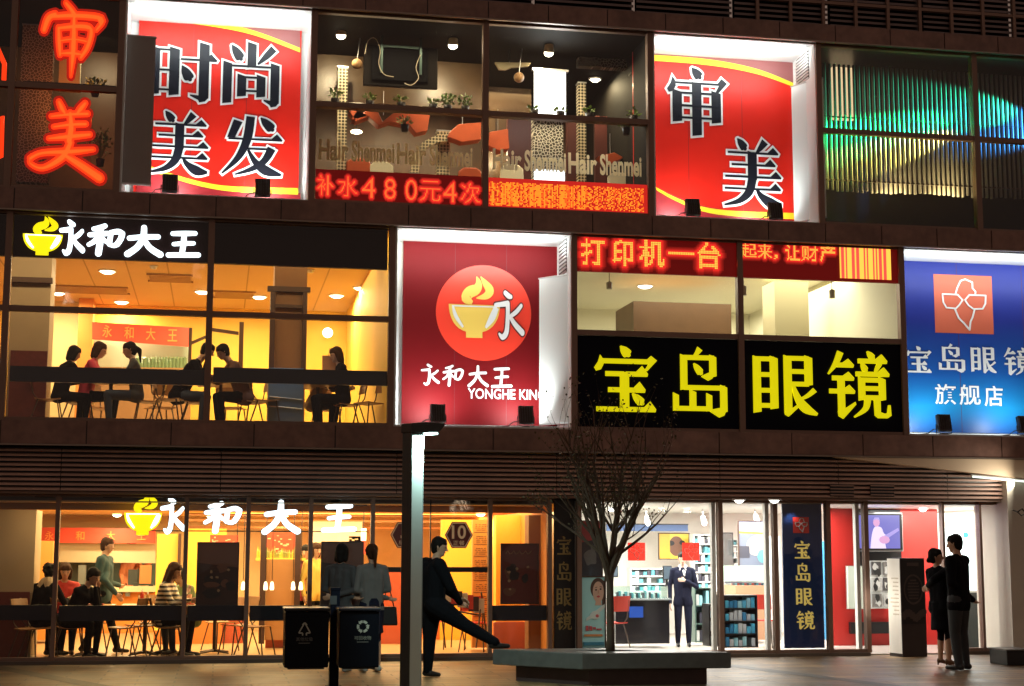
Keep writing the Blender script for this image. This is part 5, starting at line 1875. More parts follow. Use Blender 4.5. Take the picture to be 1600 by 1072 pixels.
# hexagonal price signs on the doors
HEXR = mat('hex_red', (.16, .02, .014), .45)
HEXL = mat('hex_line', (.75, .5, .3), .5, emit=(1, .6, .3), es=.12)
for cx, num, word, lab in ((632, '5', '早餐', 'dark red hexagonal price sign reading 5 on the glass door, half behind the lamp post'), (717, '10', '正餐', 'dark red hexagonal price sign reading 10 on the glass door')):
    Y = YG - .04
    p = at(cx, 836, Y)
    k = (at(cx + 10, 836, Y).x - p.x) / 10
    s = thing('hexagon_sign', lab, 'sign', p)
    hx = [(22, 0), (11, 20), (-11, 20), (-22, 0), (-11, -20), (11, -20)]
    T = lambda f: [(p.x + x * k * f, p.z + y * k * f) for x, y in hx]
    MB().prism(T(1.0), Y, Y + .012).build('plate', HEXR, s)
    mb = MB()
    o_, i_ = T(.93), T(.86)
    for i in range(6):
        j = (i + 1) % 6
        mb.quad((o_[i][0], Y - .003, o_[i][1]), (i_[i][0], Y - .003, i_[i][1]), (i_[j][0], Y - .003, i_[j][1]), (o_[j][0], Y - .003, o_[j][1]))
    mb.build('border', HEXL, s)
    text_on(s, 'number', num, (p.x - (6 if num == '5' else 11) * k, p.x + (6 if num == '5' else 11) * k, p.z - 6 * k, p.z + 15 * k), Y - .004, HEXL, .02)
    text_on(s, 'lettering', word, (p.x - 9 * k, p.x + 9 * k, p.z - 16 * k, p.z - 8.5 * k), Y - .004, HEXL, .0)
# menu column seen through the door
s = thing('menu_column', 'tall orange menu column with rows of characters seen through the glass door', 'menu', at(750, 1000, 2.2))
b = pb(738, 812, 764, 1012, 2.2)
MB().box(b[0], b[1], 2.2, 2.3, b[2], b[3]).build('board', mat('menu_orange', (.80, .36, .07), .5), s)
mb = MB()
random.seed(4)
for r_ in range(9):
    zt_ = b[3] - .08 - r_ * .19
    for c_ in range(4):
        for k_ in range(4):
            x = b[0] + .04 + c_ * (b[1] - b[0] - .08) / 4 + random.uniform(0, .02)
            z = zt_ - k_ * .03
            mb.box(x, x + random.uniform(.02, .05), 2.194, 2.198, z, z + .008)
    mb.box(b[0] + .02, b[1] - .02, 2.194, 2.198, zt_ - .125, zt_ - .117)
mb.build('rows', PD2, s)
part_box((690, 812, 737, 1016), 5.0, .2, 'yellow_pier', mat('amber_wall', (.85, .46, .05), .6))
part_box((590, 890, 640, 1016), 4.0, .3, 'red_wall', mat('dusky_red_wall', (.42, .08, .035), .5))
part_box((662, 884, 690, 1016), 5.2, .2, 'red_wall', mat('brick_orange', (.62, .17, .05), .6))
part_box((775, 805, 826, 1020), 2.6, .2, 'yellow_pier', mat('amber_wall'))
part_box((826, 805, 858, 1020), 1.0, .3, 'brown_pier', mat('pier_brown', (.28, .13, .06), .5))
for q, Y, m_ in (((296, 966, 347, 1012), 4.5, PAN), ((347, 966, 384, 1012), 4.6, mat('dusky_red_wall')), ((415, 968, 480, 1014), 3.2, mat('dusky_red_wall')), ((772, 972, 828, 1016), 2.2, mat('dusky_pink', (.5, .14, .10), .5)), ((240, 985, 292, 1012), 4.5, PAN)):
    part_box(q, Y, .1, 'low_panel', m_)
part_box((489, 815, 566, 848), 5.5, .1, 'lit_panel', mat('lit_panel_pink', (.9, .72, .55), .6))
s = thing('cylinder_lamp', 'small glowing cylinder lamp beside the restaurant mullion, above the girls', 'lamp', at(568, 845, 3))
p = at(568, 845, 3)
MB().tube([p, p + Vector((0, 0, .2))], .045, 10).build('shade', PEN, s, True)
MB().tube([p + Vector((0, 0, .2)), p + Vector((0, 0, .5))], .008, 5).build('rod', BLACK, s)
# magazine rack and red chairs by the door
random.seed(11)
s = thing('magazine_rack', 'slanted rack of newspapers and red leaflets inside the glass door', 'rack', gnd(712, 1010, .02))
p0 = at(705, 960, 1.4)
mb = MB()
for i in range(7):
    a = at(688 + i * 9, 928 + i * 3, 1.35)
    mb.box(a.x, a.x + .16, 1.3 + .02 * i, 1.32 + .02 * i, a.z - .12, a.z + .10, i % 3)
mb.build('papers', [mat('paper_white', (.7, .6, .45), .6), mat('paper_red', (.6, .05, .03), .5), mat('paper_dark', (.05, .03, .03), .5)], s)
mb = MB()
for px in (686, 752):
    mb.tube([at(px, 925, 1.4), at(px + 10, 1012, 1.7)], .014, 6).tube([at(px, 940, 1.5), at(px - 8, 1012, 1.1)], .014, 6)
mb.tube([at(686, 950, 1.42), at(752, 962, 1.42)], .014, 6)
mb.build('stand', CHM, s)
for px, Y, rz, lab in ((741, 1.9, 160, 'red cafe chair inside the glass door'), (700, 2.6, 20, 'red cafe chair behind the newspaper rack')):
    put(CHR, (at(px, 1000, Y).x, Y, .02), R(rz), lab, 'red cafe chairs')
for px, Y, rz, lab in ((62, 1.5, 80, 'plywood cafe chair of the curly-haired diner at street level'), (108, 1.4, 100, 'plywood cafe chair of the crouched street-level diner'), (196, 1.2, 250, 'empty plywood cafe chair below the walking man'), (262, 1.3, 90, 'plywood cafe chair under the woman in the striped jumper'),
                       (220, 1.8, -70, 'empty plywood cafe chair left of the striped jumper'), (400, 1.3, 60, 'empty plywood cafe chair below the pendant lamps'), (372, 1.7, -60, 'empty plywood cafe chair in front of the dusky red panel'), (140, 2.6, 200, 'empty plywood cafe chair behind the walking man'), (240, 2.6, 20, 'empty plywood cafe chair behind the woman in the striped jumper'), (345, 2.7, 30, 'empty plywood cafe chair behind the first food poster'), (50, 1.0, 60, 'empty plywood cafe chair beside the dark red column tiles')):
    put(CH0, (at(px, 1000, Y).x, Y, .02), R(rz), lab, 'street-level cafe chairs')
for px, Y, lab in ((140, 1.7, 'cafe table beside the crouched street-level diner'), (288, 1.7, 'cafe table in front of the striped jumper'), (335, 2.0, 'cafe table behind the first food poster')):
    put(TB0, (at(px, 1000, Y).x, Y, .02), 0, lab, 'street-level cafe tables')

for px, Y, lab in ((142, 1.6, 'meal tray with a bowl beside the crouched street-level diner'), (284, 1.6, 'meal tray with a bowl in front of the striped jumper'), (333, 1.95, 'meal tray with a bowl behind the first food poster')):
    tray(lab, px, Y, .77)
for k_, px in enumerate((222, 231)):
    x = at(px, 930, 1.75).x
    s = thing('sauce_bottle', ['tall red sauce bottle', 'short amber sauce bottle'][k_] + ' left of the striped jumper', 'bottle', (x, 1.75, .77))
    MB().lathe([(0, 0), (.028, 0), (.03, .10 + .04 * (1 - k_)), (.012, .15 + .04 * (1 - k_))], (x, 1.75, .77), 10).build('glass', [mat('sauce_red', (.5, .04, .02), .3), mat('sauce_amber', (.5, .25, .04), .3)][k_], s, True)
    MB().lathe([(.014, 0), (.014, .03), (0, .03)], (x, 1.75, .92 + .04 * (1 - k_)), 8).build('cap', WHITE, s)
put(TB0, (at(226, 1000, 1.75).x, 1.75, .02), 0, 'cafe table carrying the two sauce bottles', 'street-level cafe tables')

# ------------------------------------------------------------------ optician
zo = ZC1 + .06
for px, w in ((1000, 270), (1180, 290), (1420, 170), (1550, 170)):
    p = at(px, 850, 3)
    lamp('optician_light', 'AREA', (p.x, 2.8, zo - .04), w, (1, .97, .88), 2.0, (p.x, 2.8, 0), sy=3)
downlights([(955, 795), (1155, 781), (1210, 781), (1442, 795)], zo, 'optician ceiling near the glass', 10, (1, .95, .8), BULBW, .07)
GOLD = mat('gold_letter', (.85, .66, .14), .4, emit=(1, .75, .2), es=.3)
NBL = mat('banner_navy', (.008, .016, .06), .35, noise=.1, nscale=1)
# black pillar banner with gold characters
s = thing('pillar_banner', 'black pillar with gold vertical characters left of the tree', 'banner', at(884, 1010, YG))
b = pb(866, 779, 905, 1014, YG + .1)
MB().box(b[0], b[1], YG + .1, YG + .14, b[2], b[3]).build('board', mat('pillar_black', (.015, .013, .014), .35), s)
GD = mat('gold_dull', (.34, .23, .08), .5)
for ch, y in (('宝', 838), ('岛', 878), ('眼', 918), ('镜', 955)):
    pglyph(s, ch, 869, y, 893, y + 29, YG + .095, GD, t=4)
# dark poster with a red head, then the cyan portrait stand
poster('dark poster with a red top beside the black pillar, behind the tree trunk', (907, 815, 940, 902), YG + .3, mat('poster_night', (.02, .018, .025), .3),
       [([(0, 62), (100, 70), (100, 100), (0, 100)], mat('poster_redtop', (.35, .02, .02), .4)), (blob(45, 35, 30, 14, 9, .2), mat('poster_grey', (.12, .11, .10), .4)), (blob(60, 52, 14, 7, 8, .2), mat('poster_grey'))])
SK, HR = mat('print_skin', (.72, .50, .40), .4), mat('print_hair', (.10, .06, .05), .4)
CY = mat('print_cyan', (.42, .80, .86), .35, noise=.12, nscale=2)
s, b = poster('tall cyan portrait poster of a woman standing left of the tree trunk', (909, 902, 945, 1012), YG - .02, CY,
              [(blob(72, 84, 34, 15, 12), HR), ([(88, 60), (100, 60), (100, 95), (88, 95)], HR), (blob(72, 79, 24, 15, 14), SK), ([(62, 70), (82, 70), (86, 60), (58, 60)], SK), (blob(62, 82, 4.5, 1.3, 8), HR), (blob(82, 83, 4.5, 1.3, 8), HR),
               ([(58, 85.5), (67, 86.5), (67, 85.6), (58, 84.8)], HR), ([(78, 87), (88, 86.5), (88, 85.6), (78, 86)], HR), ([(71, 82), (74, 82), (75, 76.6), (69.5, 76.4)], mat('print_skin2', (.6, .36, .28), .4)), (blob(72, 72.5, 6.5, 1.5, 8), mat('print_lip', (.6, .10, .12), .4)),
               ([(20, 42), (60, 52), (100, 62), (100, 57), (60, 46), (20, 38)], mat('print_pale', (.7, .82, .82), .4)), (blob(58, 46, 22, 6, 10), mat('print_pale')), (blob(66, 45, 7, 2.3, 9), mat('print_rose', (.6, .12, .14), .4)),
               ([(16, 24), (28, 24), (28, 31), (16, 31)], mat('print_rose')), ([(32, 25), (44, 24), (44, 30), (32, 31)], mat('print_rose')), ([(48, 26), (60, 26), (60, 29), (48, 29)], mat('print_rose')), ([(64, 25), (84, 25), (84, 27), (64, 27)], mat('print_rose')),
               ([(10, 16), (88, 16), (88, 19), (10, 19)], mat('print_orange', (.7, .3, .12), .4)), ([(6, 3), (94, 3), (94, 8), (6, 8)], mat('print_blue', (.05, .25, .4), .4))], cat='poster stand', name='poster_stand')
MB().box(b[0] - .05, b[1] + .05, YG - .08, YG + .06, .051, .075).build('foot', DARKM, s)
def film(name, col):
    if name in _M:
        return _M[name]
    m = bpy.data.materials.new(name)
    m.use_nodes = True
    t = m.node_tree
    t.nodes.clear()
    o_ = t.nodes.new('ShaderNodeOutputMaterial')
    a_ = t.nodes.new('ShaderNodeBsdfTranslucent')
    b_ = t.nodes.new('ShaderNodeBsdfDiffuse')
    c_ = t.nodes.new('ShaderNodeMixShader')
    c_.inputs[0].default_value = .4
    for q_ in (a_, b_):
        q_.inputs[0].default_value = (*col, 1)
    t.links.new(a_.outputs[0], c_.inputs[1])
    t.links.new(b_.outputs[0], c_.inputs[2])
    t.links.new(c_.outputs[0], o_.inputs[0])
    _M[name] = m
    return m


# red emblem stickers on the glass
for x0, y0, lab in ((981, 848, 'red square sticker with white spectacles on the optician glass, right of the tree trunk'), (1066, 848, 'red square sticker with white spectacles on the optician glass, by the saleswoman')):
    s = thing('window_sticker', lab, 'sticker', at(x0 + 14, y0 + 28, YG))
    specs(s, x0, y0, x0 + 27, y0 + 28, YG - .012, film('sticker_film', (.85, .05, .035)), film('sticker_line', (.95, .93, .9)), 2.4)
# counters
s, x0, x1, z0, z1 = block('display_counter', 'black counter with a glass display top behind the tree', 'counter', (962, 938, 1046, 1006), 2.2, .6, mat('counter_black', (.012, .012, .016), .2))
MB().box(x0 - .03, x1 + .03, 2.15, 2.85, z1 + .002, z1 + .03).build('worktop', mat('counter_grey', (.3, .34, .34), .2), s)
MB().box(x0, x1, 2.3, 2.7, z1 + .03, z1 + .22).build('glass_case', glass_mat('case_glass', .12, (.85, .97, .95)), s)
mb = MB()
for i in range(22):
    x = x0 + .04 + (x1 - x0 - .1) * i / 22
    h = random.uniform(.03, .12)
    mb.box(x, x + .025, 2.4, 2.5, z1 + .032, z1 + .032 + h, i % 3)
mb.build('goods', [WHITE, mat('goods_dark', (.05, .05, .07), .4), mat('goods_teal', (.1, .35, .4), .4)], s)
q = pb(984, 948, 1005, 965, 2.14)
MB().box(q[0], q[1], 2.14, 2.19, q[2], q[3]).build('blue_box', mat('box_blue', (.01, .07, .42), .4), s)
for px, rz, Y, lab in ((955, 200, 1.6, 'red chair pulled up to the black optician counter'), (1192, 150, 2.2, 'red chair beside the stand of blue boxes')):
    put(CHR, (at(px, 1000, Y).x, Y, .02), R(rz), lab, 'red cafe chairs')
# back wall: shelves, screens, posters
poster('yellow poster with a close-up of eyes on the optician back wall', (1030, 834, 1076, 873), 5.5, mat('print_yellow', (.75, .5, .06), .4), [(blob(58, 50, 26, 40, 10), mat('print_brown', (.16, .07, .04), .4)), (blob(40, 62, 12, 10, 9), BLACK), (blob(78, 64, 10, 9, 9), BLACK), ([(0, 0), (36, 0), (36, 100), (0, 100)], mat('print_ochre', (.6, .36, .04), .4))])
for q, lab, m_ in (((948, 820, 1075, 830), 'long dark blue header board over the optician back wall', mat('header_blue', (.06, .12, .28), .4)),):
    b = pb(*q, 5.3)
    s = thing('header_board', lab, 'board', ((b[0] + b[1]) / 2, 5.3, b[2]))
    MB().box(b[0], b[1], 5.3, 5.36, b[2], b[3]).build('panel', m_, s)
    MB().box(b[0], b[1], 5.27, 5.36, b[3], b[3] + .02).build('edge', BLACK, s)


def shelf_unit(lab, q, Y, rows, body, goods, d=.3, n=9, base=None):
    b = pb(*q, Y)
    s = thing('shelf_unit', lab, 'shelves', ((b[0] + b[1]) / 2, Y, b[2]))
    mb = MB()
    mb.box(b[0], b[1], Y + d - .02, Y + d, b[2], b[3])
    mb.box(b[0], b[0] + .02, Y, Y + d - .021, b[2], b[3]).box(b[1] - .02, b[1], Y, Y + d - .021, b[2], b[3])
    for r_ in range(rows + 1):
        z = b[2] + (b[3] - b[2] - .02) * r_ / rows
        mb.box(b[0] + .021, b[1] - .021, Y + .005, Y + d - .021, z, z + .02)
    mb.build('carcass', body, s)
    mb = MB()
    hh = (b[3] - b[2]) / rows
    for r_ in range(rows):
        z = b[2] + (b[3] - b[2] - .02) * r_ / rows + .0205
        for k in range(n):
            if random.random() < .88:
                w = (b[1] - b[0] - .06) / n
                x = b[0] + .03 + k * w
                mb.box(x + w * .08, x + w * .92, Y + .03, Y + d * .7, z, z + hh * random.uniform(.45, .8), random.randrange(len(goods)))
    mb.build('goods', goods, s)
    return s


random.seed(21)
BX = [mat('box_cyan', (.10, .55, .80), .35), mat('box_aqua', (.40, .80, .88), .35), mat('box_deep', (.03, .26, .52), .35), mat('box_white', (.7, .76, .78), .35)]
shelf_unit('black stand stacked with rows of blue boxes, right half behind the mullion', (1131, 930, 1184, 1012), .95, 4, BLACK, BX, .35, 7)
shelf_unit('black stand of blue boxes just left of the optician mullion', (1108, 944, 1121, 1010), .95, 3, BLACK, BX, .35, 3)
shelf_unit('white wall shelves of spectacle frames behind the saleswoman', (1084, 835, 1120, 925), 5.0, 6, WHITE, [mat('goods_dark'), WHITE, mat('goods_teal')], .25, 6)
shelf_unit('white display case with dark frames behind the optician counter', (985, 888, 1045, 925), 5.2, 3, WHITE, [mat('goods_dark'), mat('goods_teal'), mat('box_white')], .25, 9)
shelf_unit('glass-green low cabinet beside the saleswoman', (1086, 918, 1112, 1004), 2.6, 3, mat('cabinet_green', (.10, .18, .15), .3), [mat('box_aqua'), WHITE, mat('goods_dark')], .3, 4)
s, b = poster('dark poster of spectacles hanging in the right part of the optician', (1155, 815, 1199, 886), 3.0, mat('print_slate', (.14, .16, .22), .35),
              [([(0, 78), (100, 74), (100, 100), (0, 100)], mat('print_bluegrey', (.22, .27, .42), .4)), ([(0, 74), (100, 72), (100, 76), (0, 79)], mat('print_ochre')), (blob(62, 48, 36, 22, 10, .1), mat('print_greyface', (.34, .31, .3), .4)), ([(0, 20), (36, 20), (36, 46), (0, 46)], mat('goods_dark')), (blob(80, 24, 16, 14, 9), mat('goods_teal'))])
b2 = pb(1130, 884, 1200, 908, 2.5)
s = thing('glass_shelf', 'pale green glass shelf below the dark spectacles poster', 'shelf', ((b2[0] + b2[1]) / 2, 2.5, b2[2]))
MB().box(b2[0], b2[1], 2.5, 2.53, b2[2], b2[3]).build('panel', mat('pale_green', (.55, .75, .6), .3), s)
MB().box(b2[0], b2[1], 2.42, 2.6, b2[2] - .03, b2[2] - .005).build('ledge', STEEL, s)
s = thing('picture_frame', 'tall mirror in a thin dark frame on the optician wall left of the mullion', 'mirror', at(1110, 890, 4.9))
b = pb(1121, 832, 1146, 890, 4.9)
MB().box(b[0] + .02, b[1] - .02, 4.88, 4.9, b[2] + .02, b[3] - .02).build('glass', mat('mirror', (.85, .9, .9), .05, .9), s)
MB().box(b[0], b[1], 4.9, 4.93, b[2], b[3]).build('frame', BLACK, s)
# blue banner on the glass
s = thing('window_banner', 'tall dark blue banner with a red emblem and gold characters in the optician window', 'banner', at(1254, 1014, YG))
b0, b1, b2_, b3 = at(1221, 783, YG + .1), at(1281, 787, YG + .1), at(1288, 1013, YG + .1), at(1230, 1013, YG + .1)
bx = [(X(1224, 900, YG + .1), b3.z), (X(1286, 900, YG + .1), b3.z), (X(1286, 900, YG + .1), b0.z), (X(1224, 900, YG + .1), b0.z)]
MB().prism(bx, YG + .1, YG + .13).build('cloth', mat('banner_blue', (.012, .04, .16), .35, noise=.25, nscale=1.2), s)
specs(s, 1239, 808, 1264, 833, YG + .095, mat('sticker_red', (.8, .04, .03), .4), WHT, 3)
for ch, x0, x1, y in (('宝', 1240, 1266, 845), ('岛', 1242, 1266, 880), ('眼', 1243, 1269, 918), ('镜', 1244, 1272, 955)):
    pglyph(s, ch, x0, y, x1, y + 28, YG + .095, GOLD, t=4)
lamp('banner_spot', 'SPOT', at(1236, 786, YG - .0) + Vector((0, -.06, .0)), 14, (1, 1, .95), .03, at(1240, 850, YG + .1), 70)
# red feature wall with the television
REDW = mat('feature_red', (.55, .025, .02), .4, noise=.06, nscale=2)
part_box((1299, 795, 1468, 1012), 2.4, .12, 'feature_wall', REDW)
part_box((1336, 796, 1408, 886), 2.3, .08, 'feature_panel', BLACK)
s = thing('wall_plaque', 'blank white plaque on the red wall below the television', 'plaque', at(1338, 952, 2.2))
b = pb(1325, 885, 1358, 951, 2.25)
MB().box(b[0], b[1], 2.25, 2.3, b[2], b[3]).build('panel', mat('plaque_white', (.62, .68, .58), .4), s)
MB().box(b[0] - .01, b[1] + .01, 2.29, 2.32, b[2] - .01, b[3] + .01).build('backplate', STEEL, s)
part_box((1330, 972, 1440, 990), 2.28, .1, 'feature_band', BLACK)
# television with a guitarist
b = pb(1336, 801, 1411, 862, 2.1)
s = thing('television', 'wall television on the red wall showing a guitarist in white on a violet screen', 'television', ((b[0] + b[1]) / 2, 2.1, b[2]))
MB().box(b[0], b[1], 2.1, 2.18, b[2], b[3]).build('casing', mat('tv_silver', (.3, .3, .3), .35, .6), s, bevel=.01)
MB().box(b[0] + .02, b[1] - .02, 2.085, 2.099, b[2] + .03, b[3] - .02).build('bezel', BLACK, s)
q = pb(1341, 805, 1406, 857, 2.08)
MB().quad((q[0], 2.08, q[2]), (q[1], 2.08, q[2]), (q[1], 2.08, q[3]), (q[0], 2.08, q[3])).build('screen', mat('screen_violet', (.02, .02, .02), .3, emit=(.16, .15, .55), es=1.1), s)
T = lambda pts: [(q[0] + (q[1] - q[0]) * x / 100, q[2] + (q[3] - q[2]) * y / 100) for x, y in pts]
SW = mat('screen_white', (.02, .02, .02), .3, emit=(.85, .72, 1.0), es=1.1)
SP = mat('screen_pink', (.02, .02, .02), .3, emit=(.8, .4, .7), es=1.0)
SL = mat('screen_lilac', (.02, .02, .02), .3, emit=(.45, .36, .85), es=1.0)
mb = MB()
mb.prism(T(catmull([(28, 0), (32, 40), (38, 62), (46, 66), (56, 62), (62, 44), (74, 34), (64, 20), (66, 0)], 3)), 2.076, 2.078, 0, back=False)
mb.prism(T(blob(44, 78, 8, 13, 12)), 2.074, 2.078, 1, back=False)
mb.prism(T([(60, 22), (98, 54), (96, 62), (56, 34)]), 2.072, 2.078, 2, back=False)
mb.prism(T(blob(62, 26, 13, 12, 10)), 2.071, 2.078, 1, back=False)
mb.prism(T([(36, 84), (40, 93), (50, 93), (52, 84), (44, 88)]), 2.0705, 2.078, 2, back=False)
mb.build('picture', [SW, SP, SL], s)
lamp('screen_glow', 'AREA', ((q[0] + q[1]) / 2, 2.0, (q[2] + q[3]) / 2), 3, (.5, .45, 1), .6, ((q[0] + q[1]) / 2, 0, 1))
# magazine shelf on the wall
random.seed(9)
s = thing('magazine_shelf', 'white wall rack of six grey magazine covers right of the optician mullion', 'rack', at(1378, 952, 2.2))
b = pb(1360, 876, 1396, 951, 2.25)
MB().box(b[0], b[1], 2.25, 2.3, b[2], b[3]).build('board', WHITE, s)
for i in range(3):
    for j in range(2):
        w, h = (b[1] - b[0]) / 2, (b[3] - b[2]) / 3
        x, z = b[0] + j * w + .02, b[2] + i * h + .03
        c = MB().box(x, x + w - .04, 2.225, 2.245, z, z + h - .05).build('magazine', mat('cover_grey%d' % ((i + j) % 3), [(.2, .19, .18), (.45, .45, .44), (.08, .075, .075)][(i + j) % 3], .3), s)
        mb = MB()
        for k_ in range(4):
            cx_, cz_ = x + random.uniform(.05, w - .08), z + random.uniform(.05, h - .1)
            P = [(cx_ + .05 * math.cos(g) * random.uniform(.5, 1.2), cz_ + .07 * math.sin(g) * random.uniform(.5, 1.2)) for g in [2 * math.pi * t_ / 8 for t_ in range(8)]]
            mb.prism(P, 2.224 - .001 * k_, 2.2248, k_ % 2, back=False)
        mb.build('cover_print', [mat('cover_pale', (.6, .6, .58), .3), mat('cover_black', (.03, .03, .03), .3)], c)
# dark counter and cyan light boxes at the right
s, x0, x1, z0, z1 = block('reception_counter', 'dark grey counter behind the couple at the right of the optician', 'counter', (1512, 926, 1546, 1014), 1.4, .6, mat('counter_slate', (.05, .06, .065), .4))
MB().box(x0 - .03, x1 + .03, 1.36, 2.04, z1 + .002, z1 + .03).build('worktop', STEEL, s)
LB = mat('lightbox_lit', (.8, .9, .9), .4, emit=(.72, .96, 1.0), es=1.5)
LBC = mat('lightbox_teal', (.02, .2, .25), .4, emit=(.02, .40, .46), es=.8)
for q, lab, Y in (((1478, 824, 1532, 928), 'bright white light box with a teal dot behind the couple', 2.6), ((1538, 822, 1556, 972), 'narrow bright light box with a teal edge at the right of the optician', 2.0)):
    b = pb(*q, Y)
    s = thing('light_box', lab, 'light box', ((b[0] + b[1]) / 2, Y, b[2]))
    MB().box(b[0], b[1], Y, Y + .06, b[2], b[3]).build('diffuser', LB, s)
    cx_, cz_ = b[0] + (b[1] - b[0]) * .6, b[3] - .13
    if q[0] == 1478:
        MB().prism([(cx_ + .05 * math.cos(g * .35), cz_ + .05 * math.sin(g * .35)) for g in range(18)], Y - .004, Y - .001, back=False).build('dot', LBC, s)
    else:
        MB().box(b[1] - .03, b[1] + .01, Y - .01, Y + .07, b[2], b[3]).build('edge', LBC, s)
part_box((1562, 800, 1570, 1012), 1.2, .06, 'glass_fin', mat('fin_green', (.5, .6, .42), .3))

# more of the optician's fittings
random.seed(31)
for q, Y, lab in (((948, 884, 966, 902), 4.6, 'dark monitor on the optician back counter beside the tree trunk'), ((1036, 884, 1050, 906), 3.6, 'dark monitor on the optician counter left of the saleswoman'), ((1187, 842, 1202, 868), 4.0, 'dark monitor on the optician wall beside the spectacles poster')):
    b = pb(*q, Y)
    s = thing('monitor', lab, 'monitor', ((b[0] + b[1]) / 2, Y, b[2]))
    MB().box(b[0], b[1], Y, Y + .04, b[2], b[3]).build('casing', BLACK, s, bevel=.006)
    MB().box(b[0] + .015, b[1] - .015, Y - .004, Y - .001, b[2] + .015, b[3] - .015).build('screen', mat('screen_dull', (.05, .07, .09), .2), s)
    MB().box((b[0] + b[1]) / 2 - .02, (b[0] + b[1]) / 2 + .02, Y + .041, Y + .07, b[2] - .10, b[3] - .05).build('stand', BLACK, s)
shelf_unit('white wall shelves of spectacle frames at the right of the blue stand', (1186, 888, 1206, 930), 4.4, 4, WHITE, [mat('goods_dark'), mat('goods_teal'), WHITE], .25, 5)
shelf_unit('white wall shelves of spectacle frames above the pale green shelf', (1130, 842, 1154, 882), 5.6, 4, WHITE, [mat('goods_dark'), mat('goods_teal'), WHITE], .25, 5)
shelf_unit('narrow white display of frames seen left of the blue banner', (1212, 838, 1220, 1000), 2.0, 9, WHITE, [mat('goods_dark'), mat('paper_red'), mat('goods_teal')], .25, 3)
shelf_unit('narrow blue and white display between the banner and the red wall', (1292, 846, 1300, 1000), 1.6, 8, mat('box_deep'), [WHITE, mat('goods_dark'), mat('box_cyan')], .25, 3)
s, x0, x1, z0, z1 = block('glass_counter', 'low glass counter of spectacles behind the stand of blue boxes', 'counter', (1150, 915, 1206, 1000), 3.2, .6, mat('counter_wood', (.42, .24, .14), .4))
MB().box(x0, x1, 3.3, 3.7, z1 + .002, z1 + .16).build('glass_case', glass_mat('case_glass', .12, (.85, .97, .95)), s)
mb = MB()
for i in range(26):
    x = x0 + .03 + (x1 - x0 - .08) * i / 26
    mb.box(x, x + .02, 3.4 + .1 * (i % 2), 3.46 + .1 * (i % 2), z1 + .003, z1 + random.uniform(.03, .1), i % 3)
mb.build('goods', [mat('goods_dark'), mat('paper_red'), mat('goods_teal')], s)
for px, py, lab in ((930, 812, 'bright spot lamp on the optician ceiling left of the tree crown'), (1010, 806, 'bright spot lamp on the optician ceiling behind the tree crown'), (1098, 806, 'bright spot lamp on the optician ceiling above the saleswoman'), (1180, 803, 'bright spot lamp on the optician ceiling above the spectacles poster'), (1322, 806, 'bright spot lamp at the head of the red wall')):
    p = at(px, py, 3.6)
    s = thing('spot_lamp', lab, 'spotlight', p, 0, 'spot lamps on the optician ceiling')
    MB().tube([(p.x, 3.6, p.z), (p.x, 3.6, zo)], .012, 6).build('stem', STEEL, s)
    MB().tube([(p.x, 3.6, p.z - .02), (p.x, 3.52, p.z - .12)], [.04, .055], 10).build('head', STEEL, s)
    MB().ball((p.x, 3.51, p.z - .13), .045).build('bulb', BULBW, s, True)

# ================================================================== PEOPLE
def cone_mesh(mb, p0, r0, p1, r1, seg=12, flat=False):
    p0, p1 = Vector(p0), Vector(p1)
    d = p1 - p0
    L = d.length
    d = d / L if L > 1e-6 else Vector((0, 0, 1))
    a = d.cross(Vector((.3, .9, .2)))
    if a.length < .1:
        a = d.cross(Vector((1, 0, 0)))
    a.normalize()
    b = d.cross(a)
    rings = []
    for k in ((3,) if flat else range(4)):
        g = math.pi / 2 * k / 4
        rings.append((p0 - d * (0 if flat else r0) * math.cos(g), r0 * math.sin(g)))
    rings += [(p0, r0), (p1, r1)]
    for k in ((3,) if flat else range(3, -1, -1)):
        g = math.pi / 2 * k / 4
        rings.append((p1 + d * (.01 if flat else r1) * math.cos(g), r1 * math.sin(g)))
    vs, fs = [], []
    for c, r in rings:
        r = max(r, .0006)
        for k in range(seg):
            g = 2 * math.pi * k / seg
            vs.append(c + (a * math.cos(g) + b * math.sin(g)) * r)
    for i in range(len(rings) - 1):
        for k in range(seg):
            fs.append((i * seg + k, i * seg + (k + 1) % seg, (i + 1) * seg + (k + 1) % seg, (i + 1) * seg + k))
    fs.append(list(range(seg - 1, -1, -1)))
    fs.append([(len(rings) - 1) * seg + k for k in range(seg)])
    mb.add(vs, fs)


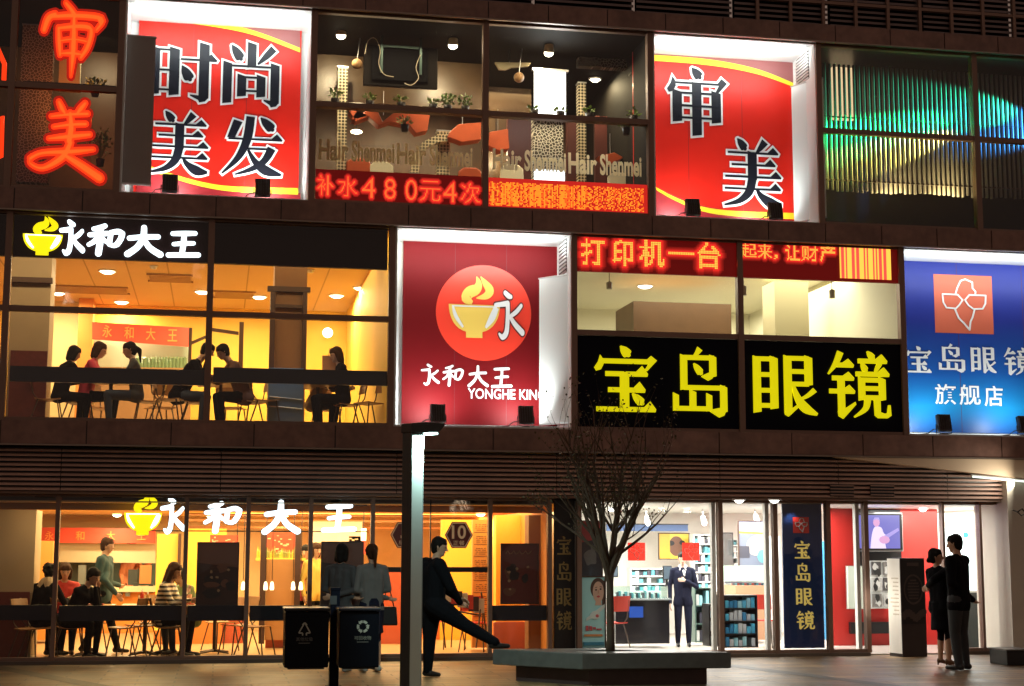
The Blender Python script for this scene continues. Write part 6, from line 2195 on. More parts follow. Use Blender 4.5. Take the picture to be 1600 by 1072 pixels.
def fused(name, cones, mats, parent, voxel=.012, smooth=3, M=None):
    """one continuous skin around tapered limbs; faces take the material of the nearest limb"""
    mb = MB()
    flats = [q for q in cones if len(q) > 5]
    for q in cones:
        cone_mesh(mb, *q[:4], seg=20 if len(q) > 5 else 12, flat=len(q) > 5)
    cones = [q[:5] for q in cones]
    me = bpy.data.meshes.new(name)
    me.from_pydata(mb.v, [], mb.f)
    o = bpy.data.objects.new(name, me)
    C.objects.link(o)
    m = o.modifiers.new('r', 'REMESH')
    m.mode = 'VOXEL'
    m.voxel_size = voxel
    m2 = o.modifiers.new('s', 'SMOOTH')
    m2.iterations = smooth
    m2.factor = .5
    bpy.context.view_layer.update()
    me2 = bpy.data.meshes.new_from_object(o.evaluated_get(bpy.context.evaluated_depsgraph_get()))
    o.modifiers.clear()
    o.data = me2
    me2.name = name
    bpy.data.meshes.remove(me)
    for q in mats:
        me2.materials.append(q)
    n = len(me2.polygons)
    cen = np.empty(n * 3, dtype=np.float32)
    me2.polygons.foreach_get('center', cen)
    cen = cen.reshape(-1, 3)
    best = np.full(n, 1e9)
    idx = np.zeros(n, dtype=np.int32)
    for p0, r0, p1, r1, mi in cones:
        a, b = np.array(p0), np.array(p1)
        ab = b - a
        t = np.clip(((cen - a) @ ab) / max(ab @ ab, 1e-9), 0, 1)
        dd = np.linalg.norm(cen - (a + t[:, None] * ab), axis=1) - (r0 + (r1 - r0) * t)
        w = dd < best
        best[w] = dd[w]
        idx[w] = mi
    me2.polygons.foreach_set('material_index', idx)
    me2.polygons.foreach_set('use_smooth', np.ones(n, dtype=bool))
    me2.update()
    o.parent = parent
    return o


V3 = lambda *a: Vector(a)


def lerp(a, b, t):
    return a + (b - a) * t


def standing(f, **ov):
    """joints of a standing figure; f = facing angle in degrees (0 = towards the street camera, 90 = to the right)"""
    g = R(f)
    fw = V3(math.sin(g), -math.cos(g), 0)
    rt = V3(math.cos(g), math.sin(g), 0)       # image right when facing away/towards is handled by the sign
    J = dict(pel=V3(0, 0, .90), chest=V3(0, 0, 1.25) , neck=V3(0, 0, 1.43) - fw * .01, head=V3(0, 0, 1.585) + fw * .03)
    for s, k in ((-1, 'l'), (1, 'r')):
        J['s' + k] = rt * s * .175 + V3(0, 0, 1.375)
        J['e' + k] = rt * s * .235 + V3(0, 0, 1.10) - fw * .03
        J['w' + k] = rt * s * .235 + V3(0, 0, .86) + fw * .04
        J['h' + k] = rt * s * .085 + V3(0, 0, .88)
        J['k' + k] = rt * s * .095 + V3(0, 0, .48) + fw * .02
        J['a' + k] = rt * s * .10 + V3(0, 0, .085) - fw * .02
    J['fw'], J['rt'] = fw, rt
    J['face'] = fw
    J.update({k: V3(*v) for k, v in ov.items()})
    return J


def seated(f, lean=.15, **ov):
    g = R(f)
    fw = V3(math.sin(g), -math.cos(g), 0)
    rt = V3(math.cos(g), math.sin(g), 0)
    z = .50
    J = dict(pel=V3(0, 0, z), chest=fw * lean * .7 + V3(0, 0, z + .34), neck=fw * lean * 1.15 + V3(0, 0, z + .52), head=fw * (lean * 1.5 + .04) + V3(0, 0, z + .67))
    for s, k in ((-1, 'l'), (1, 'r')):
        J['s' + k] = rt * s * .17 + fw * lean + V3(0, 0, z + .47)
        J['e' + k] = rt * s * .22 + fw * (lean + .16) + V3(0, 0, z + .24)
        J['w' + k] = rt * s * .12 + fw * (lean + .36) + V3(0, 0, z + .28)
        J['h' + k] = rt * s * .085 + V3(0, 0, z)
        J['k' + k] = rt * s * .11 + fw * .42 + V3(0, 0, z + .01)
        J['a' + k] = rt * s * .11 + fw * .38 + V3(0, 0, .085)
    J['fw'], J['rt'] = fw, rt
    J['face'] = fw
    J.update({k: V3(*v) for k, v in ov.items()})
    return J


EYE, LIP = mat('eye_dark', (.02, .015, .012), .3), mat('lips', (.38, .10, .09), .5)


def hand(cs, w, d, n, mi=2, k=1.0, curl=.5):
    """palm, four fingers of different lengths with a bend, and a thumb from the side of the palm"""
    d = d.normalized()
    s = d.cross(n)
    s = s.normalized() if s.length > .1 else d.cross(V3(0, 0, 1)).normalized()
    n = s.cross(d).normalized()
    c = w + d * .05 * k
    for t in (-.022, 0, .022):
        cs.append((w + d * .01 + s * t * .6 * k, .017 * k, w + d * .075 * k + s * t * k, .014 * k, mi))
    for i, L in enumerate((.062, .072, .068, .052)):
        b = w + d * .085 * k + s * (-.030 + .020 * i) * k
        m = b + (d * (1 - curl * .4) + n * curl * .6).normalized() * L * .5 * k
        e = m + (d * (1 - curl) + n * curl).normalized() * L * .5 * k
        cs.append((b, .0095 * k, m, .009 * k, mi))
        cs.append((m, .009 * k, e, .0075 * k, mi))
    b = w + d * .03 * k - s * .03 * k
    m = b + (d * .7 - s * .7 + n * .2).normalized() * .035 * k
    cs.append((b, .012 * k, m, .0105 * k, mi))
    cs.append((m, .0105 * k, m + (d * .9 - s * .1 + n * .4).normalized() * .03 * k, .009 * k, mi))


def person(label, loc, J, top, bottom, skin, shoes, hairm, hair='short', scale=1.0, group=None, voxel=.012, legs=1.0, arms=1.0, skirt=None, coat=0.0, jacket_hem=.10, collar=None, barelegs=False, heels=False, female=False, extra=None, extras_m=None, sleeve=True, hands=None, eyes=True, cw=.05, bulk=1.0):
    s = thing('person', label, 'person', loc, 0, group)
    s.scale = (scale,) * 3
    T, Bm, Sk, Sh, Ex = 0, 1, 2, 3, 4
    sw = (.88 if female else 1.0) * bulk
    cs = []
    rt, fw, face = J['rt'], J['fw'], J['face'].normalized()
    pel, chest, neck, head = J['pel'], J['chest'], J['neck'], J['head']
    up = (neck - chest).normalized()
    cs.append((pel, .125 * sw, lerp(pel, chest, .45), .112 * sw, T))
    cs.append((lerp(pel, chest, .4), .112 * sw, chest, .125 * sw, T))
    cs.append((chest, .12 * sw, lerp(chest, neck, .75), .075, T))
    for k in 'lr':
        sh, hp = J['s' + k], J['h' + k]
        cs.append((lerp(hp, pel, .35), .115 * sw, lerp(chest, sh, .5), .105 * sw, T))
        cs.append((lerp(chest, sh, .55), .10 * sw, lerp(neck, sh, .75) - up * .03, .062, T))
        cs.append((lerp(neck, sh, .2) - up * .01, .055, sh, .062 * sw * arms, T))
        cs.append((sh, .066 * sw * arms, J['e' + k], .05 * sw * arms, T))
        cs.append((J['e' + k], .049 * sw * arms, J['w' + k], .036 * arms, T if sleeve else Sk))
        if jacket_hem:
            cs.append((lerp(hp, pel, .3), .118 * sw, hp - (hp - J['k' + k]) * (jacket_hem / .4) * .6, .112 * sw, T))
        cs.append((hp, .098 * legs * sw, J['k' + k], .066 * legs, Bm if not barelegs else Sk))
        cs.append((J['k' + k], .064 * legs, lerp(J['k' + k], J['a' + k], .35), .060 * legs, Bm if not barelegs else Sk))
        cs.append((lerp(J['k' + k], J['a' + k], .35), .060 * legs, J['a' + k], .045 * legs if not barelegs else .034, Bm if not barelegs else Sk))
        fd = J.get('f' + k, fw)
        a = J['a' + k]
        if heels:
            cs.append((a - V3(0, 0, .01) - fd * .02, .034, a + fd * .15 - V3(0, 0, .062), .022, Sh))
            cs.append((a - fd * .03 - V3(0, 0, .02), .02, a - fd * .035 - V3(0, 0, .075), .010, Sh))
        else:
            upv = V3(0, 0, 1) if abs(fd.z) < .5 else -V3(fd.z, 0, -fd.x)
            cs.append((a - upv * .042 - fd * .035, .040, a - upv * .048 + fd * .06, .036, Sh))
            cs.append((a - upv * .048 + fd * .06, .038, a - upv * .054 + fd * .16, .028, Sh))
        hd = (hands or {}).get(k, {})
        hand(cs, J['w' + k] + (J['w' + k] - J['e' + k]).normalized() * .02, hd.get('d', J['w' + k] - J['e' + k]), hd.get('n', -rt if k == 'r' else rt), Sk, 1.0 if not female else .92, hd.get('curl', .45))
    if skirt:
        cs.append((pel + V3(0, 0, .02), .14 * sw, lerp(lerp(J['kl'], J['kr'], .5), pel, 1 - skirt) - V3(0, 0, .06), .20 * sw, Bm, 1))
        for k in 'lr':
            cs.append((J['h' + k], .11 * sw, lerp(J['h' + k], J['k' + k], skirt * .7), .10 * sw, Bm))
    if coat:
        for k in 'lr':
            cs.append((J['h' + k], .125 * sw, lerp(J['h' + k], J['k' + k], coat), .125, T))
    # neck and head
    cs.append((neck - up * .02, .056 if not female else .048, lerp(neck, head, .6), .052 if not female else .045, Sk))
    hu = (head - neck).normalized()
    hu = (hu + V3(0, 0, .6)).normalized()
    hf = (face - hu * face.dot(hu)).normalized()
    hr = hf.cross(hu).normalized()
    H = head
    cs.append((H + hu * .035 - hf * .018, .082, H + hu * .030 + hf * .012, .078, Sk))
    cs.append((H + hf * .028 - hu * .01, .064, H + hf * .045 - hu * .068, .036, Sk))
    cs.append((H - hu * .02 - hf * .01, .066, H - hu * .05 + hf * .02, .050, Sk))
    cs.append((H + hf * .088 + hu * .012, .009, H + hf * .106 - hu * .022, .013, Sk))
    for q in (-1, 1):
        cs.append((H + hr * q * .078 - hf * .005 + hu * .012, .014, H + hr * q * .076 - hf * .004 - hu * .022, .010, Sk))
        cs.append((H + hr * q * .03 + hf * .073 + hu * .030, .012, H + hr * q * .045 + hf * .064 + hu * .028, .010, Sk))
    if collar is not None:
        for q in (-1, 1):
            cs.append((neck + rt * q * .035 + up * .01 + fw * .005, cw, neck + rt * q * .05 - up * .04 + fw * .01, cw, collar))
    if extra:
        cs += extra
    mats = [top, bottom, skin, shoes] + (extras_m or [])
    fused('body', cs, mats, s, voxel)
    # hair
    hc = [(H + hu * .052 - hf * .024, .088, H + hu * .050 + hf * .008, .080, 0), (H + hu * .02 - hf * .035, .080, H - hu * .03 - hf * .035, .066, 0)]
    for q in (-1, 1):
        hc.append((H + hr * q * .05 + hu * .05 + hf * .01, .040, H + hr * q * .066 - hu * .005 - hf * .012, .022, 0))
        hc.append((H + hu * .085 + hf * .045 + hr * q * .025, .034, H + hu * .062 + hf * .072 + hr * q * .04, .012, 0))
    if hair == 'bob':
        for q in (-1, 1):
            hc.append((H + hr * q * .06 + hu * .02 - hf * .01, .044, H + hr * q * .066 - hu * .09 - hf * .02, .034, 0))
        hc.append((H - hf * .05, .07, H - hf * .055 - hu * .09, .055, 0))
    if hair == 'long':
        for q in (-1, 1):
            hc.append((H + hr * q * .06 + hu * .02 - hf * .01, .046, H + hr * q * .075 - hu * .22 - hf * .03, .036, 0))
        hc.append((H - hf * .05, .074, H - hf * .075 - hu * .26, .055, 0))
    if hair == 'pony':
        hc.append((H - hf * .10 + hu * .03, .032, H - hf * .145 - hu * .02, .034, 0))
        hc.append((H - hf * .145 - hu * .02, .034, H - hf * .125 - hu * .20, .014, 0))
    if hair == 'bun':
        hc.append((H - hf * .085 - hu * .03, .045, H - hf * .10 - hu * .045, .04, 0))
    if hair == 'curly':
        rng = random.Random(5)
        for i in range(34):
            d = V3(rng.uniform(-1, 1), rng.uniform(-1, 1), rng.uniform(-.5, 1)).normalized()
            if d.dot(hf) > .45 and d.z < .5:
                continue
            c = H + hu * .035 + d * .095 - hf * .015
            hc.append((c, .026, c + d * .008, .024, 0))
    h = fused('hair', hc, [hairm], s, min(voxel, .010), 2)
    if eyes:
        mb = MB()
        for q in (-1, 1):
            mb.ball(tuple(H + hr * q * .032 + hf * .0805 + hu * .012), (.010, .010, .006), 0, 8, 6)
            a = H + hr * q * .033 + hf * .083 + hu * .036
            mb.tube([a - hr * .017, a + hr * .017], .0035, 5)
        mb.build('eyes', EYE).parent = s
        mb = MB()
        c = H + hf * .090 - hu * .048
        mb.tube([c - hr * .021 - hf * .006, c, c + hr * .021 - hf * .006], [.003, .006, .003], 6)
        mb.build('mouth', LIP).parent = s
    return s


SKIN = mat('skin', (.50, .29, .19), .5)
HAIR = mat('hair_black', (.010, .008, .007), .7, spec=.12)
HAIRB = mat('hair_brown', (.045, .020, .010), .7, spec=.12)
SUIT = mat('cloth_black', (.005, .005, .007), .9, bump=.25, nscale=40, spec=.1)
NVY = mat('cloth_navy', (.012, .014, .030), .9, spec=.1)
JEAN = mat('cloth_jean', (.03, .045, .08), .85)
GREYC = mat('cloth_grey', (.055, .055, .06), .85, noise=.2, nscale=14)
LGREY = mat('cloth_lightgrey', (.14, .135, .135), .85, noise=.15, nscale=12)
TEAL = mat('cloth_teal', (.02, .06, .065), .8)
PINK = mat('cloth_pink', (.6, .05, .10), .8)
BEIGE = mat('cloth_beige', (.48, .36, .22), .85)
TANC = mat('cloth_tan', (.32, .2, .1), .85)
SHOE = mat('shoe_black', (.012, .011, .010), .3)
SHOEW = mat('shoe_white', (.4, .38, .35), .5)

# ------------------------------------------------------------------ outside: man with a foot on the bench
p = gnd(672, 1058)
K = 1.0
J = standing(62)
J.update(pel=V3(.03, 0, .87), chest=V3(.03, 0, 1.22), neck=V3(.055, .0, 1.40), head=V3(.10, -.01, 1.555),
         sl=V3(-.04, .17, 1.355), sr=V3(.08, -.17, 1.345), el=V3(.14, .22, 1.10), er=V3(.22, -.20, 1.07), wl=V3(.36, .10, .93), wr=V3(.34, -.10, .90),
         hl=V3(.02, .085, .86), hr=V3(.05, -.09, .86), kl=V3(.0, .08, .47), al=V3(-.02, .07, .085), kr=V3(.375, -.24, .635), ar=V3(.72, -.42, .435))
J['face'] = V3(.93, -.34, -.12)
J['fl'] = V3(.75, -.65, 0)
J['fr'] = V3(.99, -.1, .04).normalized()
man = person('man in a black suit beside the lamp post with one foot up on the bench', p, J, SUIT, SUIT, SKIN, SHOE, HAIR, 'short', 1.04, None, .009, 1.28, 1.15, None, 0, .24, None, bulk=1.13,
             extra=[(V3(.10, -.10, 1.37), .030, V3(.12, -.10, 1.22), .018, 4)], extras_m=[mat('shirt_grey', (.25, .27, .30), .7)],
             hands={'l': dict(d=V3(.9, -.3, -.2), n=V3(0, -.6, -.7), curl=.7), 'r': dict(d=V3(.85, .45, -.1), n=V3(0, .5, -.8), curl=.7)})

# ------------------------------------------------------------------ outside: two girls behind the bins
p = gnd(530, 1050)
J = standing(150, wl=(-.10, -.18, 1.02), wr=(.16, -.10, 1.0))
person('girl with dark hair and dark grey top standing behind the bins, left of the two', p, J, GREYC, NVY, SKIN, SHOEW, HAIR, 'bob', .97, None, .010, .95, .95, None, 0, .06, None, female=True)
p = gnd(579, 1050)
J = standing(195)
J['wl'], J['wr'] = V3(-.20, .18, 1.02), V3(.22, .14, .98)
person('girl with a ponytail and pale grey jacket standing behind the bins, right of the two', p, J, LGREY, NVY, SKIN, SHOEW, HAIRB, 'pony', .97, None, .010, .85, 1.0, .75, 0, .04, None, female=True, barelegs=True)
p = gnd(604, 1046)
s = thing('handbag', 'dark handbag hanging at the side of the ponytailed girl', 'bag', (p.x, p.y, .62))
MB().prism([(p.x - .13, .58), (p.x + .14, .58), (p.x + .12, .83), (p.x - .10, .83)], p.y - .05, p.y + .05).build('body', mat('bag_black', (.012, .010, .012), .4), s, bevel=.02)
MB().tube([(p.x - .08, p.y, .82), (p.x - .02, p.y, 1.02), (p.x + .04, p.y, 1.02), (p.x + .09, p.y, .82)], .009, 6).build('strap', mat('bag_black'), s)

# ------------------------------------------------------------------ outside: the couple at the right
p = gnd(1502, 1047)
J = standing(215)
J.update(wl=V3(-.26, .30, 1.06), el=V3(-.27, .12, 1.13), wr=V3(.24, .10, .88))
J['face'] = V3(-.75, .6, -.1)
person('man in a black jacket at the right, seen from behind with a woman before him', p, J, SUIT, mat('trouser_charcoal', (.03, .032, .036), .8), SKIN, SHOE, HAIR, 'short', 1.06, None, .010, 1.1, 1.15, None, 0, .12, None)
p = gnd(1478, 1042)
J = standing(60)
J.update(pel=V3(-.06, 0, .90), chest=V3(-.07, 0, 1.22), neck=V3(-.09, 0, 1.40), head=V3(-.10, -.01, 1.55), sl=V3(-.14, .14, 1.34), sr=V3(-.02, -.15, 1.34), el=V3(-.10, .2, 1.12), er=V3(.06, -.2, 1.10), wl=V3(.06, .14, 1.2), wr=V3(.14, -.06, .98),
         hl=V3(-.08, .07, .88), hr=V3(-.03, -.08, .88), kl=V3(-.03, .06, .48), kr=V3(.02, -.06, .48), al=V3(-.05, .06, .10), ar=V3(.02, -.06, .10))
person('woman in a dark coat and heels at the right, bare-legged beside the man in black', p, J, SUIT, SUIT, SKIN, mat('shoe_tan', (.14, .07, .04), .4), HAIR, 'bun', .97, None, .010, .80, .95, .72, .12, .03, None, female=True, barelegs=True, heels=True)

# ------------------------------------------------------------------ saleswoman inside the optician
p = at(1068, 1006, 2.5)
p = V3(p.x, 2.5, .02)
J = standing(-12)
J.update(wr=V3(.02, -.15, 1.19), er=V3(.25, -.06, 1.08), wl=V3(-.25, -.02, .80))
J['face'] = V3(-.28, -.95, .05)
person('saleswoman in a dark suit standing inside the optician with one hand on her chest', p, J, NVY, NVY, mat('skin_fair', (.66, .44, .33), .5), SHOE, HAIR, 'bun', .90, None, .008, 1.0, 1.0, None, 0, .16, 4, female=True, extras_m=[mat('shirt_white', (.75, .75, .75), .7)],
       extra=[(V3(0, -.085, 1.37), .022, V3(0, -.112, 1.29), .012, 4)], hands={'r': dict(d=V3(-.95, -.05, .12), n=V3(0, 1, 0), curl=.15)})

# ------------------------------------------------------------------ diners downstairs


def diner(label, px, Y, z, f, lean, top, bottom, hairm, hair, scale=1.0, grp=None, vox=.014, female=True, kw=None, **ov):
    p = at(px, 900, Y)
    J = seated(f, lean)
    J.update({k: V3(*v) for k, v in ov.items()})
    if 'face' in ov:
        J['face'] = V3(*ov['face'])
    return person(label, (p.x, Y, z), J, top, bottom, SKIN, SHOE, hairm, hair, scale, grp, vox, .95, 1.0, None, 0, .05, female=female, **(kw or {}))


diner('seated diner with curly hair and a beige scarf, leftmost at street level', 64, 1.5, .02, 150, .12, SUIT, SUIT, HAIR, 'curly', 1.04, kw=dict(collar=4, extras_m=[BEIGE], eyes=False, cw=.085))
diner('seated woman with dark hair facing the street behind the crouched diner', 100, 2.3, .02, 10, .10, mat('cloth_red', (.5, .04, .03), .8), NVY, HAIRB, 'bob', 1.05)
diner('crouched diner in black resting the chin on a hand, left of the walking man', 112, 1.35, .02, 60, .22, SUIT, SUIT, HAIR, 'short', 1.0, female=True, wr=(.36, -.18, 1.0), er=(.40, -.18, .74), wl=(.38, .02, 1.0), el=(.40, .12, .74))
p = at(163, 900, 2.2)
J = standing(75)
J.update(kl=V3(.10, .08, .50), al=V3(.22, .08, .09), kr=V3(-.06, -.08, .48), ar=V3(-.26, -.08, .12), wr=V3(.18, -.22, .90), er=V3(.02, -.24, 1.08), wl=V3(.2, .24, 1.0))
person('man in a dark teal shirt walking past the street-level tables', (p.x, 2.2, .02), J, TEAL, SUIT, SKIN, SHOE, HAIRB, 'short', 1.02, None, .012, 1.05, 1.1)
J = standing(60)
p = at(197, 900, 7.6)
J.update(wr=V3(.42, -.2, 1.34), er=V3(.24, -.18, 1.2))
person('cook in orange reaching along the kitchen hatch at street level', (p.x, 8.75, .02), J, mat('cloth_orange', (.62, .2, .08), .8), SUIT, SKIN, SHOE, HAIR, 'short', 1.0, None, .014, eyes=False)
STRP = bpy.data.materials.new('cloth_striped')
STRP.use_nodes = True
t = STRP.node_tree
w = t.nodes.new('ShaderNodeTexWave')
w.bands_direction = 'Z'
w.inputs['Scale'].default_value = 5.2
tc = t.nodes.new('ShaderNodeTexCoord')
r = t.nodes.new('ShaderNodeValToRGB')
r.color_ramp.interpolation = 'CONSTANT'
r.color_ramp.elements[0].color = (.02, .015, .012, 1)
r.color_ramp.elements[1].color = (.75, .62, .42, 1)
r.color_ramp.elements[1].position = .5
t.links.new(tc.outputs['Object'], w.inputs['Vector'])
t.links.new(w.outputs[0], r.inputs[0])
t.links.new(r.outputs[0], t.nodes['Principled BSDF'].inputs['Base Color'])
diner('woman with long hair and a striped jumper seated at street level', 252, 1.35, .02, 70, .10, STRP, SUIT, HAIRB, 'long', 1.06, wr=(.34, -.10, .86), er=(.26, -.2, .74))
diner('diner in green behind the street-level mullion, half hidden', 303, 2.0, .02, -60, .15, mat('cloth_green', (.18, .26, .10), .8), JEAN, HAIR, 'short', 1.0, female=False)
p = at(492, 900, 3.2)
person('person in a yellow top standing behind the mullion left of the girls', (p.x, 3.2, .02), standing(30), mat('cloth_yellow', (.62, .42, .08), .8), SUIT, SKIN, SHOE, HAIRB, 'bob', .98, None, .014, female=True)
p = at(478, 900, 3.6)
person('person in a patterned red top standing behind the yellow top', (p.x, 3.7, .02), standing(-20), mat('cloth_redprint', (.32, .05, .06), .8, noise=.7, nscale=25), SUIT, SKIN, SHOE, HAIR, 'bob', .96, None, .014, female=True)

# ------------------------------------------------------------------ diners upstairs
zf = Z2s


def up(label, px, Y, *a, **k):
    p = at(px, 620, Y)
    f, lean, top, bottom, hm, hair = a
    kw = k.pop('kw', None) or {}
    J = seated(f, lean)
    fc = k.pop('face', None)
    sc = k.pop('sc', 1.0)
    fem = k.pop('female', True)
    J.update({q: V3(*v) for q, v in k.items()})
    if fc:
        J['face'] = V3(*fc)
    person(label, (p.x, Y, zf), J, top, bottom, SKIN, SHOE, hm, hair, sc, 'diners in the upstairs window', .014, .95, 1.0, None, 0, .05, female=fem, **kw)


up('leftmost upstairs diner, dark-haired and seen from behind', 92, 1.5, 120, .12, SUIT, SUIT, HAIR, 'bob', sc=.98)
up('upstairs woman with a brown bob and a pink top under a dark jacket', 132, 1.9, 85, .10, PINK, SUIT, HAIRB, 'bob', sc=1.06)
up('upstairs woman with a ponytail looking down at her table', 214, 1.4, -85, .06, GREYC, JEAN, HAIR, 'pony', sc=1.02, face=(-.8, -.2, -.45))
up('upstairs diner bent far over the table beside the window mullion', 276, 1.5, 80, .26, SUIT, JEAN, HAIR, 'short', sc=1.04, female=False, wr=(.42, -.16, 1.0), er=(.36, -.2, .74), face=(.9, -.1, -.35))
up('upstairs man leaning on his elbows right of the window mullion', 384, 1.25, -75, .22, mat('cloth_brown', (.12, .05, .03), .8), SUIT, HAIR, 'short', sc=1.0, female=False, face=(-.85, -.2, -.4))
up('upstairs diner hiding behind the table near the brown column', 486, 1.9, 70, .28, TANC, SUIT, HAIRB, 'bob', sc=.92)
up('rightmost upstairs diner, brown-haired in a dark coat beside the paper bag', 537, 1.35, -80, .06, SUIT, SUIT, HAIRB, 'bob', sc=1.02)

# ================================================================== STREET
m = bpy.data.materials.new('plaza_paving')
m.use_nodes = True
t = m.node_tree
p = t.nodes['Principled BSDF']
tc = t.nodes.new('ShaderNodeTexCoord')
mp = t.nodes.new('ShaderNodeMapping')
mp.inputs['Rotation'].default_value = (0, 0, R(0))
br = t.nodes.new('ShaderNodeTexBrick')
br.inputs['Scale'].default_value = 1.0
br.inputs['Brick Width'].default_value = .9
br.inputs['Row Height'].default_value = .3
br.inputs['Mortar Size'].default_value = .012
br.inputs['Color1'].default_value = (.42, .27, .125, 1)
br.inputs['Color2'].default_value = (.17, .105, .05, 1)
br.inputs['Mortar'].default_value = (.05, .035, .025, 1)
no = t.nodes.new('ShaderNodeTexNoise')
no.inputs['Scale'].default_value = 2.2
no.inputs['Detail'].default_value = 8
mx = t.nodes.new('ShaderNodeMix')
mx.data_type = 'RGBA'
mx.blend_type = 'MULTIPLY'
mx.inputs[0].default_value = .7
cr = t.nodes.new('ShaderNodeValToRGB')
cr.color_ramp.elements[0].position, cr.color_ramp.elements[0].color = .3, (.45, .42, .4, 1)
cr.color_ramp.elements[1].position = .7
rr = t.nodes.new('ShaderNodeMapRange')
rr.inputs['To Min'].default_value = .28
rr.inputs['To Max'].default_value = .6
bu = t.nodes.new('ShaderNodeBump')
bu.inputs['Strength'].default_value = .4
bu.inputs['Distance'].default_value = .01
L = t.links.new
L(tc.outputs['Object'], mp.inputs[0])
L(mp.outputs[0], br.inputs['Vector'])
L(tc.outputs['Object'], no.inputs['Vector'])
L(no.outputs[0], cr.inputs[0])
L(br.outputs['Color'], mx.inputs[6])
L(cr.outputs[0], mx.inputs[7])
vo = t.nodes.new('ShaderNodeTexVoronoi')
vo.inputs['Scale'].default_value = 3.2
gr = t.nodes.new('ShaderNodeValToRGB')
gr.color_ramp.elements[0].position, gr.color_ramp.elements[0].color = .05, (.35, .33, .32, 1)
gr.color_ramp.elements[1].position = .09
n2 = t.nodes.new('ShaderNodeTexNoise')
n2.inputs['Scale'].default_value = .55
n2.inputs['Detail'].default_value = 5
g2 = t.nodes.new('ShaderNodeValToRGB')
g2.color_ramp.elements[0].position, g2.color_ramp.elements[0].color = .38, (.5, .47, .44, 1)
g2.color_ramp.elements[1].position = .6
x2 = t.nodes.new('ShaderNodeMix')
x2.data_type, x2.blend_type = 'RGBA', 'MULTIPLY'
x2.inputs[0].default_value = 1
x3 = t.nodes.new('ShaderNodeMix')
x3.data_type, x3.blend_type = 'RGBA', 'MULTIPLY'
x3.inputs[0].default_value = 1
L(tc.outputs['Object'], vo.inputs['Vector'])
L(vo.outputs['Distance'], gr.inputs[0])
L(tc.outputs['Object'], n2.inputs['Vector'])
L(n2.outputs[0], g2.inputs[0])
L(mx.outputs[2], x2.inputs[6])
L(gr.outputs[0], x2.inputs[7])
L(x2.outputs[2], x3.inputs[6])
L(g2.outputs[0], x3.inputs[7])
L(x3.outputs[2], p.inputs['Base Color'])
L(no.outputs[0], rr.inputs[0])
L(rr.outputs[0], p.inputs['Roughness'])
L(br.outputs['Fac'], bu.inputs['Height'])
bu.invert = True
L(bu.outputs[0], p.inputs['Normal'])
g = MB()
g.quad((-150, -150, 0), (150, -150, 0), (150, 60, 0), (-150, 60, 0))
tag(g.build('plaza', m), None, None, None, 'structure')
DB = mat('dark_paving', (.018, .014, .012), .5, noise=.3, nscale=5)
mb = MB()
for (ax, ay), (bx, by) in (((-40, 1036), (165, 1074)), ((1120, 1037), (1420, 1075))):
    a, b = gnd(ax, ay, .004), gnd(bx, by, .004)
    d = (b - a).normalized()
    n = Vector((-d.y, d.x, 0)) * .13
    mb.quad(a - n, b - n + d * 3, b + n + d * 3, a + n)
tag(mb.build('paving_strip', DB), None, None, None, 'structure')
mb = MB()
a = gnd(500, 1060, .004)
mb.quad((-150, a.y - .2, .005), (150, a.y - .2, .005), (150, a.y + .0, .005), (-150, a.y, .005)) if False else None

# ------------------------------------------------------------------ street lamp
p = gnd(641, 1090)
dist = p.y + D
Y = p.y
POLE = mat('pole_grey', (.05, .058, .056), .4, .3)
s = thing('street_lamp', 'tall square street lamp with a white-lit face and a flat overhanging head', 'street lamp', (p.x, p.y, 0), R(20))
zt = at(660, 677, Y).z
q = R(20)
M = Matrix.Translation((p.x, p.y, 0)) @ Matrix.Rotation(R(28), 4, 'Z')
w = .085
MB().box(-w, w, -w, w, 0, zt, 0, M).build('post', POLE, s, bevel=.006)
MB().box(-.2, .2, -.2, .2, 0, .03, 0, M).build('base_plate', POLE, s)
LM = bpy.data.materials.new('lamp_face')
LM.use_nodes = True
lp = LM.node_tree.nodes['Principled BSDF']
lp.inputs['Base Color'].default_value = (.55, .62, .6, 1)
lp.inputs['Roughness'].default_value = .35
MB().box(w + .002 - .004, w + .008, -w + .01, w - .01, .1, zt - .03, 0, M).box(-w + .012, w - .012, -w - .006, -w - .001, .1, zt - .03, 0, M).build('face_panel', LM, s)
hd = MB().prism([(-.095, zt + .001), (-.095, zt + .10), (.10, zt + .125), (.36, zt + .125), (.36, zt + .09), (.30, zt + .03), (.09, zt + .001)], -.10, .10, 0, M @ Matrix.Rotation(R(-42), 4, 'Z') if False else M)
hd.build('head', mat('lamp_head', (.02, .024, .024), .4), s, bevel=.006)
MB().box(.095, .28, -.08, .08, zt - .006, zt + .012, 0, M).build('lens', mat('lamp_lens', (.9, .9, .9), .3, emit=(.6, 1, .92), es=10), s)
lamp('street_lamp_light', 'SPOT', M @ Vector((.19, 0, zt - .02)), 14, (.66, 1, .92), .08, M @ Vector((.10, 0, 0)), 150, parent=s, blend=1)
lamp('street_lamp_face_light', 'AREA', M @ Vector((.13, -.13, zt - .03)), 75, (.66, 1, .92), .1, M @ Vector((.05, -.05, zt - 2.2)), parent=s)

# ------------------------------------------------------------------ recycling bins and the dark post
BIN = mat('bin_navy', (.003, .004, .008), .5, spec=.12)
ICON = mat('bin_print', (.42, .42, .36), .5)
dB = 17.75


def front(px, py, d):
    r_ = ray(px, py)
    t_ = d / r_.y
    return Vector((r_.x * t_, d - D, CAM_H + r_.z * t_))


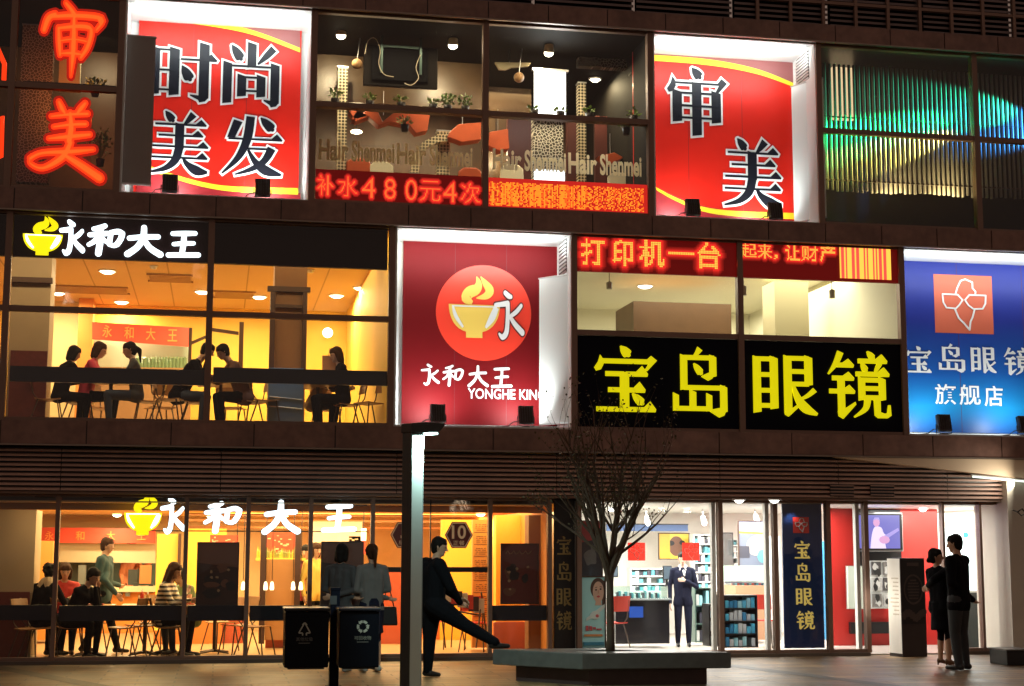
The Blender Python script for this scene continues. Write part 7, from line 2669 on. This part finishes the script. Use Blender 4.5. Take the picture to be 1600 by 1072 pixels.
def bin_(label, x0, x1, kind):
    a, b = front(x0, 955, dB), front(x1, 1043, dB)
    s = thing('recycling_bin', label, 'bin', ((a.x + b.x) / 2, a.y + .25, 0), 0, 'recycling bins')
    MB().box(a.x, b.x, a.y, a.y + .46, b.z, a.z - .01).build('body', BIN, s, bevel=.012)
    MB().box(a.x - .015, b.x + .015, a.y - .02, a.y + .48, a.z, a.z + .035).build('lid', mat('bin_lid', (.010, .013, .022), .3), s, bevel=.01)
    MB().box(a.x + .04, b.x - .04, a.y + .05, a.y + .41, b.z - .02, b.z - .001).build('drip_tray', mat('bin_lid'), s)
    Y_ = a.y - .004
    if kind == 'up':
        c = front(476, 981, dB)
        k = (front(486, 981, dB).x - c.x) / 10
        L_ = [[(-9, -8), (0, 8)], [(0, 8), (9, -8)], [(-9, -8), (-3, -8)], [(9, -8), (3, -8)], [(-3, -8), (-3, -12)], [(3, -8), (3, -12)], [(0, 8), (-3.5, 4.5)], [(0, 8), (3.5, 4.5)]]
        mb = MB()
        for i, ((x0_, z0_), (x1_, z1_)) in enumerate(L_):
            mb.prism([(c.x + x * k, c.z + z * k) for x, z in ribbon([(x0_, z0_, 1.0), (x1_, z1_, 1.0)])], Y_ - .001 * i * .3, Y_ + .002, back=False)
        mb.build('icon', ICON, s)
        text_on(s, 'lettering', '其他垃圾', (c.x - 13 * k, c.x + 13 * k, c.z - 20.5 * k, c.z - 14.5 * k), Y_, mat('bin_print_dull', (.16, .16, .15), .5))
        MB().box(c.x - 9 * k, c.x + 9 * k, Y_, Y_ + .002, c.z - 24.2 * k, c.z - 23.2 * k).build('rule', mat('bin_print_dull'), s)
    else:
        c = front(567, 979, dB)
        k = (front(577, 979, dB).x - c.x) / 10
        mb = MB()
        n = 0
        for g in (90, 210, 330):
            for d0, d1 in ((-52, -4), (4, 40)):
                a0, a1 = R(g + d0), R(g + d1)
                P = [(7.6 * math.cos(a0 + (a1 - a0) * i / 4), 7.6 * math.sin(a0 + (a1 - a0) * i / 4), 1.9) for i in range(5)]
                mb.prism([(c.x + x * k, c.z + z * k) for x, z in ribbon(P, False, 2)], Y_ - .0004 * n, Y_ + .002, back=False)
                n += 1
            ah = R(g + 56)
            tip = (7.6 * math.cos(ah) , 7.6 * math.sin(ah))
            b0 = R(g + 38)
            mb.prism([(c.x + x * k, c.z + z * k) for x, z in ((11.2 * math.cos(b0), 11.2 * math.sin(b0)), (4.2 * math.cos(b0), 4.2 * math.sin(b0)), tip)], Y_ - .0004 * n, Y_ + .002, back=False)
            n += 1
        mb.build('icon', ICON, s)
        text_on(s, 'lettering', '可回收物', (c.x - 13 * k, c.x + 13 * k, c.z - 20.5 * k, c.z - 14.5 * k), Y_, mat('bin_print_mid', (.26, .26, .22), .5))
        MB().box(c.x - 9 * k, c.x + 9 * k, Y_, Y_ + .002, c.z - 24.2 * k, c.z - 23.2 * k).build('rule', mat('bin_print_dull'), s)


bin_('navy recycling bin with an up-pointing triangle mark, left of the dark post', 446, 513, 'up')
bin_('navy recycling bin with three chasing arrows, right of the dark post', 531, 592, 'cycle')
p = gnd(521, 1074)
s = thing('bin_post', 'dark square post standing between the two recycling bins that hang from it', 'post', (p.x, p.y, 0))
zt = at(521, 922, p.y).z
MB().box(p.x - .055, p.x + .055, p.y - .055, p.y + .055, 0, zt).build('shaft', mat('post_navy', (.004, .005, .012), .5, spec=.12), s, bevel=.006)
MB().box(p.x - .06, p.x + .06, p.y - .06, p.y + .06, zt, zt + .03).build('cap', mat('post_navy'), s)
MB().box(p.x - .09, p.x + .09, p.y - .09, p.y + .09, 0, .02).build('foot', mat('post_navy'), s)
za_, zb_ = at(521, 962, p.y).z, at(521, 1030, p.y).z
la_, lb_ = front(513, 1000, dB).x, front(531, 1000, dB).x
mb = MB()
for z_ in (za_, zb_):
    mb.box(la_ + .002, p.x - .056, p.y - .02, p.y + .02, z_ - .02, z_ + .02).box(p.x + .056, lb_ - .002, p.y - .02, p.y + .02, z_ - .02, z_ + .02)
mb.build('lug', mat('post_navy'), s)
lab = at(521, 935, p.y - .06)
MB().box(lab.x - .04, lab.x + .04, p.y - .06, p.y - .056, lab.z - .07, lab.z + .03).build('label_plate', mat('plate_grey', (.07, .07, .075), .4), s)

# ------------------------------------------------------------------ bench planter and its tree
zt = .38
a, b, c = gnd(770, 1014, zt), gnd(910, 1021, zt), gnd(1142, 1018, zt)
b = gnd(910, 1021, zt)
b = Vector((b.x, b.y, 0))
a = gnd(770, 1014, zt); c = gnd(1142, 1019, zt)
d = Vector((a.x + c.x - b.x, a.y + c.y - b.y, 0))
BEN = mat('bench_granite', (.10, .105, .10), .35, noise=.35, nscale=10, bump=.1)
s = thing('planter_bench', 'low square stone bench round the bare tree, with a dark recessed base', 'bench', ((a.x + c.x) / 2, (a.y + c.y) / 2, 0))
cen = Vector(((a.x + c.x) / 2, (a.y + c.y) / 2, 0))
sh = lambda p_, k: (cen.x + (p_.x - cen.x) * k, cen.y + (p_.y - cen.y) * k)
quad = [a, b, c, d]
out_, inn = [sh(q_, 1) for q_ in quad], [sh(q_, .34) for q_ in quad]
mb = MB()
z0 = .19
for i in range(4):
    j = (i + 1) % 4
    mb.add([(*out_[i], z0), (*out_[j], z0), (*out_[j], zt), (*out_[i], zt), (*inn[i], zt), (*inn[j], zt), (*inn[i], z0), (*inn[j], z0)], [(0, 1, 2, 3), (3, 2, 5, 4), (4, 5, 7, 6), (6, 7, 1, 0)])
mb.build('seat_slab', BEN, s, bevel=.012)
MB().plan([sh(q_, .80) for q_ in quad], 0, z0 - .001).build('base', mat('bench_base', (.05, .03, .03), .5, noise=.3, nscale=8), s)
MB().plan([sh(q_, .335) for q_ in quad], z0, zt - .06).build('soil', mat('soil', (.03, .02, .012), .9, noise=.5, nscale=20), s)

BARK = mat('bark', (.085, .055, .036), .85, noise=.4, nscale=20, bump=.4)
tp = gnd(952, 1012, zt)
tp = Vector((cen.x, cen.y, zt - .06))
s = thing('street_tree', 'young bare tree with thin upswept branches growing from the stone bench', 'tree', tp)
random.seed(12)
br = MB()
tips = []
fork = at(957, 868, tp.y)
mb = MB()
zf = fork.z
mb.tube([(tp.x, tp.y, tp.z), (tp.x + .005, tp.y, tp.z + .2), (tp.x + .0, tp.y, zf - .25), (tp.x + .005, tp.y, zf)], [.066, .047, .043, .048], 12)
mb.build('trunk', BARK, s, True)


def grow(p0, d, r0, L, depth):
    n = 5
    pts, rs = [p0], [r0]
    p_, dd = p0, d.normalized()
    for i in range(n):
        dd = (dd + Vector((random.uniform(-.12, .12), random.uniform(-.12, .12), random.uniform(-.02, .12)))).normalized()
        p_ = p_ + dd * L / n
        pts.append(p_)
        rs.append(r0 * (1 - .62 * (i + 1) / n))
        for _k in range(2 if depth == 0 else 1):
          if depth < 3 and i >= 1 and random.random() < (.68 if depth < 2 else .5):
              side = Vector((random.uniform(-1, 1), random.uniform(-1, 1), random.uniform(.05, .8))).normalized()
              grow(p_, (dd * .75 + side * .7), rs[-1] * .66, L * random.uniform(.38, .6), depth + 1)
    br.tube(pts, rs, 6 if depth < 2 else 4)
    tips.append((pts[-1], depth))
    if depth >= 1:
        tips.append((pts[3], depth))


top = Vector((tp.x, tp.y, zf - .05))
for i in range(14):
    g_ = i * 2 * math.pi / 5.6 + random.uniform(-.2, .2)
    e = [.55, .95, 1.15, 1.35][i % 4]
    grow(top + Vector((0, 0, -.10 * (i % 4))), Vector((math.cos(g_) * math.cos(e), math.sin(g_) * math.cos(e), math.sin(e))), .024 + .006 * (i % 4), [.95, 1.2, 1.42, 1.55][i % 4] * .98, 0)
br.build('branches', BARK, s)
mb = MB()
for tpnt, dpt in tips:
    for k in range(random.choice((0, 0, 1, 1, 2))):
        q_ = tpnt + Vector((random.uniform(-.06, .06), random.uniform(-.06, .06), random.uniform(-.06, .06)))
        d_ = Vector((random.uniform(-1, 1), random.uniform(-1, 1), random.uniform(-1, .6))).normalized() * random.uniform(.025, .05)
        w_ = d_.cross(Vector((random.uniform(-1, 1), random.uniform(-1, 1), .5))).normalized() * .014
        mb.add([q_, q_ + d_ * .5 + w_, q_ + d_, q_ + d_ * .5 - w_], [(0, 1, 2, 3)])
mb.build('leaves', mat('old_leaf', (.07, .06, .02), .6, noise=.5, nscale=20), s)

# ------------------------------------------------------------------ information totem
a, b, c = gnd(1393, 1024), gnd(1411, 1027), gnd(1449, 1026)
zt = at(1411, 872, b.y).z
s = thing('information_totem', 'freestanding information totem with a pale lit side and a dark printed front', 'totem', (b.x, b.y, 0))
f = (c - b).normalized()
n = Vector((-f.y, f.x, 0))
w, dp = (c - b).length, .34
bl = Vector((b.x, b.y, 0)) + n * dp
base = [(b.x, b.y), (c.x, c.y), (c.x + n.x * dp, c.y + n.y * dp), (bl.x, bl.y)]
MB().plan(base, 0.0, zt).build('body', mat('totem_dark', (.035, .022, .022), .4, noise=.2, nscale=3), s)
MT = Matrix((( f.x, n.x, 0, b.x), (f.y, n.y, 0, b.y), (0, 0, 1, 0), (0, 0, 0, 1)))
zz = lambda py: at(1430, py, b.y).z
mb = MB().box(.02, w - .02, -.006, -.002, zz(975), zt - .02, 0, MT)
mb.build('front_sheet', mat('totem_sheet', (.012, .010, .011), .3), s)
TG = mat('totem_print', (.065, .045, .04), .4)
mb = MB()
cx, cz, rx, rz_ = w * .5, zz(921), w * .40, (zz(898) - zz(945)) / 2 * 1.0
for i in range(40):
    a0, a1 = 2 * math.pi * i / 40, 2 * math.pi * (i + 1) / 40
    k1 = 1 + .05 * math.sin(i * 2.2)
    mb.prism([(cx + rx * math.cos(a0), cz + rz_ * math.sin(a0)), (cx + rx * math.cos(a1), cz + rz_ * math.sin(a1)), (cx + rx * .86 * math.cos(a1), cz + rz_ * .88 * math.sin(a1)), (cx + rx * .86 * math.cos(a0), cz + rz_ * .88 * math.sin(a0))], -.011, -.0065, 0, MT, back=False)
for i in range(7):
    hw = rx * (.3 if i == 0 else .62 - .05 * abs(i - 3))
    z = cz + rz_ * (.55 - .2 * i)
    mb.prism([(cx - hw, z), (cx + hw, z), (cx + hw, z + .022), (cx - hw, z + .022)], -.011, -.0065, 0, MT, back=False)
mb.prism([(cx - rx * .6, zt - .12), (cx + rx * .6, zt - .12), (cx + rx * .6, zt - .07), (cx - rx * .6, zt - .07)], -.011, -.0065, 0, MT, back=False)
for i in range(9):
    P = [(cx - rx + rx * .25 * i + .05 * math.cos(g_) * (1 + .4 * math.sin(3 * g_)), zz(962) + .04 * math.sin(i) + .06 * math.sin(g_)) for g_ in [2 * math.pi * t_ / 9 for t_ in range(9)]]
    mb.prism(P, -.0105 - .0004 * i, -.0065, 0, MT, back=False)
mb.build('print', TG, s)
# pale side panel
s2 = Vector((bl.x - b.x, bl.y - b.y, 0)).normalized()
MS = Matrix(((s2.x, f.x, 0, b.x), (s2.y, f.y, 0, b.y), (0, 0, 1, 0), (0, 0, 0, 1)))
MB().box(.01, dp - .01, -.008, -.002, .05, zt - .01, 0, MS).build('side_sheet', mat('totem_side', (.66, .62, .55), .35, emit=(1, .93, .8), es=.22, noise=.1, nscale=4), s)
mb = MB()
for i in range(10):
    z = zz(905) - .06 * i
    mb.box(.05, .05 + random.uniform(.1, .22), -.0095, -.0085, z, z + .02, 0, MS)
mb.build('side_print', mat('print_tan', (.58, .5, .4), .5), s)
lamp('totem_glow', 'AREA', at(1385, 940, b.y + .2) + Vector((-.35, 0, 0)), 2.5, (1, .92, .78), .4, at(1400, 940, b.y + .1))

# ------------------------------------------------------------------ low black box at the right edge
a = gnd(1574, 1040)
b = gnd(1640, 1043)
s = thing('planter_box', 'low black planter box at the right edge by the pale pier', 'planter', ((a.x + b.x) / 2, a.y, 0))
h = at(1585, 1017, a.y).z
MB().box(a.x, b.x, a.y, a.y + .5, 0, h).build('body', BLACK, s, bevel=.01)
MB().box(a.x - .015, b.x + .015, a.y - .015, a.y + .515, h + .001, h + .02).build('rim', mat('rim_grey', (.12, .11, .10), .4), s)
# wires on the pier
s = thing('twig_wreath', 'small dark wire twig sticking out at the top of the pale pier', 'wire', at(1590, 800, -.2))
MB().tube([at(1583, 797, -.12), at(1590, 800, -.3), at(1597, 795, -.35), at(1606, 806, -.35)], .012, 5).tube([at(1590, 800, -.3), at(1596, 806, -.33), at(1604, 801, -.33)], .010, 5).build('wire', BLACK, s)
